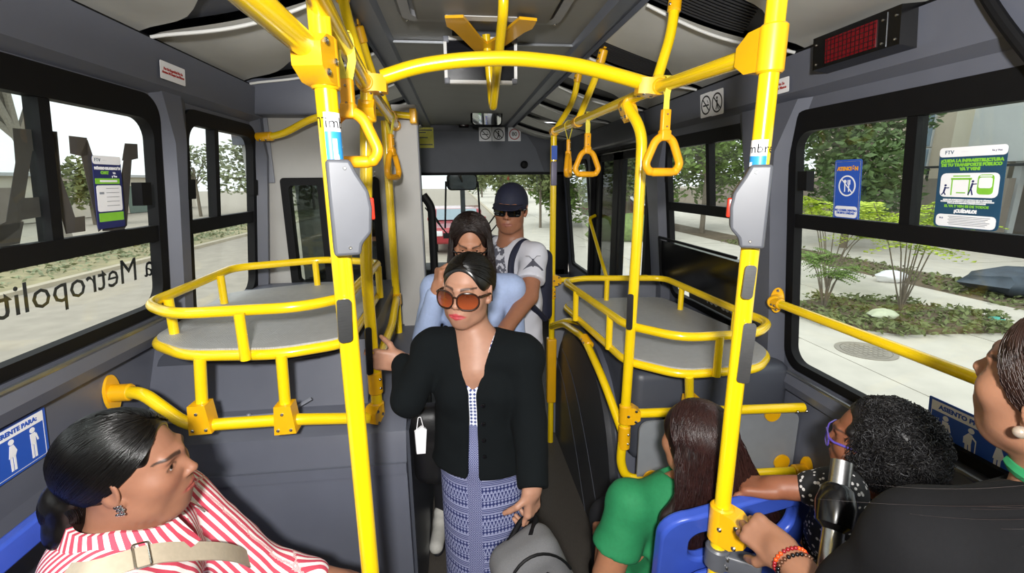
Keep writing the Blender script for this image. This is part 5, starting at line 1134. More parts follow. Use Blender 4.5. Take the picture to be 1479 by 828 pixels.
def ell(c, r_, M=None):
    c = npv(c); r_ = np.array(r_, dtype=np.float32); Rm = np.array(M.to_3x3() if M is not None else Matrix.Identity(3), dtype=np.float32); m = float(r_.max())
    def f(g):
        p = (g - c) @ Rm; k0 = np.linalg.norm(p / r_, axis=-1); k1 = np.linalg.norm(p / (r_ * r_), axis=-1) + 1e-9; return k0 * (k0 - 1) / k1
    return f, c - m, c + m
def rbox(c, hs, r_, M=None):
    c = npv(c); hs = np.array(hs, dtype=np.float32); Rm = np.array(M.to_3x3() if M is not None else Matrix.Identity(3), dtype=np.float32); m = float(np.linalg.norm(hs)) + r_
    def f(g):
        q = np.abs((g - c) @ Rm) - (hs - r_); return np.linalg.norm(np.maximum(q, 0), axis=-1) + np.minimum(q.max(-1), 0) - r_
    return f, c - m, c + m
def chain(pts, rad, flat=None): return [cap(pts[i], pts[i + 1], rad[i], rad[i + 1]) for i in range(len(pts) - 1)]
class Head:
    """head frame: x = person's left, y = face forward, z = up. loc = head centre between the ears, f = facing, u = up hint"""
    def __init__(s, loc, f, u=(0, 0, 1), sc=1.0):
        f = Vector(f).normalized(); u = Vector(u); u = (u - f * u.dot(f)).normalized(); x = u.cross(f) * -1
        x = f.cross(u)      # person's right
        s.x, s.y, s.z, s.o, s.s = x, f, u, Vector(loc), sc
        s.M = Matrix(((x.x, f.x, u.x, loc[0]), (x.y, f.y, u.y, loc[1]), (x.z, f.z, u.z, loc[2]), (0, 0, 0, 1))) @ Matrix.Scale(sc, 4)
        s.R = Matrix(((x.x, f.x, u.x), (x.y, f.y, u.y), (x.z, f.z, u.z)))
    def p(s, x, y, z): return s.M @ V(x, y, z)
    def e(s, c, r_, rot=None): return ell(s.p(*c), [q * s.s for q in r_], s.R @ rot if rot is not None else s.R)
    def c(s, a, b, ra, rb): return cap(s.p(*a), s.p(*b), ra * s.s, rb * s.s)
    def inv(s, vs): return (vs - np.array(s.o)) @ np.array(s.R) / s.s
    def build(s, v, heavy=0.0, eyes=True, slit=1.0, nose=1.0, jaw=1.0):
        h = heavy
        v.add(s.e((0, -.016, .034), (.076, .094, .086)), k=.01); v.add(s.e((0, .022, -.028), (.060 + .006 * h, .068, .080)), k=.035)
        v.add(s.e((0, .052, -.088), (.030 * jaw, .026, .020)), k=.03)
        for q in (-1, 1):
            v.add(s.e((q * (.043 + .007 * h), .012, -.062), (.020, .036, .026)), k=.03); v.add(s.e((q * .042, .052, -.016), (.022, .022, .02)), k=.03)
        if h: v.add(s.e((0, .035, -.098), (.045, .035, .022)), k=.03)
        v.add(s.c((-.036, .074, .030), (0, .0815, .026), .0085, .009), s.c((.036, .074, .030), (0, .0815, .026), .0085, .009), k=.014)
        v.add(s.e((0, .070, -.056), (.030, .021, .024)), k=.02)
        for q in (-1, 1):
            v.sub(s.e((q * .031, .0915, .010), (.0185, .013, .0115)), k=.012)
            if eyes:
                v.add(s.e((q * .031, .0675, .009), (.0148, .0148, .0125)), k=.004)
                v.sub(s.e((q * .0315, .0835, .0085), (.0125, .0085, .0048 * slit)), k=.002)
        v.add(s.c((0, .078, .022), (0, .0985 * 1, -.020), .0065, .0095 * nose), k=.010); v.add(s.e((0, .100, -.0225), (.0095 * nose, .0085, .0080)), k=.006)
        for q in (-1, 1): v.add(s.e((q * .0115 * nose, .090, -.0265), (.0065, .0085, .0055)), k=.006); v.sub(s.e((q * .0062, .0955, -.0325), (.0035, .0045, .0028)), k=.003)
        for q in (-1, 1):
            v.add(s.c((q * .0235, .0795, -.0565), (q * .006, .0905, -.0520), .0032, .0046), s.c((q * .020, .0795, -.0588), (0, .0890, -.0622), .0032, .0054), k=.005)
        v.add(s.c((-.006, .0900, -.0525), (.006, .0900, -.0525), .0044, .0044), k=.004)
        v.sub(s.c((-.022, .086, -.0572), (0, .0968, -.0572), .0011, .0013), s.c((.022, .086, -.0572), (0, .0968, -.0572), .0011, .0013), k=.003)
        for q in (-1, 1):
            rot = Matrix.Rotation(q * -.35, 3, 'Z') @ Matrix.Rotation(-.18, 3, 'X'); v.add(s.e((q * .0775, -.008, .004), (.0065, .0195, .031), rot), k=.006)
            v.sub(s.e((q * .086, -.005, .006), (.006, .011, .019), rot), k=.004); v.add(s.e((q * .074, .001, -.022), (.006, .009, .010)), k=.005)
        return v
    def colour(s, vs, skin, lip, brow='20150f', lash=True, blush=.0, browh=.0):
        P = s.inv(vs); c = np.tile(np.array(lin(skin)), (len(vs), 1)); x, y, z = np.abs(P[:, 0]), P[:, 1], P[:, 2]
        def mixin(w, colr): c[:] = c * (1 - w[:, None]) + np.array(lin(colr)) * w[:, None]
        fr = y > .03
        lw = np.clip(1.35 - np.sqrt((x / .0255) ** 2 + ((z + .0575) / (.0098 - .0045 * np.clip(x / .025, 0, 1))) ** 2), 0, .35) / .35; mixin(lw * (y > .070) * .9, lip)
        bz = .0285 + .006 * np.sin(np.clip((x - .012) / .042, 0, 1) * 2.2) + browh; th = .0036 * (1.15 - np.clip((x - .014) / .045, 0, 1) * .7)
        bw = np.clip((1.5 - np.abs(z - bz) / th) * 1.5, 0, 1) * ((x > .011) & (x < .054)) * fr; mixin(bw * .85, brow)
        if lash:
            q = np.sqrt(((x - .0315) / .0145) ** 2 + ((z - .0085) / .0068) ** 2); ew = np.clip(1 - np.abs(q - .95) / .22, 0, 1) * (y > .06) * np.where(z > .008, 1, .45); mixin(ew * .8, '1a1210')
        nw = ((x - .0062) ** 2 + (y - .095) ** 2 + (z + .033) ** 2) < .0045 ** 2; mixin(nw * .7, '30140e')
        if blush: mixin(np.clip(1 - np.sqrt((x - .042) ** 2 + (z + .022) ** 2) / .028, 0, 1) * fr * blush, 'c06050')
        return c
    def eyeballs(s, T, gaze=(0, 1, 0), iris='2a1a10'):
        g = s.R @ Vector(gaze).normalized()
        for q in (-1, 1):
            mb = MB(); mb.sphere((0, 0, 0), 1, u=20, v=14); c0 = s.p(q * .031, .0672, .0088); r_ = .0125 * s.s
            vs = np.array(mb.v); M = axisM((0, 0, 0), g); cols = np.empty((len(vs), 3)); ang = np.degrees(np.arccos(np.clip(vs[:, 2], -1, 1)))
            cols[:] = lin('e6deda'); cols[ang < 31] = lin(iris); cols[ang < 15] = lin('050404')
            mb.v = [tuple(M @ Vector(p) * r_ + c0) for p in mb.v]; o = mb.build('eye', mat('eye', 'ffffff', .08, 0, 0, attr='col'), T)
            a = o.data.color_attributes.new('col', 'FLOAT_COLOR', 'POINT'); c4 = np.ones((len(vs), 4), dtype=np.float32); c4[:, :3] = cols
            a.data.foreach_set('color', c4[:len(o.data.vertices)].ravel())
def skinmat(): return mat('skin', 'ffffff', .48, 0, .05, 60, bump=.12, bscale=900, spec=.4, sss=.12, attr='col')
def hand_prims(w, d, n, th, curls, spread=.12, sc=1.0, thumb=(.6, .5), flat=1.0):
    """w wrist, d towards fingers, n palm-side normal, th: unit vector to the thumb side; curls: per-finger (mcp,pip,dip) radians"""
    w, d, n, th = Vector(w), Vector(d).normalized(), Vector(n).normalized(), Vector(th).normalized(); n = (n - d * n.dot(d)).normalized(); th = d.cross(n) if d.cross(n).dot(th) > 0 else n.cross(d)
    P = []; s = sc; pc = w + d * .050 * s; Mx = Matrix((th, d, n)).transposed()
    P.append((rbox(pc, (.038 * s, .048 * s, .0135 * s), .012 * s, Mx), .012)); P.append((cap(w - d * .03 * s, w + d * .02 * s, .026 * s, .026 * s), .02)); tips = []
    P.append((ell(w + d * .028 * s + th * .022 * s + n * .008 * s, (.017 * s, .030 * s, .014 * s), Mx), .012)); P.append((ell(w + d * .035 * s - th * .022 * s + n * .007 * s, (.013 * s, .032 * s, .011 * s), Mx), .012))
    for i, (off, ln, r_) in enumerate(((.029, .073, .0088), (.010, .081, .0092), (-.010, .076, .0088), (-.028, .060, .0078))):
        b = w + d * (.092 - .006 * abs(i - 1)) * s + th * off * s; a_ = 0; dd = (d + th * spread * (1 - i * .66)).normalized(); p = b; r0 = r_ * s
        for j, f_ in enumerate((.48, .30, .22)):
            a_ += curls[i][j]; v_ = dd * math.cos(a_) + n * math.sin(a_); q = p + v_ * ln * f_ * s; r1 = r0 * (.94 if j < 2 else .86); P.append((cap(p, q, r0, r1), .0035)); p, r0 = q, r1
        P.append((ell(b - n * .003 * s, (.010 * s, .010 * s, .010 * s)), .006)); tips.append((p, v_))
    b = w + d * .030 * s + th * .030 * s + n * .004 * s; t0 = (d * .6 + th * .75 + n * thumb[0]).normalized(); q = b + t0 * .036 * s; t1 = (t0 + d * .5 + n * thumb[1] - th * .5 * thumb[1]).normalized(); q2 = q + t1 * .032 * s; q3 = q2 + (t1 + n * .1).normalized() * .022 * s
    P += [(cap(b, q, .0125 * s, .0105 * s), .008), (cap(q, q2, .0105 * s, .0095 * s), .004), (cap(q2, q3, .0095 * s, .0078 * s), .003)]; return P, (q3, t1)
def add_hand(v, *a, **k):
    P, tip = hand_prims(*a, **k)
    for pr, kk in P: v.add(pr, k=kk)
# hair strands as thin three-sided tubes
def strands(name, paths, r_, m, parent, taper=True):
    """paths (n, m, 3)"""
    n, mm, _ = paths.shape; tg = np.gradient(paths, axis=1); tg /= np.linalg.norm(tg, axis=-1, keepdims=True) + 1e-9; ref = np.array([.3, .5, .81]); a = np.cross(tg, ref); a /= np.linalg.norm(a, axis=-1, keepdims=True) + 1e-9; b = np.cross(tg, a)
    rr = np.full((1, mm, 1), r_, dtype=np.float64)
    if taper: rr = r_ * (1 - .75 * np.linspace(0, 1, mm) ** 2)[None, :, None]
    vs = np.stack([paths + rr * (a * math.cos(t) + b * math.sin(t)) for t in (0, 2.094, 4.189)], 2).reshape(-1, 3)
    i = np.arange(n)[:, None, None] * mm * 3; j = np.arange(mm - 1)[None, :, None] * 3; k = np.arange(3)[None, None, :]; k2 = (k + 1) % 3; Q = np.stack([i + j + k, i + j + k2, i + j + 3 + k2, i + j + 3 + k], -1).reshape(-1, 4)
    o = mesh_obj(name, vs, Q, m, parent, relax=0); o['kind'] = 'stuff'; return o
def hairmat(name, col, rough=.32): return mat(name, col, rough, 0, .35, 40, spec=.6)
def sphdir(az, el): return np.stack([np.sin(az) * np.cos(el), np.cos(az) * np.cos(el), np.sin(el)], -1)
def slick_hair(H, T, m, knot, n=2600, seed=1, centre=(0, -.018, .036), rad=(.0825, .101, .0945), hair_el=lambda az: 0.55 - .9 * (np.abs(az) / PI) ** 1.2, r_=.0011, part=True, lift=.004):
    """hair combed back along the skull from the hairline to a knot direction (head frame)"""
    R = np.random.RandomState(seed); az = R.uniform(-PI, PI, n); e0 = hair_el(az); el = e0 + (1.45 - e0) * R.uniform(0, 1, n) ** 1.6; d0 = sphdir(az, el); kd = np.array(knot) - np.array(centre); kd = kd / np.array(rad); kr = np.linalg.norm(kd); kd = kd / kr
    t = np.linspace(0, 1, 14)[None, :, None]; d = d0[:, None] * (1 - t) + kd * t; mid = np.sin(t * PI) * .15 * np.sign(d0[:, None, 0:1]); d[..., 0:1] += mid * (np.abs(d0[:, None, 0:1]) < .8) * .5; d /= np.linalg.norm(d, axis=-1, keepdims=True)
    rr = (1 + R.uniform(-.004, .022, n)[:, None, None]) + (kr - 1) * t ** 6; P = np.array(centre) + d * np.array(rad) * rr
    W = P @ np.array(H.R).T * H.s + np.array(H.o); return strands('hair_strands', W, r_, m, T)
# ================================================================== cloth patterns (node maths on the 'pat' attribute)
class NX:
    def __init__(s, t, o): s.t, s.o = t, o
    def _m(s, op, *a):
        n = s.t.nodes.new('ShaderNodeMath'); n.operation = op
        for i, x in enumerate((s,) + a):
            if isinstance(x, NX): s.t.links.new(x.o, n.inputs[i])
            else: n.inputs[i].default_value = x
        return NX(s.t, n.outputs[0])
    def __add__(s, b): return s._m('ADD', b)
    def __sub__(s, b): return s._m('SUBTRACT', b)
    def __mul__(s, b): return s._m('MULTIPLY', b)
    def gt(s, b): return s._m('GREATER_THAN', b)
    def lt(s, b): return s._m('LESS_THAN', b)
    def fr(s): return s._m('FRACT')
    def fl(s): return s._m('FLOOR')
    def ab(s): return s._m('ABSOLUTE')
    def mod(s, b): return s._m('MODULO', b)
    def mx(s, b): return s._m('MAXIMUM', b)
    def mn(s, b): return s._m('MINIMUM', b)
def patmat(name, c1, c2, fn, rough=.75, bump=.15, bscale=1500, c3=None):
    m = mat(name, c1, rough, 0, .05, 40, bump=bump, bscale=bscale); t = m.node_tree; N = t.nodes; b = N['Principled BSDF']
    at_ = N.new('ShaderNodeAttribute'); at_.attribute_name = 'pat'; sp = N.new('ShaderNodeSeparateXYZ'); t.links.new(at_.outputs['Vector'], sp.inputs[0])
    f = fn(NX(t, sp.outputs[0]), NX(t, sp.outputs[1]), NX(t, sp.outputs[2]), t, at_)
    mx = N.new('ShaderNodeMix'); mx.data_type = 'RGBA'; mx.inputs['A'].default_value = (*lin(c1), 1); mx.inputs['B'].default_value = (*lin(c2), 1); t.links.new(f.o, mx.inputs['Factor']); t.links.new(mx.outputs['Result'], b.inputs['Base Color']); return m
def stripes(x, y, z, t, a):
    nz_ = t.nodes.new('ShaderNodeTexNoise'); nz_.inputs['Scale'].default_value = 60; t.links.new(a.outputs['Vector'], nz_.inputs['Vector']); return ((x + NX(t, nz_.outputs['Fac']) * .0012) * (1 / .0155)).fr().gt(.48)
STRIPE = patmat('red_white_stripes', 'EDE6E2', 'C8455A', stripes)
def ethnic(x, y, z, t, a):
    band = (y * (1 / .026)).fl(); fy = (y * (1 / .026)).fr(); k = band.mod(4.0).ab(); fx = (x * (1 / .013)).fr(); zz = ((fx - .5).ab() * 2 - fy).ab().lt(.28); dots = ((fx - .5).ab() + (fy * 2).fr()._m('SUBTRACT', .5).ab()).lt(.42); bars = (fy * 4).fr().gt(.55); chk = ((x * (1 / .009)).fr().gt(.5) + (y * (1 / .0065)).fr().gt(.5)).ab().lt(1.5)
    p = zz * k.lt(.5) + dots * (k.gt(.5) * k.lt(1.5)) + bars * (k.gt(1.5) * k.lt(2.5)) + dots * k.gt(2.5); edge = fy.lt(.12); col = z.gt(.5)
    fx2 = (x * (1 / .021)).fr(); fy2 = (y * (1 / .021)).fr(); dia = ((fx2 - .5).ab() + (fy2 - .5).ab()); d2 = (dia * 3).fr().gt(.5); return (p.mx(edge) * (col * -1 + 1) + d2 * col).mn(1.0)
ETHNIC = patmat('navy_white_print', '232D62', '9599BA', ethnic, c3=None); ETHNIC2 = patmat('navy_white_trim', '3A4880', 'DADCE6', lambda x, y, z, t, a: (((x * (1 / .012)).fr() - .5).ab() + ((y * (1 / .012)).fr() - .5).ab()).gt(.42))
def floral(x, y, z, t, a):
    vo = t.nodes.new('ShaderNodeTexVoronoi'); vo.inputs['Scale'].default_value = 75; t.links.new(a.outputs['Vector'], vo.inputs['Vector']); return NX(t, vo.outputs['Distance']).lt(.30)
FLORAL = patmat('black_floral', '141416', 'C8C4C2', floral)
def tprint(x, y, z, t, a):
    nz_ = t.nodes.new('ShaderNodeTexNoise'); nz_.inputs['Scale'].default_value = 38; nz_.inputs['Detail'].default_value = 5; t.links.new(a.outputs['Vector'], nz_.inputs['Vector']); e = (x - .0)._m('POWER', 2.0) * (1 / .085 ** 2) + (y - .0)._m('POWER', 2.0) * (1 / .17 ** 2); return NX(t, nz_.outputs['Fac']).gt(.475) * e.lt(1.3) * z.gt(.5)
TPRINT = patmat('white_tshirt_print', 'C9C9D2', '5A5A66', tprint)
CARD = mat('black_knit', '0D1113', .95, 0, .12, 300, bump=.25, bscale=1400, spec=.15); BLKTOP = mat('black_cotton', '0F0F11', .9, 0, .1, 200, bump=.2, bscale=1000, spec=.2); GREENT = mat('green_cotton', '1C7A4A', .8, 0, .08, 100, bump=.15, bscale=900)
PBLUE = mat('pale_blue_cotton', 'A3B4D8', .8, 0, .06, 80, bump=.15); DENIM = mat('grey_denim', '80848C', .85, 0, .2, 40, bump=.2); DARKP = mat('dark_trousers', '1B1B20', .85, 0, .1); JACK = mat('dark_jacket', '15171C', .8, 0, .1); NAVYC = mat('navy_cloth', '14182E', .75, 0, .1, 200, bump=.2, bscale=1200)
HBLK = hairmat('hair_black', '0A0807', .28); HDK = hairmat('hair_dark_brown', '1C0F0C', .42); HBR = hairmat('hair_brown', '28150D', .42); HCURL = mat('hair_black_grey', '161415', .5, 0, .4, 40, spec=.45); HGREY = mat('hair_grey', '6A6A6C', .7, 0, .3, 40, spec=.2)
SKIN = skinmat()
def colr(H, *a, **k): return lambda vs: H.colour(vs, *a, **k)
def torso_pr(N, P, S, f, o=0.0, sh=None, chest=(.140, .100), waist=(.120, .092), hip=(.150, .115), bust=.0, shr=.05):
    N, P, S, f = Vector(N), Vector(P), Vector(S).normalized(), Vector(f).normalized(); up = (N - P).normalized(); L = (N - P).length
    c1 = N - up * .12 - f * .0; wq = P + up * L * .38; A = lambda r_: (r_[0] + o, r_[1] + o); out = [(ecap(c1, wq, A(chest), A(waist), S), .03), (ecap(wq, P, A(waist), A(hip), S), .04)]
    for s_, q in zip((1, -1), sh or ()):
        q = Vector(q); out.append((cap(N - up * .035, q, .045 + o, shr + o), .04)); out.append((cap(c1, q - up * .02, .07 + o, shr + o), .04))
    if bust:
        for s_ in (-1, 1): out.append((ell(c1 - up * .055 + S * s_ * .068 + f * (chest[1] * .62), (.062 + o, .062 + o, .058 + o)), .04))
    return out
def addall(v, prs):
    for p, k in prs: v.add(p, k=k)
def bounds(*pts, m=.12):
    P = np.array([tuple(p) for p in pts]); return P.min(0) - m, P.max(0) + m
def fine(c, r_, h): c = npv(c); r_ = np.array(r_ if isinstance(r_, (tuple, list)) else (r_,) * 3); return (c - r_, c + r_, h)
def person(label, base): return thing('person', label, 'person', base)
def eyewear(H, T, name, frame, lens, w_=.056, h_=.048, rr=.020, th=.0022, y=.0985, z=.006, wrap=.012, temple=True, label=None, tip=.088):
    root = None
    def lp(q, x, zz): ax = q * (.006 + w_ / 2 + x); return H.p(ax, y - wrap * (abs(ax) / .06) ** 2, z + zz)
    mb = MB(); lens_o = []
    for q in (-1, 1):
        loop = [lp(q, x, zz) for x, zz in rrect(-w_ / 2, -h_ / 2, w_ / 2, h_ / 2, rr, 6)]; mb.tube([Vector(p) for p in loop], th * H.s, 8, closed=True); lens_o.append(loop)
    mb.tube([lp(1, -w_ / 2, h_ * .18), H.p(0, y + .003, z + h_ * .24), lp(-1, -w_ / 2, h_ * .18)], th * 1.1 * H.s, 8)
    for q in (-1, 1): mb.tube([lp(q, w_ / 2, h_ * .3), H.p(q * .073, y - .030, z + h_ * .28), H.p(q * .0815, .010, z + h_ * .2), H.p(q * .083, -.004, z + .0), H.p(q * .080, -.014, z - .02)], [th * 1.5 * H.s] * 3 + [th * H.s] * 2, 8)
    root = mb.build(name, frame, T)
    for loop in lens_o:
        m2 = MB(); c = sum(loop, V(0, 0, 0)) / len(loop) + H.y * .0004; n = len(loop); m2.add(loop + [c], [(i, (i + 1) % n, n) for i in range(n)]); m2.build('lens', lens, root)
    return root
def hair_cap(H, v, cut, back=.0, rad=(.081, .0995, .0915), c=(0, -.018, .036)):
    v.add(H.e(c, rad), k=.01)
    for a, r_ in cut: v.sub(H.e(a, r_), k=.02)
def head_vol(H, r_=.16, h=.0032): return Vol(npv(H.o) - r_, npv(H.o) + r_, h)
TORT = mat('tortoise_frame', '2A1710', .2, 0, .4, 60); BFRAME = mat('black_frame', '0B0B0C', .2)
def lensmat(name, c1, c2, H, z0, z1, alpha=.25):
    """tinted plastic: darker at top than at bottom (a graded tint that belongs to the lens)"""
    m = mat(name, c1, .06, 0, .02, 5, spec=.6); t = m.node_tree; N = t.nodes; b = N['Principled BSDF']; g = N.new('ShaderNodeNewGeometry'); sp = N.new('ShaderNodeSeparateXYZ'); t.links.new(g.outputs['Position'], sp.inputs[0]); mr = N.new('ShaderNodeMapRange'); mr.inputs['From Min'].default_value = z0; mr.inputs['From Max'].default_value = z1; t.links.new(sp.outputs[2], mr.inputs['Value'])
    mx = N.new('ShaderNodeMix'); mx.data_type = 'RGBA'; mx.inputs['A'].default_value = (*lin(c2), 1); mx.inputs['B'].default_value = (*lin(c1), 1); t.links.new(mr.outputs['Result'], mx.inputs['Factor']); t.links.new(mx.outputs['Result'], b.inputs['Base Color']); b.inputs['Alpha'].default_value = 1 - alpha; return m
def clearlens(name): return glass(name, (.95, .96, .97), .12, .01)
# ================================================================== 1  standing woman in black cardigan
H2 = Head((.021, 1.425, 1.408), (-.39, -.92, -.02), (.06, -.02, 1), .97)
N2 = V(.052, 1.455, 1.262); P2 = V(.062, 1.43, .86); f2 = V(-.22, -1, 0).normalized(); S2 = f2.cross(V(0, 0, 1))   # S = her right
shR, shL = at(627, 503, D=1.52), at(755, 512, D=1.47)
elR, wrR = at(590, 577, D=1.46), at(580, 522, D=1.555); elL, wrL = at(765, 612, D=1.45), at(769, 702, D=1.36)
T = person('standing woman in black cardigan, tinted sunglasses and navy print skirt', (P2.x, P2.y, 0))
lo, hi = bounds(H2.o, wrR, wrL, elR, N2, m=.16); lo[2] = wrL.z - .24
hdR = V(P2x, P2y, 0)
gR = at(545, 511, D=1.575); dR = (V(P2x, P2y - .02, gR.z + .0) - wrR).normalized(); dL = V(-.03, -.06, -1)
v = Vol(lo, hi, .009, [fine(H2.o, .125, .0028), fine(wrR + dR * .08, .10, .003), fine(wrL + V(0, 0, -.08), .10, .003)])
H2.build(v, eyes=True, slit=.9, jaw=.92); v.add(H2.c((0, -.022, -.05), (0, -.03, -.10), .052, .050), k=.02); v.add(cap(H2.p(0, -.028, -.09), N2 - V(0, 0, .03), .049, .056), k=.02)
addall(v, torso_pr(N2, P2, S2, f2, -.002, (shR, shL), bust=1, hip=(.138, .108))); v.add(cap(N2 - V(0, 0, .02) + f2 * .03, N2 + f2 * .06 - V(0, 0, .10), .05, .06), k=.04)
v.add(cap(shR, elR, .044, .038), cap(elR, wrR, .038, .025), cap(shL, elL, .044, .038), cap(elL, wrL, .038, .025), k=.012)
add_hand(v, wrR, dR, V(.45, .9, -.1), V(0, 0, 1), [(.5, .9, .5), (.55, 1.0, .6), (.6, 1.1, .6), (.6, 1.1, .6)], .15, .93, (.7, .6))
add_hand(v, wrL, dL, V(-.6, -.5, 0) * -1 + V(-1.2, 0, 0), V(-.6, -1, 0), [(.35, 1.0, .7), (.4, 1.1, .7), (.45, 1.15, .7), (.5, 1.2, .7)], .1, .93, (.5, .8))
vs, Q = v.mesh(); mesh_obj('body', vs, Q, SKIN, T, colr(H2, 'A57A64', 'A8323E', '1c120e', blush=.15)); H2.eyeballs(T, (-.1, 1, -.05))
# blouse
v = Vol(*bounds(shR, shL, N2, P2, m=.16), .0065); addall(v, torso_pr(N2, P2, S2, f2, .006, (shR, shL), bust=1)); v.sub(cap(N2 + V(0, 0, .06), N2 + V(0, 0, -.01) + f2 * .05, .066, .05), k=.004)
Vp = N2 + f2 * .13 - V(0, 0, .140)
v.sub(ecap(N2 + V(0, 0, .02) + f2 * .08, Vp, (.058, .16), (.004, .16), S2), k=.003); v.sub(rbox((P2.x, P2.y, .60), (.3, .3, .29), .005), k=.002); vs, Q = v.mesh()
pt = lambda c, S, sc=1.0: (lambda vs: np.stack([(vs - np.array(c)) @ np.array(S) * sc, (vs - np.array(c))[:, 2] * sc, np.zeros(len(vs))], 1))
mesh_obj('blouse', vs, Q, ETHNIC2, T, pat=pt(N2, S2))
# cardigan
lo, hi = bounds(shR, shL, elR, wrR, wrL, N2, P2, m=.13); v = Vol(lo, hi, .0065); addall(v, torso_pr(N2, P2 - V(0, 0, .06), S2, f2, .014, (shR, shL), bust=1, waist=(.136, .108), hip=(.178, .150)))
v.add(cap(shR, elR, .060, .053), cap(elR, wrR - (wrR - elR).normalized() * .012, .053, .040), cap(shL, elL, .058, .051), cap(elL, wrL, .052, .046), k=.018)
v.noise(.0045, (9, 9, 13), 3); v.noise(.0025, (24, 24, 30), 5)
v.sub(rbox((P2.x, P2.y, .905 - .3), (.2, .32, .3), .005), k=.004) if False else None
hem = .828
v.sub(cap(N2 + V(0, 0, .07), N2 + V(0, 0, -.01) + f2 * .05, .074, .056), k=.004)
v.sub(ecap(N2 + V(0, 0, .03) + f2 * .09, Vp - V(0, 0, .012), (.068, .17), (.013, .17), S2), k=.003)
v.sub(ecap(Vp - V(0, 0, .01), V(P2.x, P2.y, hem - .1) + f2 * .16 + S2 * .012, (.011, .10), (.021, .10), S2), k=.003)
v.sub(rbox(wrR + (wrR - elR).normalized() * .062, (.06, .06, .05), .004, axisM((0, 0, 0), wrR - elR)), rbox(wrL + (wrL - elL).normalized() * .058, (.06, .06, .05), .004, axisM((0, 0, 0), wrL - elL)), k=.002)
g = np.stack(np.meshgrid(*v.ax, indexing='ij'), -1); arm = np.minimum(cap(shL, elL, .075, .065)[0](g), cap(elL, wrL, .065, .055)[0](g)); cut = np.minimum(g[..., 2] - hem - .012 * np.sin((g @ npv(S2)) * 30), arm); v.D = np.where(arm < 0.004, v.D, np.maximum(v.D, -(g[..., 2] - hem))); del g, arm, cut
vs, Q = v.mesh(); cd_ = mesh_obj('cardigan', vs, Q, CARD, T)
for i in range(5):
    p = Vp + (V(P2.x, P2.y, hem) + f2 * .15 - Vp) * (.12 + .2 * i) - S2 * .022; p = V(P2.x, P2.y, p.z) + f2 * (.142 + .008 - .004 * abs(i - 1)) - S2 * .026; MB().lathe([(.0065, 0), (.0065, .004), (.004, .005)], axisM(p, f2), 12).build('button', BLACKG, cd_)
# skirt and shoes
v = Vol((P2.x - .25, P2.y - .25, .02), (P2.x + .25, P2.y + .25, 1.0), .0075); v.add(ecap(V(P2.x, P2.y, 1.0), V(P2.x, P2.y, .86), (.130, .108), (.150, .120), S2), ecap(V(P2.x, P2.y, .86), V(P2.x - .01, P2.y, .12), (.150, .120), (.135, .122), S2), k=.03); v.noise(.006, (14, 14, 1.2), 8)
vs, Q = v.mesh(); 
def skirt_pat(vs):
    d = vs - np.array(P2); a = np.arctan2(d @ np.array(S2), d @ np.array(f2)); return np.stack([a * .135, vs[:, 2] + .004 * np.sin(a * 3), (np.abs(a - .12) < .22).astype(float)], 1)
mesh_obj('skirt', vs, Q, ETHNIC, T, pat=skirt_pat)
for s_ in (-1, 1): c = P2 + S2 * s_ * .08; MB().sphere((c.x, c.y - .05, .035), (.042, .12, .035)).build('shoe', BLACK, T)
# hair: centre parting drawn back to a low tail
v = head_vol(H2, .16); hair_cap(H2, v, [((0, .105, -.012), (.068, .082, .100)), ((0, .04, -.11), (.09, .075, .075)), ((.085, .012, -.02), (.02, .022, .036)), ((-.085, .012, -.02), (.02, .022, .036))]); v.add(H2.e((0, -.105, -.035), (.035, .03, .045)), k=.03); v.add(H2.c((0, -.115, -.05), (-.02, -.10, -.20), .032, .02), k=.02); v.sub(H2.c((0, .10, .105), (0, -.04, .135), .003, .002), k=.006)
vs, Q = v.mesh(); hc = mesh_obj('hair', vs, Q, HBLK, T); slick_hair(H2, hc, HBLK, (0, -.115, -.03), 2400, 5, hair_el=lambda az: .86 - 1.5 * (np.abs(az) / PI) ** .8, rad=(.0815, .1, .092))
LB = lensmat('brown_gradient_lens', '1E0805', '8E4222', H2, H2.p(0, .09, -.02).z, H2.p(0, .09, .03).z, .12)
eyewear(H2, T, 'sunglasses', TORT, LB, .064, .054, .025, .0028, .104, -.003, .018)
# ================================================================== 2  seated woman in striped shirt
H1 = Head((-.668, .905, 1.190), (.975, .20, .03), (-.05, -.10, 1), 1.0)
f1 = V(.93, .37, 0).normalized(); S1 = f1.cross(V(0, 0, 1)); N1 = H1.p(0, -.035, -.108) - V(.0, 0, .0); P1 = N1 - V(.10, .05, .50)
sh1R = N1 + S1 * .165 - V(.02, 0, .075); sh1L = N1 - S1 * .175 - V(-.05, 0, .070); el1L = sh1L + V(.16, -.02, -.20); el1R = sh1R + V(.04, -.05, -.26); wr1L = el1L + V(.20, .02, -.10); wr1R = el1R + V(.21, .06, -.06)
T = person('seated woman in red and white striped shirt with low black bun', (P1.x, P1.y, .46)); lo, hi = bounds(H1.o, N1, sh1R, sh1L, P1, wr1L, wr1R, m=.17)
v = Vol(lo, hi, .009, [fine(H1.o, .13, .0024)]); H1.build(v, heavy=1.0, slit=1.5); v.add(H1.c((0, -.02, -.05), (0, -.03, -.12), .058, .060), k=.03); v.add(cap(H1.p(0, -.03, -.10), N1 - V(0, 0, .04), .060, .075), k=.03)
addall(v, torso_pr(N1, P1, S1, f1, -.006, (sh1R, sh1L), chest=(.160, .125), waist=(.155, .13), hip=(.17, .14), bust=1)); v.add(cap(sh1L, el1L, .05, .045), cap(sh1R, el1R, .05, .045), cap(el1L, wr1L, .042, .026), cap(el1R, wr1R, .042, .026), k=.015)
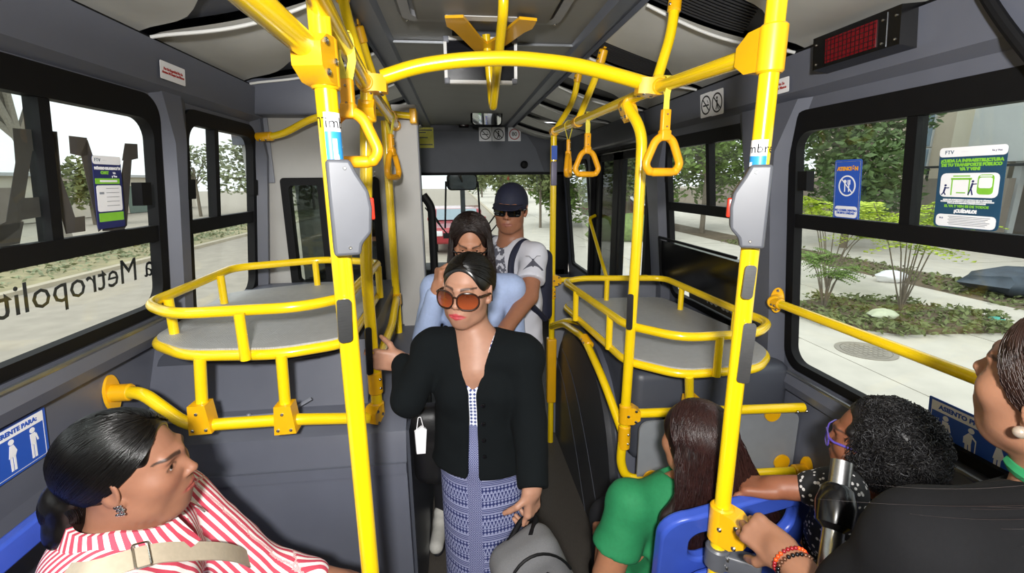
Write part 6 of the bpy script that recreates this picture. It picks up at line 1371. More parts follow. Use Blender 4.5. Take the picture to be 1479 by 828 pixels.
for w_, e_ in ((wr1L, el1L), (wr1R, el1R)): add_hand(v, w_, (w_ - e_), V(0, 0, -1), V(-.2, .9, 0), [(.3, .4, .3)] * 4)
vs, Q = v.mesh(); mesh_obj('body', vs, Q, SKIN, T, colr(H1, '936650', 'A05048', '14100e', blush=.12)); H1.eyeballs(T, (.12, 1, .25), '3a2a1c')
def shirt_pat(N, S, f, sh, el, arms=True, diag=.35):
    N, S, f = np.array(N), np.array(S), np.array(f)
    def fn(vs):
        d = vs - N; x = d @ S; y = d @ f; u = np.sign(x) * np.abs(x) + d[:, 2] * diag * np.sign(x) * -1 + y * .25; out = u.copy()
        for a, b in zip(sh, el):
            a, b = np.array(a), np.array(b); ax = (b - a) / np.linalg.norm(b - a); p = vs - a; t = p @ ax; rad = np.linalg.norm(p - t[:, None] * ax, axis=1); m = (t > .015) & (rad < .085); e1 = np.cross(ax, [0, 0, 1.0]); e1 /= np.linalg.norm(e1); e2 = np.cross(ax, e1); an = np.arctan2(p @ e1, p @ e2); out = np.where(m, an * .062 + 3.1, out)
        return np.stack([out + 5, d[:, 2], y], 1)
    return fn
v = Vol(lo, hi, .0065); addall(v, torso_pr(N1, P1, S1, f1, .010, (sh1R, sh1L), chest=(.160, .125), waist=(.16, .135), hip=(.175, .145), bust=1)); v.add(cap(sh1L, el1L, .068, .066), cap(sh1R, el1R, .068, .066), cap(el1L, el1L.lerp(wr1L, .7), .058, .045), cap(el1R, el1R.lerp(wr1R, .7), .058, .045), k=.02)
v.noise(.006, (10, 10, 10), 12); v.noise(.003, (26, 26, 26), 13)
nkd = (H1.p(0, -.03, -.10) - N1).normalized(); v.sub(cap(N1 - nkd * .02, H1.p(0, -.03, -.06), .074, .072), k=.003); v.sub(ecap(N1 + f1 * .10 + V(0, 0, .03), N1 + f1 * .13 - V(0, 0, .09), (.045, .08), (.004, .08), S1), k=.003)
vs, Q = v.mesh(); sp_ = shirt_pat(N1, S1, f1, (sh1R, sh1L), (el1R, el1L)); sh_ = mesh_obj('striped_shirt', vs, Q, STRIPE, T, pat=sp_)
# collar: folded band standing round the neck
mb = MB(); rows = []; n = 34; cpt = []
for i in range(n + 1):
    a = math.radians(22 + 316 * i / n); d = f1 * math.cos(a) + S1 * math.sin(a); c = N1 + V(.005, 0, .0); fr_ = max(0, math.cos(a)); r0 = .078
    rows.append([c + d * r0 + V(0, 0, -.015 - .035 * fr_), c + d * (r0 + .004) + V(0, 0, .028 - .045 * fr_), c + d * (r0 + .014) + V(0, 0, .030 - .045 * fr_), c + d * (r0 + .040 + .012 * fr_) + V(0, 0, -.024 - .05 * fr_)])
for r_ in rows: mb.v += [tuple(p) for p in r_]
for i in range(n):
    for j in range(3): mb.f.append((i * 4 + j, i * 4 + j + 1, (i + 1) * 4 + j + 1, (i + 1) * 4 + j)); mb.mi.append(0)
co = mb.build('collar', STRIPE, sh_, smooth=60); a = co.data.attributes.new('pat', 'FLOAT_VECTOR', 'POINT'); pv = np.zeros((len(co.data.vertices), 3), dtype=np.float32); pv[:, 0] = np.repeat(np.arange(n + 1) * .0135, 4)[:len(pv)] + np.tile([0, 0, 0, .01], n + 1)[:len(pv)]; a.data.foreach_set('vector', pv.ravel()); co.modifiers.new('s', 'SOLIDIFY').thickness = .003
# beige bag strap with buckle, earring
BEIGE = mat('beige_webbing', 'B5A893', .8, 0, .06, 100, bump=.2, bscale=2000)
sp = [sh1R + V(-.07, .03, .055), sh1R + V(-.0, .0, .078), sh1R + f1 * .075 - S1 * .04 + V(0, 0, .055), N1 + f1 * .165 - V(0, 0, .135) + S1 * .03, N1 + f1 * .20 - S1 * .06 - V(0, 0, .26)]; sp = fillet(sp, .1, 6); mb = MB()
for i, p in enumerate(sp):
    tg = (sp[min(i + 1, len(sp) - 1)] - sp[max(i - 1, 0)]).normalized(); out = (p - (N1 - V(0, 0, .2))).normalized(); sd = tg.cross(out).normalized() * .019; mb.v += [tuple(p + sd + out * .006), tuple(p - sd + out * .006)]
for i in range(len(sp) - 1): mb.f.append((2 * i, 2 * i + 1, 2 * i + 3, 2 * i + 2)); mb.mi.append(0)
st = mb.build('bag_strap', BEIGE, T, smooth=60); st.modifiers.new('s', 'SOLIDIFY').thickness = .004
bi = len(sp) // 2 - 1; p = sp[bi]; tg = (sp[bi + 1] - sp[bi - 1]).normalized(); out = (p - (N1 - V(0, 0, .2))).normalized(); M = frame_of(p + out * .012, tg, out.cross(tg)); mb = MB(); mb.tube([M @ V(x, y, 0) for x, y in rrect(-.013, -.023, .013, .023, .004, 3)], .0018, 6, closed=True); mb.build('buckle', STEEL, st)
er = H1.p(.0835, .003, -.026); mb = MB()
R_ = random.Random(3)
for _ in range(26): mb.sphere(er + H1.R @ V(R_.uniform(0, .004), R_.uniform(-.006, .006), R_.uniform(-.012, .009)), .0028, u=7, v=5)
tag(mb.build('earring', mat('rhinestone', 'C8CCD4', .15, 1.0, .2, 200), T), kind='stuff')
v = head_vol(H1, .18); hair_cap(H1, v, [((0, .112, -.008), (.078, .094, .102)), ((0, .05, -.115), (.10, .085, .085)), ((.088, .032, -.004), (.032, .055, .056)), ((-.088, .032, -.004), (.032, .055, .056))], rad=(.084, .103, .094)); v.add(H1.e((-.0, -.118, -.045), (.046, .040, .052)), k=.02); v.add(H1.e((.02, -.125, -.095), (.036, .034, .04)), k=.02)
vs, Q = v.mesh(); hc = mesh_obj('hair', vs, Q, HBLK, T); slick_hair(H1, hc, HBLK, (0, -.118, -.045), 3600, 2, rad=(.0845, .1035, .0945), hair_el=lambda az: .98 - 1.62 * (np.abs(az) / PI) ** .62, r_=.0009)
R_ = np.random.RandomState(5); n = 700; t = np.linspace(0, 1, 14)[None, :]; a0 = R_.uniform(0, 6.28, (n, 1)); tl = R_.uniform(-.9, .9, (n, 1)); aa = a0 + t * 3.6; rr = .047 * np.sqrt(1 - tl ** 2) * (1 + R_.uniform(-.03, .06, (n, 1)))
P = np.stack([tl * .047 + 0 * aa, -.118 + rr * np.cos(aa) * .88, -.055 + rr * 1.15 * np.sin(aa)], -1); strands('bun_strands', P @ np.array(H1.R).T * H1.s + np.array(H1.o), .0009, HBLK, hc)
HRED = hairmat('hair_red_brown', '2C1613', .40)
# ================================================================== 3  woman with glasses behind the cardigan woman
def long_hair(H, T, m, n, seed, part=0.0, drop=.30, back=True, width=.10, r_=.0012, wave=.008, fr=.9, side_lim=2.2, c=(0, -.018, .036), rad=(.084, .102, .094), spread=1.0, el0=.0, az_rng=(0.35, PI), down=None):
    """strands leave a parting on the crown, follow the skull and then hang"""
    R = np.random.RandomState(seed); az = R.uniform(*az_rng, n) * np.where(R.rand(n) < .5, -1, 1); t0 = R.uniform(0, 1, n); start = np.stack([np.full(n, part) + R.normal(0, .03, n), np.cos(t0 * 2.2 - .55) * .0 + (.75 - 1.5 * t0), np.full(n, 1.0)], -1); start[:, 2] = np.sqrt(np.maximum(.05, 1 - start[:, 1] ** 2)); start /= np.linalg.norm(start, axis=1, keepdims=True)
    end = sphdir(az, np.full(n, el0) + R.normal(0, .1, n)); m1, m2 = 9, 12; t = np.linspace(0, 1, m1)[None, :, None]; d = start[:, None] * (1 - t) + end[:, None] * t; d /= np.linalg.norm(d, axis=-1, keepdims=True); lift = 1 + R.uniform(.0, .05, n)[:, None, None]; P1_ = np.array(c) + d * np.array(rad) * lift
    W1 = P1_ @ np.array(H.R).T * H.s + np.array(H.o); L = drop * R.uniform(.75, 1.05, n); dn = np.array(down if down is not None else (0, 0, -1.0)); last = W1[:, -1]; out = W1[:, -1] - np.array(H.o); out[:, 2] = 0; out /= np.linalg.norm(out, axis=1, keepdims=True) + 1e-9
    s = np.linspace(1 / m2, 1, m2)[None, :, None]; ph = R.uniform(0, 6.28, (n, 1, 1)); W2 = last[:, None] + dn * L[:, None, None] * s + out[:, None] * (.02 * spread * s - .03 * spread * s ** 2 * 0) + wave * np.sin(s * 7 + ph) * np.cross(out, dn)[:, None] * s
    return strands('hair_strands', np.concatenate([W1, W2], 1), r_, m, T)
H3 = Head((.050, 2.05, 1.480), (-.07, -.91, -.40), (.03, 0, 1), .98); f3 = V(-.1, -1, 0).normalized(); S3 = f3.cross(V(0, 0, 1)); N3 = V(.055, 2.09, 1.325); P3 = V(.055, 2.10, .88)
sh3R, sh3L = N3 + S3 * .175 - V(0, 0, .055), N3 - S3 * .175 - V(0, 0, .055); el3R = sh3R + S3 * .05 + V(0, -.08, -.22); wr3R = at(632, 418, D=2.0); el3L = sh3L - S3 * .02 + V(0, .05, -.26); wr3L = el3L + V(-.03, -.04, -.22)
T = person('woman in pale blue shirt and black-rimmed glasses behind cardigan woman', (P3.x, P3.y, 0)); lo, hi = bounds(H3.o, N3, sh3R, sh3L, P3, el3R, wr3R, wr3L, m=.15); v = Vol(lo, hi, .010, [fine(H3.o, .12, .0034), fine(wr3R, .11, .004)])
H3.build(v, slit=.6); v.add(H3.c((0, -.02, -.05), (0, -.03, -.12), .05, .052), k=.02); v.add(cap(H3.p(0, -.03, -.1), N3 - V(0, 0, .03), .05, .056), k=.02); addall(v, torso_pr(N3, P3, S3, f3, -.004, (sh3R, sh3L), bust=1)); v.add(cap(sh3R, el3R, .042, .036), cap(el3R, wr3R, .036, .025), cap(sh3L, el3L, .042, .036), cap(el3L, wr3L, .036, .025), k=.012)
add_hand(v, wr3R, V(.15, .05, 1), V(.9, .35, 0), V(.2, -.9, .2), [(.9, 1.2, .7)] * 4, .1, .95); add_hand(v, wr3L, V(0, -.2, -1), V(1, 0, 0), V(0, -1, 0), [(.3, .5, .3)] * 4, .1, .95)
for s_ in (-1, 1): v.add(cap(P3 + S3 * s_ * .085, P3 + S3 * s_ * .09 + V(0, 0, -.42), .08, .055), k=.03)
vs, Q = v.mesh(); mesh_obj('body', vs, Q, SKIN, T, colr(H3, 'B07C60', 'A04A48', '20150f')); H3.eyeballs(T, (0, 1, .2))
v = Vol(lo, hi, .008); addall(v, torso_pr(N3, P3, S3, f3, .010, (sh3R, sh3L), bust=1, hip=(.16, .125))); v.add(cap(sh3R, el3R, .060, .055), cap(el3R, el3R.lerp(wr3R, .85), .055, .042), cap(sh3L, el3L, .060, .055), cap(el3L, el3L.lerp(wr3L, .95), .052, .042), k=.02); v.noise(.006, (11, 11, 14), 21); v.sub(cap(N3 + V(0, 0, .06), N3 + f3 * .04, .07, .05), k=.003); v.sub(ecap(N3 + f3 * .08, N3 + f3 * .12 - V(0, 0, .1), (.04, .08), (.004, .08), S3), k=.003); vs, Q = v.mesh(); mesh_obj('shirt', vs, Q, PBLUE, T)
v = Vol((P3.x - .28, P3.y - .25, .03), (P3.x + .28, P3.y + .25, .98), .010); v.add(ecap(P3 + V(0, 0, .04), P3 - V(0, 0, .05), (.16, .12), (.165, .125), S3), k=.03)
for s_ in (-1, 1): kn = P3 + S3 * s_ * .10 + V(-.06 if s_ > 0 else 0, -.05, -.42); v.add(cap(P3 + S3 * s_ * .08 - V(0, 0, .05), kn, .095, .07), cap(kn, V(kn.x - .01, kn.y + .03, .09), .07, .055), k=.03)
vs, Q = v.mesh(); mesh_obj('trousers', vs, Q, DARKP, T)
for s_, p in ((1, at(634, 768, Z=.05)), (-1, V(P3.x + .12, P3.y, .05))):
    v = Vol(npv(p) - .2, npv(p) + .2, .006); v.add(cap(p + V(-.01, -.085, -.01), p + V(.01, .07, .0), .034, .036), cap(p + V(.01, .06, .0), p + V(.01, .06, .06), .036, .036), k=.03); v.D = np.maximum(v.D, -(v.ax[2][None, None, :] - .004)); vs, Q = v.mesh(); o = mesh_obj('shoe', vs, Q, mat('white_canvas', 'C9C7C0', .7, 0, .06, 60), T)
    MB().tube([p + V(.035 * math.cos(a) - .0 + .003 * math.sin(a), .11 * math.sin(a) - .008, -.03) for a in np.linspace(0, 6.1, 24)], .006, 6, closed=True).build('sole_line', SIGNK, o)
v = head_vol(H3, .17, .004); hair_cap(H3, v, [((0, .108, .004), (.064, .086, .104)), ((0, .05, -.13), (.065, .085, .095))], rad=(.090, .106, .098)); vs, Q = v.mesh(); hc = mesh_obj('hair', vs, Q, HDK, T); long_hair(H3, hc, HDK, 2600, 3, .0, .22, wave=.012, rad=(.091, .107, .099), r_=.0014, az_rng=(.95, PI))
eyewear(H3, T, 'glasses', BFRAME, clearlens('clear_lens'), .050, .032, .010, .0024, .104, -.004, .014)
# ================================================================== 4  man in navy cap
H4 = Head((.262, 2.32, 1.608), (-.30, -.95, -.09), (.05, -.05, 1), 1.02); f4 = V(-.80, -.60, 0).normalized(); S4 = f4.cross(V(0, 0, 1)); N4 = V(.265, 2.36, 1.455); P4_ = V(.285, 2.37, .92)
sh4R, sh4L = N4 + S4 * .18 - V(0, 0, .06), N4 - S4 * .17 - V(0, 0, .06); el4L = at(764, 428, D=2.17); wr4L = at(728, 478, D=2.02); el4R = sh4R + V(-.03, .02, -.28); wr4R = el4R + V(.02, -.15, -.18)
T = person('man in navy cap and white printed T-shirt near the front door', (P4_.x, P4_.y, 0)); lo, hi = bounds(H4.o, N4, sh4R, sh4L, P4_, el4L, wr4L, wr4R, m=.15); v = Vol(lo, hi, .010, [fine(H4.o, .12, .0034), fine(wr4L, .1, .004)]); H4.build(v, slit=.8, nose=1.12, jaw=1.2); v.add(H4.c((0, -.02, -.05), (0, -.03, -.12), .058, .06), k=.02); v.add(cap(H4.p(0, -.03, -.1), N4 - V(0, 0, .03), .058, .068), k=.02)
addall(v, torso_pr(N4, P4_, S4, f4, -.004, (sh4R, sh4L), chest=(.150, .105), waist=(.14, .105), hip=(.15, .12))); v.add(cap(sh4R, el4R, .052, .043), cap(el4R, wr4R, .042, .028), cap(sh4L, el4L, .052, .044), cap(el4L, wr4L, .044, .030), k=.012); add_hand(v, wr4L, (wr4L - el4L), V(-.8, .4, 0), V(0, -.4, -.8), [(.5, .9, .5)] * 4, .1, 1.05); add_hand(v, wr4R, V(0, -.3, -1), V(1, 0, 0), V(0, -1, 0), [(.4, .6, .4)] * 4, .1, 1.05)
vs, Q = v.mesh(); mesh_obj('body', vs, Q, SKIN, T, colr(H4, '94634A', '8A5548', '14100e')); H4.eyeballs(T)
v = Vol(lo, hi, .008); addall(v, torso_pr(N4, P4_, S4, f4, .012, (sh4R, sh4L), chest=(.150, .105), waist=(.145, .110), hip=(.155, .125))); v.add(cap(sh4R, sh4R.lerp(el4R, .66), .062, .066), cap(sh4L, sh4L.lerp(el4L, .66), .062, .068), k=.02); v.noise(.006, (9, 9, 10), 31); v.noise(.003, (22, 22, 22), 32); v.sub(cap(N4 + V(0, 0, .07), N4 + f4 * .02 - V(0, 0, .0), .075, .062), k=.003)
for a_, b_ in ((sh4R, el4R), (sh4L, el4L)): v.sub(rbox(a_.lerp(b_, .66) + (b_ - a_).normalized() * .055, (.1, .1, .055), .004, axisM((0, 0, 0), b_ - a_)), k=.002)
vs, Q = v.mesh(); cN = N4 + f4 * .1 - V(0, 0, .20) + S4 * .02
mesh_obj('tshirt', vs, Q, TPRINT, T, pat=lambda vs: np.stack([(vs - np.array(cN)) @ np.array(S4), (vs - np.array(cN))[:, 2], ((vs - np.array(N4)) @ np.array(f4) > .03).astype(float)], 1))
# moth print on the sleeve
mc = sh4L.lerp(el4L, .42); mn = (Vector(CAM) - mc).normalized(); mn = (mn - (el4L - sh4L).normalized() * mn.dot((el4L - sh4L).normalized())).normalized(); M = frame_of(mc + mn * .070, V(0, 0, 1).cross(mn), (0, 0, 1)); MOTH = mat('print_dark', '4A4A55', .8); mb = MB()
for s_ in (-1, 1):
    mb.prism([(s_ * .004, .02), (s_ * .045, -.022), (s_ * .05, -.03), (s_ * .02, -.034), (s_ * .004, -.025)][::s_], .0008, M); mb.tube([M @ V(s_ * .002, .022, 0), M @ V(s_ * .018, .040, 0), M @ V(s_ * .036, .040, 0)], .001, 5)
mb.tube([M @ V(0, .026, 0), M @ V(0, -.03, 0)], .005, 6); mb.build('moth_print', MOTH, T)
v = Vol((P4_.x - .28, P4_.y - .28, .03), (P4_.x + .28, P4_.y + .28, 1.02), .010); v.add(ecap(P4_ + V(0, 0, .05), P4_ - V(0, 0, .05), (.155, .125), (.16, .13), S4), k=.03)
for s_ in (-1, 1): kn = P4_ + S4 * s_ * .11 + V(0, -.03, -.45); v.add(cap(P4_ + S4 * s_ * .08 - V(0, 0, .05), kn, .10, .075), cap(kn, V(kn.x, kn.y + .03, .08), .075, .06), k=.03)
v.noise(.005, (12, 12, 14), 33); vs, Q = v.mesh(); mesh_obj('jeans', vs, Q, DENIM, T)
for s_ in (-1, 1): p = P4_ + S4 * s_ * .11; MB().sphere((p.x, p.y - .07, .045), (.05, .14, .045)).build('shoe', BLACK, T)
v = head_vol(H4, .17, .004); v.add(H4.e((0, -.016, .036), (.083, .102, .096)), k=.01); v.sub(H4.e((0, .02, -.10), (.14, .2, .118)), k=.004); v.noise(.001, (40, 40, 40), 2); vs, Q = v.mesh(); cp = mesh_obj('cap', vs, Q, NAVYC, T)
mb = MB(); rows = []
for i in range(13):
    a = math.radians(-62 + 124 * i / 12); x = .082 * math.sin(a); rows.append([H4.p(x * .98, .02 + .064 * math.cos(a), .038), H4.p(x * .96, .05 + .085 * math.cos(a), .030 + .010 * math.cos(a)), H4.p(x * .80, .075 + .100 * math.cos(a), .016 + .010 * math.cos(a))])
for r_ in rows: mb.v += [tuple(p) for p in r_]
for i in range(12):
    for j in range(2): mb.f.append((i * 3 + j, i * 3 + j + 1, i * 3 + j + 4, i * 3 + j + 3)); mb.mi.append(0)
br = mb.build('brim', NAVYC, cp, smooth=60); br.modifiers.new('s', 'SOLIDIFY').thickness = .005
eyewear(H4, T, 'sunglasses', BFRAME, mat('black_lens', '060607', .05, 0, .02), .058, .038, .012, .0028, .103, .004, .020)
v = head_vol(H4, .15, .005); v.add(H4.e((0, -.022, .02), (.080, .098, .09)), k=.01); v.sub(H4.e((0, .10, -.02), (.12, .105, .13)), k=.004); v.sub(H4.e((0, 0, -.13), (.2, .2, .10)), k=.004); vs, Q = v.mesh(); mesh_obj('hair', vs, Q, HBLK, T)
# his navy rucksack with shoulder straps
b = thing('backpack', 'navy backpack worn by the man in cap', 'backpack', (N4 - f4 * .2 - V(0, 0, .45))); bc = N4 - f4 * .165 - V(0, 0, .26); Mx = Matrix((S4, f4, V(0, 0, 1))).transposed(); v = Vol(npv(bc) - .32, npv(bc) + .32, .009); v.add(rbox(bc, (.125, .05, .20), .045, Mx), k=.01); v.add(rbox(bc - f4 * .045 - V(0, 0, .08), (.09, .025, .10), .022, Mx), k=.012); v.noise(.006, (9, 9, 9), 5); vs, Q = v.mesh(); mesh_obj('bag_body', vs, Q, NAVYC, b)
for s_ in (-1, 1):
    p = [bc + S4 * s_ * .09 + f4 * .08 + V(0, 0, .19), N4 + S4 * s_ * .105 + V(0, 0, .015), N4 + S4 * s_ * .115 + f4 * .10 - V(0, 0, .05), N4 + S4 * s_ * .135 + f4 * .135 - V(0, 0, .18), N4 + S4 * s_ * .185 + f4 * .05 - V(0, 0, .30), bc + S4 * s_ * .15 - V(0, 0, .16) + f4 * .06]; MB().tube(fillet(p, .08), .016, 8).build('shoulder_strap', NAVYC, b)
# ================================================================== 5  driver beyond the partition
H5 = Head(at(543, 332, D=3.35), (-.05, 1, 0), (0, 0, 1), 1.02); N5 = H5.p(0, -.02, -.15); P5_ = N5 - V(0, .05, .5); f5 = V(0, 1, 0); S5 = V(1, 0, 0); sh5 = (N5 + S5 * .19 - V(0, 0, .06), N5 - S5 * .19 - V(0, 0, .06)); T = person('driver in dark jacket seen from behind through partition window', (P5_.x, P5_.y, .5))
lo, hi = bounds(H5.o, N5, *sh5, P5_, m=.16); hi[1] += .3; v = Vol(lo, hi, .010, [fine(H5.o, .12, .0045)]); H5.build(v); v.add(H5.c((0, -.02, -.05), (0, -.03, -.15), .056, .06), k=.02); addall(v, torso_pr(N5, P5_, S5, f5, -.004, sh5)); 
e5 = [q + V(.05 * s_, .12, -.24) for q, s_ in zip(sh5, (1, -1))]; w5 = [q + V(-.06 * s_, .24, .08) for q, s_ in zip(e5, (1, -1))]
for a_, b_, c_ in zip(sh5, e5, w5): v.add(cap(a_, b_, .048, .04), cap(b_, c_, .04, .027), k=.012); add_hand(v, c_, (c_ - b_), V(0, 0, -1), V(-1 if c_.x > N5.x else 1, 0, .3), [(.6, .9, .5)] * 4)
vs, Q = v.mesh(); mesh_obj('body', vs, Q, SKIN, T, colr(H5, 'A07055', '8A5548')); v = Vol(lo, hi, .010); addall(v, torso_pr(N5, P5_, S5, f5, .018, sh5))
for a_, b_, c_ in zip(sh5, e5, w5): v.add(cap(a_, b_, .068, .058), cap(b_, b_.lerp(c_, .8), .055, .042), k=.02)
v.add(cap(N5 - V(0, 0, .02), N5 + V(0, -.01, .03), .075, .07), k=.02); v.noise(.006, (10, 10, 10), 3); vs, Q = v.mesh(); mesh_obj('jacket', vs, Q, JACK, T); v = head_vol(H5, .16, .0045); v.add(H5.e((0, -.018, .036), (.083, .102, .094)), k=.01); v.sub(H5.e((0, .11, -.01), (.09, .09, .10)), k=.004); v.sub(H5.e((0, .03, -.12), (.14, .13, .10)), k=.004); vs, Q = v.mesh(); mesh_obj('hair', vs, Q, HDK, T)
ds = thing('driver_seat', 'dark high-backed driver seat beyond the partition', 'seat', (P5_.x, P5_.y - .1, 0)); MB().box((P5_.x - .24, P5_.y - .22, .5), (P5_.x + .24, P5_.y - .10, N5.z - .05), bev=.04).build('backrest', DARKP, ds); MB().box((P5_.x - .24, P5_.y - .2, .36), (P5_.x + .24, P5_.y + .32, .5), bev=.04).build('cushion', DARKP, ds); MB().box((P5_.x - .15, P5_.y - .1, 0), (P5_.x + .15, P5_.y + .2, .36)).build('pedestal', BLACK, ds)
# ================================================================== 6  long-haired woman in green, seen from behind
H6 = Head(at(1003, 640, D=1.36), (-.30, .95, -.05), (0, 0, 1), 1.0); N6 = H6.p(0, -.01, -.150) + V(0, .065, 0); f6 = V(-.15, 1, 0).normalized(); S6 = f6.cross(V(0, 0, 1)); P6 = N6 - V(0, -.03, .46); sh6R, sh6L = N6 + S6 * .175 - V(0, 0, .06), N6 - S6 * .185 - V(0, 0, .05); el6L = sh6L + V(-.07, -.02, -.24); wr6L = el6L + V(.06, .22, -.06); el6R = sh6R + V(.05, .04, -.25); wr6R = el6R + V(-.08, .2, -.04)
T = person('woman in green T-shirt with long dark brown hair seen from behind', (P6.x, P6.y, .45)); lo, hi = bounds(H6.o, N6, sh6R, sh6L, P6, el6L, wr6L, wr6R, m=.16); v = Vol(lo, hi, .009, [fine(H6.o, .12, .004)]); H6.build(v); v.add(H6.c((0, -.02, -.05), (0, -.03, -.13), .052, .055), k=.02); addall(v, torso_pr(N6, P6, S6, f6, -.006, (sh6R, sh6L), chest=(.155, .115), waist=(.145, .12), hip=(.17, .14))); v.add(cap(sh6R, el6R, .048, .042), cap(el6R, wr6R, .04, .026), cap(sh6L, el6L, .052, .046), cap(el6L, wr6L, .044, .027), k=.012)
add_hand(v, wr6L, (wr6L - el6L), V(0, 0, -1), V(1, 0, 0), [(.3, .5, .3)] * 4); add_hand(v, wr6R, (wr6R - el6R), V(0, 0, -1), V(-1, 0, 0), [(.3, .5, .3)] * 4); vs, Q = v.mesh(); mesh_obj('body', vs, Q, SKIN, T, colr(H6, 'A87456', 'A04A48'))
v = Vol(lo, hi, .0075); addall(v, torso_pr(N6, P6, S6, f6, .010, (sh6R, sh6L), chest=(.155, .115), waist=(.15, .125), hip=(.175, .145))); v.add(cap(sh6R, sh6R.lerp(el6R, .6), .066, .068), cap(sh6L, sh6L.lerp(el6L, .62), .068, .072), k=.02); v.noise(.006, (9, 9, 11), 41); v.noise(.003, (24, 24, 24), 42)
for a_, b_ in ((sh6R, el6R), (sh6L, el6L)): v.sub(rbox(a_.lerp(b_, .62) + (b_ - a_).normalized() * .055, (.1, .1, .055), .004, axisM((0, 0, 0), b_ - a_)), k=.002)
v.sub(cap(N6 + V(0, 0, .07), N6 + f6 * .02, .07, .058), k=.003); vs, Q = v.mesh(); mesh_obj('tshirt', vs, Q, GREENT, T)
v = Vol((P6.x - .3, P6.y - .2, .03), (P6.x + .3, P6.y + .62, P6.z + .16), .011); v.add(ecap(P6 + V(0, 0, .03), P6 + V(0, .03, -.02), (.17, .14), (.17, .14), S6), k=.03)
for s_ in (-1, 1): kn = P6 + S6 * s_ * .11 + V(0, .36, .02); v.add(cap(P6 + S6 * s_ * .09, kn, .095, .07), cap(kn, V(kn.x, kn.y + .0, .10), .068, .055), k=.03)
vs, Q = v.mesh(); mesh_obj('trousers', vs, Q, DARKP, T)
for s_ in (-1, 1): kn = P6 + S6 * s_ * .11 + V(0, .36, .02); MB().sphere((kn.x, kn.y + .05, .045), (.045, .12, .045)).build('shoe', BLACK, T)
v = Vol(npv(H6.o) - np.array((.2, .24, .45)), npv(H6.o) + np.array((.2, .2, .17)), .006); v.add(H6.e((0, -.020, .036), (.090, .108, .098)), k=.01); bk = N6 - f6 * .135 + S6 * .02; v.add(ecap(H6.p(0, -.06, -.02), bk + V(0, 0, -.02), (.096, .055), (.150, .045), S6), ecap(bk + V(0, 0, -.02), bk + V(0, .0, -.24), (.150, .045), (.14, .03), S6), k=.04); v.sub(H6.e((0, .115, -.01), (.085, .09, .10)), k=.006); v.sub(H6.e((0, .07, -.13), (.12, .11, .10)), k=.006); v.noise(.006, (30, 30, 4), 7); vs, Q = v.mesh(); hc = mesh_obj('hair', vs, Q, HDK, T)
R_ = np.random.RandomState(8); n = 4200; az = R_.uniform(-2.5, 2.5, n); st = np.stack([R_.normal(0, .06, n), R_.uniform(-.75, .55, n), np.full(n, 1.0)], -1); st[:, 2] = np.sqrt(np.maximum(.1, 1 - st[:, 1] ** 2)); st /= np.linalg.norm(st, axis=1, keepdims=True); azb = PI + az * .62; en = sphdir(azb, R_.normal(-.15, .12, n)); t = np.linspace(0, 1, 9)[None, :, None]; d = st[:, None] * (1 - t) + en[:, None] * t; d /= np.linalg.norm(d, axis=-1, keepdims=True); W1 = (np.array((0, -.020, .036)) + d * np.array((.091, .109, .099)) * (1 + R_.uniform(0, .04, n)[:, None, None])) @ np.array(H6.R).T + np.array(H6.o)
s = np.linspace(.08, 1, 14)[None, :, None]; lat = (W1[:, -1] - np.array(H6.o)) @ np.array(S6); tgt = np.array(bk)[None] + (lat * R_.uniform(1.1, 2.3, n))[:, None] * np.array(S6) - np.array(f6) * (.022 + R_.uniform(0, .018, n))[:, None] * np.sqrt(np.clip(1 - (lat / .18) ** 2, .05, 1))[:, None]; tgt[:, 2] -= R_.uniform(.08, .24, n); ph = R_.uniform(0, 6.28, (n, 1, 1)); W2 = W1[:, -1][:, None] * (1 - s) + tgt[:, None] * s + np.array(S6) * .007 * np.sin(s * 9 + ph) - np.array(f6) * .02 * np.sin(s * PI) ; strands('hair_strands', np.concatenate([W1, W2], 1), .0012, HRED, hc)
# ================================================================== 7  curly-haired woman by the window
o7 = np.array(CAM) + (np.array((1.005, .918, 1.103)) - np.array(CAM)) * 1.10; H7 = Head(o7, (-.62, .78, -.02), (-.08, .05, 1), 1.0); N7 = H7.p(0, -.035, -.15); f7 = V(-.25, 1, 0).normalized(); S7 = f7.cross(V(0, 0, 1)); P7 = N7 - V(0, .0, .46); sh7R, sh7L = N7 + S7 * .12 - V(0, 0, .07), N7 - S7 * .17 - V(0, 0, .06); wr7L = at(1128, 704, D=1.22); el7L = at(1215, 708, D=1.16); el7R = sh7R + V(-.01, .10, -.27); wr7R = el7R + V(-.08, .20, -.10)
T = person('curly grey-black haired woman with purple-armed glasses by right window', (P7.x, P7.y, .45)); lo, hi = bounds(H7.o, N7, sh7R, sh7L, P7, wr7L, wr7R, m=.17); v = Vol(lo, hi, .009, [fine(H7.o, .12, .0030), fine(wr7L, .1, .004)]); H7.build(v, heavy=.4, slit=.9); v.add(H7.c((0, -.02, -.05), (0, -.03, -.13), .054, .058), k=.02); addall(v, torso_pr(N7, P7, S7, f7, -.006, (sh7R, sh7L), chest=(.14, .115), waist=(.14, .12), hip=(.15, .13), bust=1)); v.add(cap(sh7L, el7L, .046, .04), cap(el7L, wr7L, .038, .025), cap(sh7R, el7R, .046, .04), cap(el7R, wr7R, .038, .025), k=.012)
add_hand(v, wr7L, (wr7L - el7L), V(0, 0, -1), V(0, 1, 0), [(.3, .5, .3)] * 4); add_hand(v, wr7R, (wr7R - el7R), V(0, 0, -1), V(-1, 0, 0), [(.3, .5, .3)] * 4); vs, Q = v.mesh(); mesh_obj('body', vs, Q, SKIN, T, colr(H7, '8A563E', '7A4038', '2a2220')); H7.eyeballs(T)
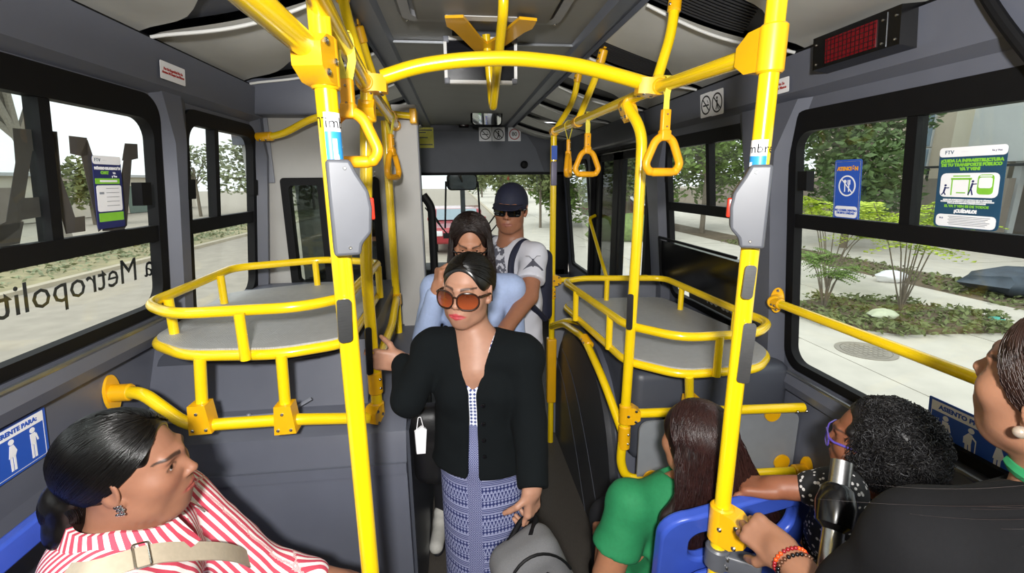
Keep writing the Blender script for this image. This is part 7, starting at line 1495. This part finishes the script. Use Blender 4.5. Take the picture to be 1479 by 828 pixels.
v = Vol(lo, hi, .008); addall(v, torso_pr(N7, P7, S7, f7, .010, (sh7R, sh7L), chest=(.14, .115), waist=(.145, .125), hip=(.155, .135), bust=1)); v.add(cap(sh7L, el7L, .062, .055), cap(el7L, el7L.lerp(wr7L, .45), .055, .046), cap(sh7R, el7R, .062, .055), cap(el7R, el7R.lerp(wr7R, .45), .055, .046), k=.02); v.noise(.005, (10, 10, 10), 51); v.sub(cap(N7 + V(0, 0, .07), N7 + f7 * .04, .07, .055), k=.003); vs, Q = v.mesh(); mesh_obj('blouse', vs, Q, FLORAL, T, pat=lambda vs: vs)
v = Vol((P7.x - .24, P7.y - .2, .03), (P7.x + .24, P7.y + .6, P7.z + .16), .012); v.add(ecap(P7 + V(0, 0, .03), P7 + V(0, .03, -.02), (.15, .13), (.15, .13), S7), k=.03)
for s_ in (-1, 1): kn = P7 + S7 * s_ * .09 + V(0, .36, .02); v.add(cap(P7 + S7 * s_ * .08, kn, .085, .065), cap(kn, V(kn.x, kn.y, .08), .062, .05), k=.03)
vs, Q = v.mesh(); mesh_obj('trousers', vs, Q, DARKP, T)
v = head_vol(H7, .19, .005); v.add(H7.e((0, -.028, .030), (.095, .110, .100)), k=.01); v.add(H7.e((0, -.065, -.055), (.085, .07, .085)), k=.03); v.sub(H7.e((0, .12, -.01), (.092, .116, .12)), k=.006); v.sub(H7.e((0, .04, -.15), (.09, .10, .08)), k=.006); v.noise(.012, (34, 34, 34), 9); vs, Q = v.mesh(); hc = mesh_obj('hair', vs, Q, HCURL, T)
def curls(n, seed, m, name, rr=(.004, .010), r_=.0011):
    R = np.random.RandomState(seed); az = R.uniform(.95, PI, n) * np.where(R.rand(n) < .5, -1, 1); el = R.uniform(-1.05, 1.5, n); az = np.where(el > .9, R.uniform(-PI, PI, n), az); d = sphdir(az, el); base = np.array((0, -.032, .020)) + d * np.array((.098, .112, .112)) * R.uniform(.98, 1.06, (n, 1)); t = np.linspace(0, 1, 22)[None, :]; a1 = np.cross(d, R.normal(0, 1, (n, 3))); a1 /= np.linalg.norm(a1, axis=1, keepdims=True); a2 = np.cross(d, a1); rad = R.uniform(*rr, (n, 1)); th = R.uniform(0, 6.28, (n, 1)) + t * R.uniform(7, 14, (n, 1)); L = R.uniform(.015, .04, (n, 1)); dr = a1 * .8 + np.array((0, 0, -.5)) + d * .25
    P = base[:, None] + dr[:, None] * (t * L)[..., None] + d[:, None] * (rad * np.cos(th))[..., None] + a2[:, None] * (rad * np.sin(th))[..., None]; return strands(name, P @ np.array(H7.R).T + np.array(H7.o), r_, m, hc)
curls(4200, 4, HCURL, 'curl_strands', (.004, .011), .0013); curls(260, 6, HGREY, 'grey_strands', (.005, .012), .0006)
PURP = mat('purple_frame', '5A4AA8', .25); eyewear(H7, T, 'glasses', PURP, MATS['clear_lens'], .052, .036, .012, .0022, .106, .0, .016)
# ================================================================== 8  dark-haired woman in black top holding the seat rail
H8 = Head((.818, .482, 1.462), (-.20, .955, .20), (-.22, -.20, .95), 1.0); f8 = V(-.35, .93, 0).normalized(); S8 = f8.cross(V(0, 0, 1)); N8 = H8.p(0, -.045, -.15); P8 = N8 - V(.03, .06, .50)
sh8L = at(1352, 785, D=.66); sh8R = N8 + S8 * .18 - V(0, 0, .06); wr8 = at(1138, 806, D=.93); el8 = at(1215, 905, D=.80); el8R = sh8R + V(.02, -.02, -.29); wr8R = el8R + V(.0, .1, -.2)
T = person('brown-haired woman in black top gripping the yellow seat rail', (P8.x, P8.y, .0)); lo, hi = bounds(H8.o, N8, sh8L, sh8R, P8, wr8, el8, wr8R, m=.17); hp = at(1098, 772, D=.985); d8 = (hp - wr8).normalized()
v = Vol(lo, hi, .009, [fine(H8.o, .125, .0028), fine(wr8 + d8 * .07, .10, .0028)]); H8.build(v, heavy=.3, slit=1.0); v.add(H8.c((0, -.02, -.05), (0, -.035, -.13), .052, .055), k=.02); v.add(cap(H8.p(0, -.03, -.1), N8 - V(0, 0, .03), .052, .06), k=.02); addall(v, torso_pr(N8, P8, S8, f8, -.006, (sh8R, sh8L), chest=(.15, .11), waist=(.14, .11), hip=(.165, .13), bust=1)); v.add(cap(sh8L, el8, .05, .042), cap(el8, wr8, .042, .027), cap(sh8R, el8R, .046, .04), cap(el8R, wr8R, .038, .026), k=.012)
add_hand(v, wr8, d8, V(.55, .75, -.55), V(-.6, .1, .3), [(.75, 1.1, .6), (.8, 1.1, .6), (.85, 1.15, .6), (.9, 1.2, .6)], .08, .96, (.5, .6)); add_hand(v, wr8R, wr8R - el8R, V(0, 0, -1), V(-1, 0, 0), [(.3, .5, .3)] * 4); vs, Q = v.mesh(); mesh_obj('body', vs, Q, SKIN, T, colr(H8, '8F654E', 'A04A48', '1c120e', blush=.1)); H8.eyeballs(T, (0, 1, .05))
v = Vol(lo, hi, .0085); addall(v, torso_pr(N8, P8, S8, f8, .012, (sh8R, sh8L), chest=(.15, .115), waist=(.15, .115), hip=(.17, .135), bust=1, shr=.062)); v.add(cap(sh8L, sh8L.lerp(el8, .75), .072, .072), cap(sh8R, sh8R.lerp(el8R, .7), .066, .066), k=.03); v.noise(.007, (8, 8, 9), 61); v.noise(.003, (24, 24, 24), 62); v.sub(cap(N8 + V(0, 0, .08), N8 + f8 * .02, .072, .058), k=.003); vs, Q = v.mesh(); mesh_obj('black_top', vs, Q, BLKTOP, T)
MB().tube([N8 + V(0, 0, .022) + (f8 * math.cos(a) + S8 * math.sin(a)) * .066 for a in np.linspace(.3, 5.9, 24)], .011, 8).build('green_collar', GREENT, T)
v = Vol((P8.x - .28, P8.y - .25, .03), (P8.x + .28, P8.y + .25, P8.z + .1), .012); v.add(ecap(P8 + V(0, 0, .03), P8 - V(0, 0, .06), (.165, .13), (.17, .135), S8), k=.03)
for s_ in (-1, 1): kn = P8 + S8 * s_ * .10 + V(0, .02, -.42); v.add(cap(P8 + S8 * s_ * .085 - V(0, 0, .05), kn, .095, .07), cap(kn, V(kn.x, kn.y, .08), .068, .055), k=.03)
vs, Q = v.mesh(); mesh_obj('trousers', vs, Q, DARKP, T)
for s_ in (-1, 1): p = P8 + S8 * s_ * .10; MB().sphere((p.x, p.y + .06, .045), (.045, .13, .045)).build('shoe', BLACK, T)
v = head_vol(H8, .20, .0045); v.add(H8.e((0, -.022, .038), (.088, .106, .097)), k=.01); v.sub(H8.e((0, .118, -.008), (.080, .095, .112)), k=.006); v.sub(H8.e((0, .05, -.13), (.11, .10, .10)), k=.006); v.sub(H8.e((-.092, .012, -.012), (.024, .030, .042)), k=.005); v.add(H8.e((0, -.10, -.05), (.05, .045, .06)), k=.03); v.add(H8.c((0, -.115, -.06), (-.03, -.10, -.22), .040, .035), k=.03); v.noise(.003, (40, 40, 10), 9); vs, Q = v.mesh(); hc = mesh_obj('hair', vs, Q, HBR, T)
slick_hair(H8, hc, HBR, (0, -.118, -.06), 3200, 9, rad=(.0885, .1065, .0975), c_=None) if False else slick_hair(H8, hc, HBR, (0, -.118, -.06), 3200, 9, rad=(.0885, .1065, .0975), hair_el=lambda az: .85 - 1.5 * (np.abs(az) / PI) ** .65, r_=.0008)
R_ = np.random.RandomState(12); n = 16; s = np.linspace(0, 1, 16)[None, :, None]; a0 = np.array(H8.p(0, -.11, -.05)) + R_.normal(0, .022, (n, 3)); sd_ = np.array(sh8L); e0 = sd_ + R_.normal(0, 1, (n, 3)) * np.array((.07, .06, .006)) + np.array((.05, -.0, .064)); mid = (a0 + e0) / 2 + R_.normal(0, .015, (n, 3)) + np.array((0, -.02, .0)); W = a0[:, None] * (1 - s) ** 2 + 2 * mid[:, None] * s * (1 - s) + e0[:, None] * s ** 2; strands('hair_tail', W, .00045, HDK, hc)
er = H8.p(-.083, .002, -.030); MB().sphere(er, .0085).build('earring', mat('pearl', 'B8A898', .2, .5), T)
def bracelet(name, c, ax, r_, m, m2=None, k=26, br=.0042):
    for i in range(k):
        a = 2 * PI * i / k; Mb = axisM(c, ax); MB().sphere(Mb @ V(r_ * math.cos(a), r_ * math.sin(a), 0), br, u=8, v=6).build('bead', (m2 if m2 and i % 7 < 3 else m), name)
bw = (wr8 - el8).normalized(); b1 = thing('bracelet', 'red and orange beaded bracelet on the wrist at seat rail', 'bracelet', wr8); bracelet(b1, wr8 - bw * .008, bw, .034, mat('bead_red', '8A1820', .3), mat('bead_orange', 'E0501C', .3)); b2 = thing('bracelet', 'black beaded bracelet below the red one on same wrist', 'bracelet', wr8 - bw * .02); bracelet(b2, wr8 - bw * .024, bw + V(.1, .1, 0), .0355, BLACKG, mat('bead_bronze', '6A4A38', .3, .5))
# seat rail she holds, with clamps
zr8 = at(1068, 752, Y=NRy).z; r0 = V(NRx, NRy, zr8); r1 = at(1190, 842, Z=zr8 - .005); sr = thing('seat_rail', 'short yellow rail behind the blue seat held by braceleted hand', 'rail', r0); MB().tube([r0, r1, r1 + (r1 - r0) * .6], .0185, 16).build('tube', YEL, sr)
clamp(SP2, r0, (0, 0, 1), (r1 - r0), L=.10, r=.0285, reach=.07); zc2 = at(1058, 800, Y=NRy).z; cl = thing('pole_clamp', 'grey cast metal clamp low on the pole by blue seat', 'clamp', (NRx, NRy, zc2)); MB().lathe([(.026, -.03), (.030, -.025), (.030, .025), (.026, .03)], axisM((NRx, NRy, zc2), (0, 0, 1)), 20).build('collar', SILVER, cl); MB().box((.0, -.022, -.028), (.10, .022, .022), axisM((NRx, NRy, zc2), (0, 0, 1), (.8, -.5, 0)), bev=.008).build('arm', SILVER, cl)
for z in (-.012, .012): bolt(V(NRx + .012, NRy - .029, zc2 + z), (.3, -1, 0), cl, .007)
# steel tube with black grip beside the seats
b0 = at(1198, 812, D=.92); b1_ = at(1216, 668, D=.98); tv = thing('steel_bottle', 'slim stainless steel flask in black sleeve held before the black top', 'flask', b0 - V(0, 0, .10)); ax8 = (b1_ - b0).normalized(); MB().lathe([(.020, -.12), (.020, .06), (.020, .20), (.0195, (b1_ - b0).length - .002), (.018, (b1_ - b0).length)], axisM(b0, ax8), 24).build('flask_body', BRUSH, tv); MB().lathe([(.0, (b1_ - b0).length + .0005), (.0165, (b1_ - b0).length + .0005), (.0165, (b1_ - b0).length + .002), (0, (b1_ - b0).length + .002)], axisM(b0, ax8), 24).build('cap_disc', WHITE, tv)
L8 = (b1_ - b0).length; MB().lathe([(.021, L8 * .30), (.034, L8 * .36), (.038, L8 * .55), (.030, L8 * .72), (.0215, L8 * .76)], axisM(b0, ax8), 20).build('sleeve', BLACKG, tv)
# ================================================================== bags
GFAB = mat('grey_melange', '606062', .9, 0, .25, 700, bump=.25, bscale=1500)
bc = at(772, 800, D=1.30); bc = V(bc.x + .01, bc.y, bc.z - .115); b = thing('backpack', 'grey melange backpack hanging from the cardigan woman hand', 'backpack', bc - V(0, 0, .2)); Mx = Matrix.Rotation(-.35, 3, 'Y') @ Matrix.Rotation(.25, 3, 'Z'); v = Vol(npv(bc) - .28, npv(bc) + .28, .006); v.add(rbox(bc, (.105, .07, .17), .055, Mx), k=.01); v.add(rbox(bc + Mx @ V(0, -.07, -.04), (.08, .03, .09), .028, Mx), k=.01); v.noise(.006, (10, 10, 10), 3); vs, Q = v.mesh(); mesh_obj('bag_body', vs, Q, GFAB, b)
top = bc + Mx @ V(0, 0, .165); hd = wrL + V(-.008, -.012, -.085)
MB().tube(fillet([top + Mx @ V(-.075, 0, -.02), hd + V(-.025, 0, -.015), hd + V(.02, 0, -.01), top + Mx @ V(.04, 0, -.005)], .03), .009, 8).build('handle', BLACK, b); MB().tube([bc + Mx @ V(.10 * math.cos(a), -.067, .03 + .135 * math.sin(a)) for a in np.linspace(.2, 2.9, 16)], .004, 6).build('zip', BLACK, b); MB().tube(fillet([top + Mx @ V(-.07, .0, -.03), bc + Mx @ V(-.125, -.03, .04), bc + Mx @ V(-.10, -.05, -.13)], .08), .014, 8).build('strap', BLACK, b); MB().tube([bc + Mx @ V(.03, -.075, .09), bc + Mx @ V(.085, -.055, -.01)], .010, 8).build('webbing', BLACK, b)
bc = at(622, 640, D=1.62); b = thing('shoulder_bag', 'black quilted shoulder bag hanging beside the navy print skirt', 'bag', bc - V(0, 0, .18)); v = Vol(npv(bc) - .25, npv(bc) + .25, .007); v.add(rbox(bc - V(0, 0, .045), (.06, .055, .105), .05), rbox(bc + V(-.005, 0, .08), (.055, .05, .07), .04), k=.012); v.noise(.006, (14, 14, 14), 4); vs, Q = v.mesh(); mesh_obj('bag_body', vs, Q, mat('black_nylon', '0C0C0E', .5, 0, .15, 60, bump=.2), b); MB().tube(fillet([bc + V(.03, .02, .13), bc + V(.06, .03, .35), shR + V(.04, .03, .062)], .1), .008, 8).build('strap', BLACK, b)
mk = at(607, 632, D=1.50); b = thing('face_mask', 'white folded face mask dangling from the black shoulder bag', 'face mask', mk - V(0, 0, .05)); M = frame_of(mk, (1, .3, 0), (0, 0, 1)); mb = MB(); mb.prism([(-.016, -.05), (.012, -.055), (.02, .03), (.006, .042), (-.018, .028)], .012, M); mb.build('mask', SIGNW, b); MB().tube(fillet([M @ V(-.012, .03, .006), M @ V(-.004, .075, .006), M @ V(.004, .075, .006), M @ V(.012, .03, .006)], .02), .0014, 6).build('ear_loop', SIGNW, b)

# black hose under the roof edge at the rear right
hs = thing('cable_hose', 'thick black hose curving down the wall behind LED display', 'hose', atw(1, 1478, 72, .05)); MB().tube(fillet([atw(1, 1405, -40, .05), atw(1, 1440, 20, .05), atw(1, 1490, 85, .05), atw(1, 1560, 160, .05)], .1), .013, 10).build('tube', BLACK, hs)
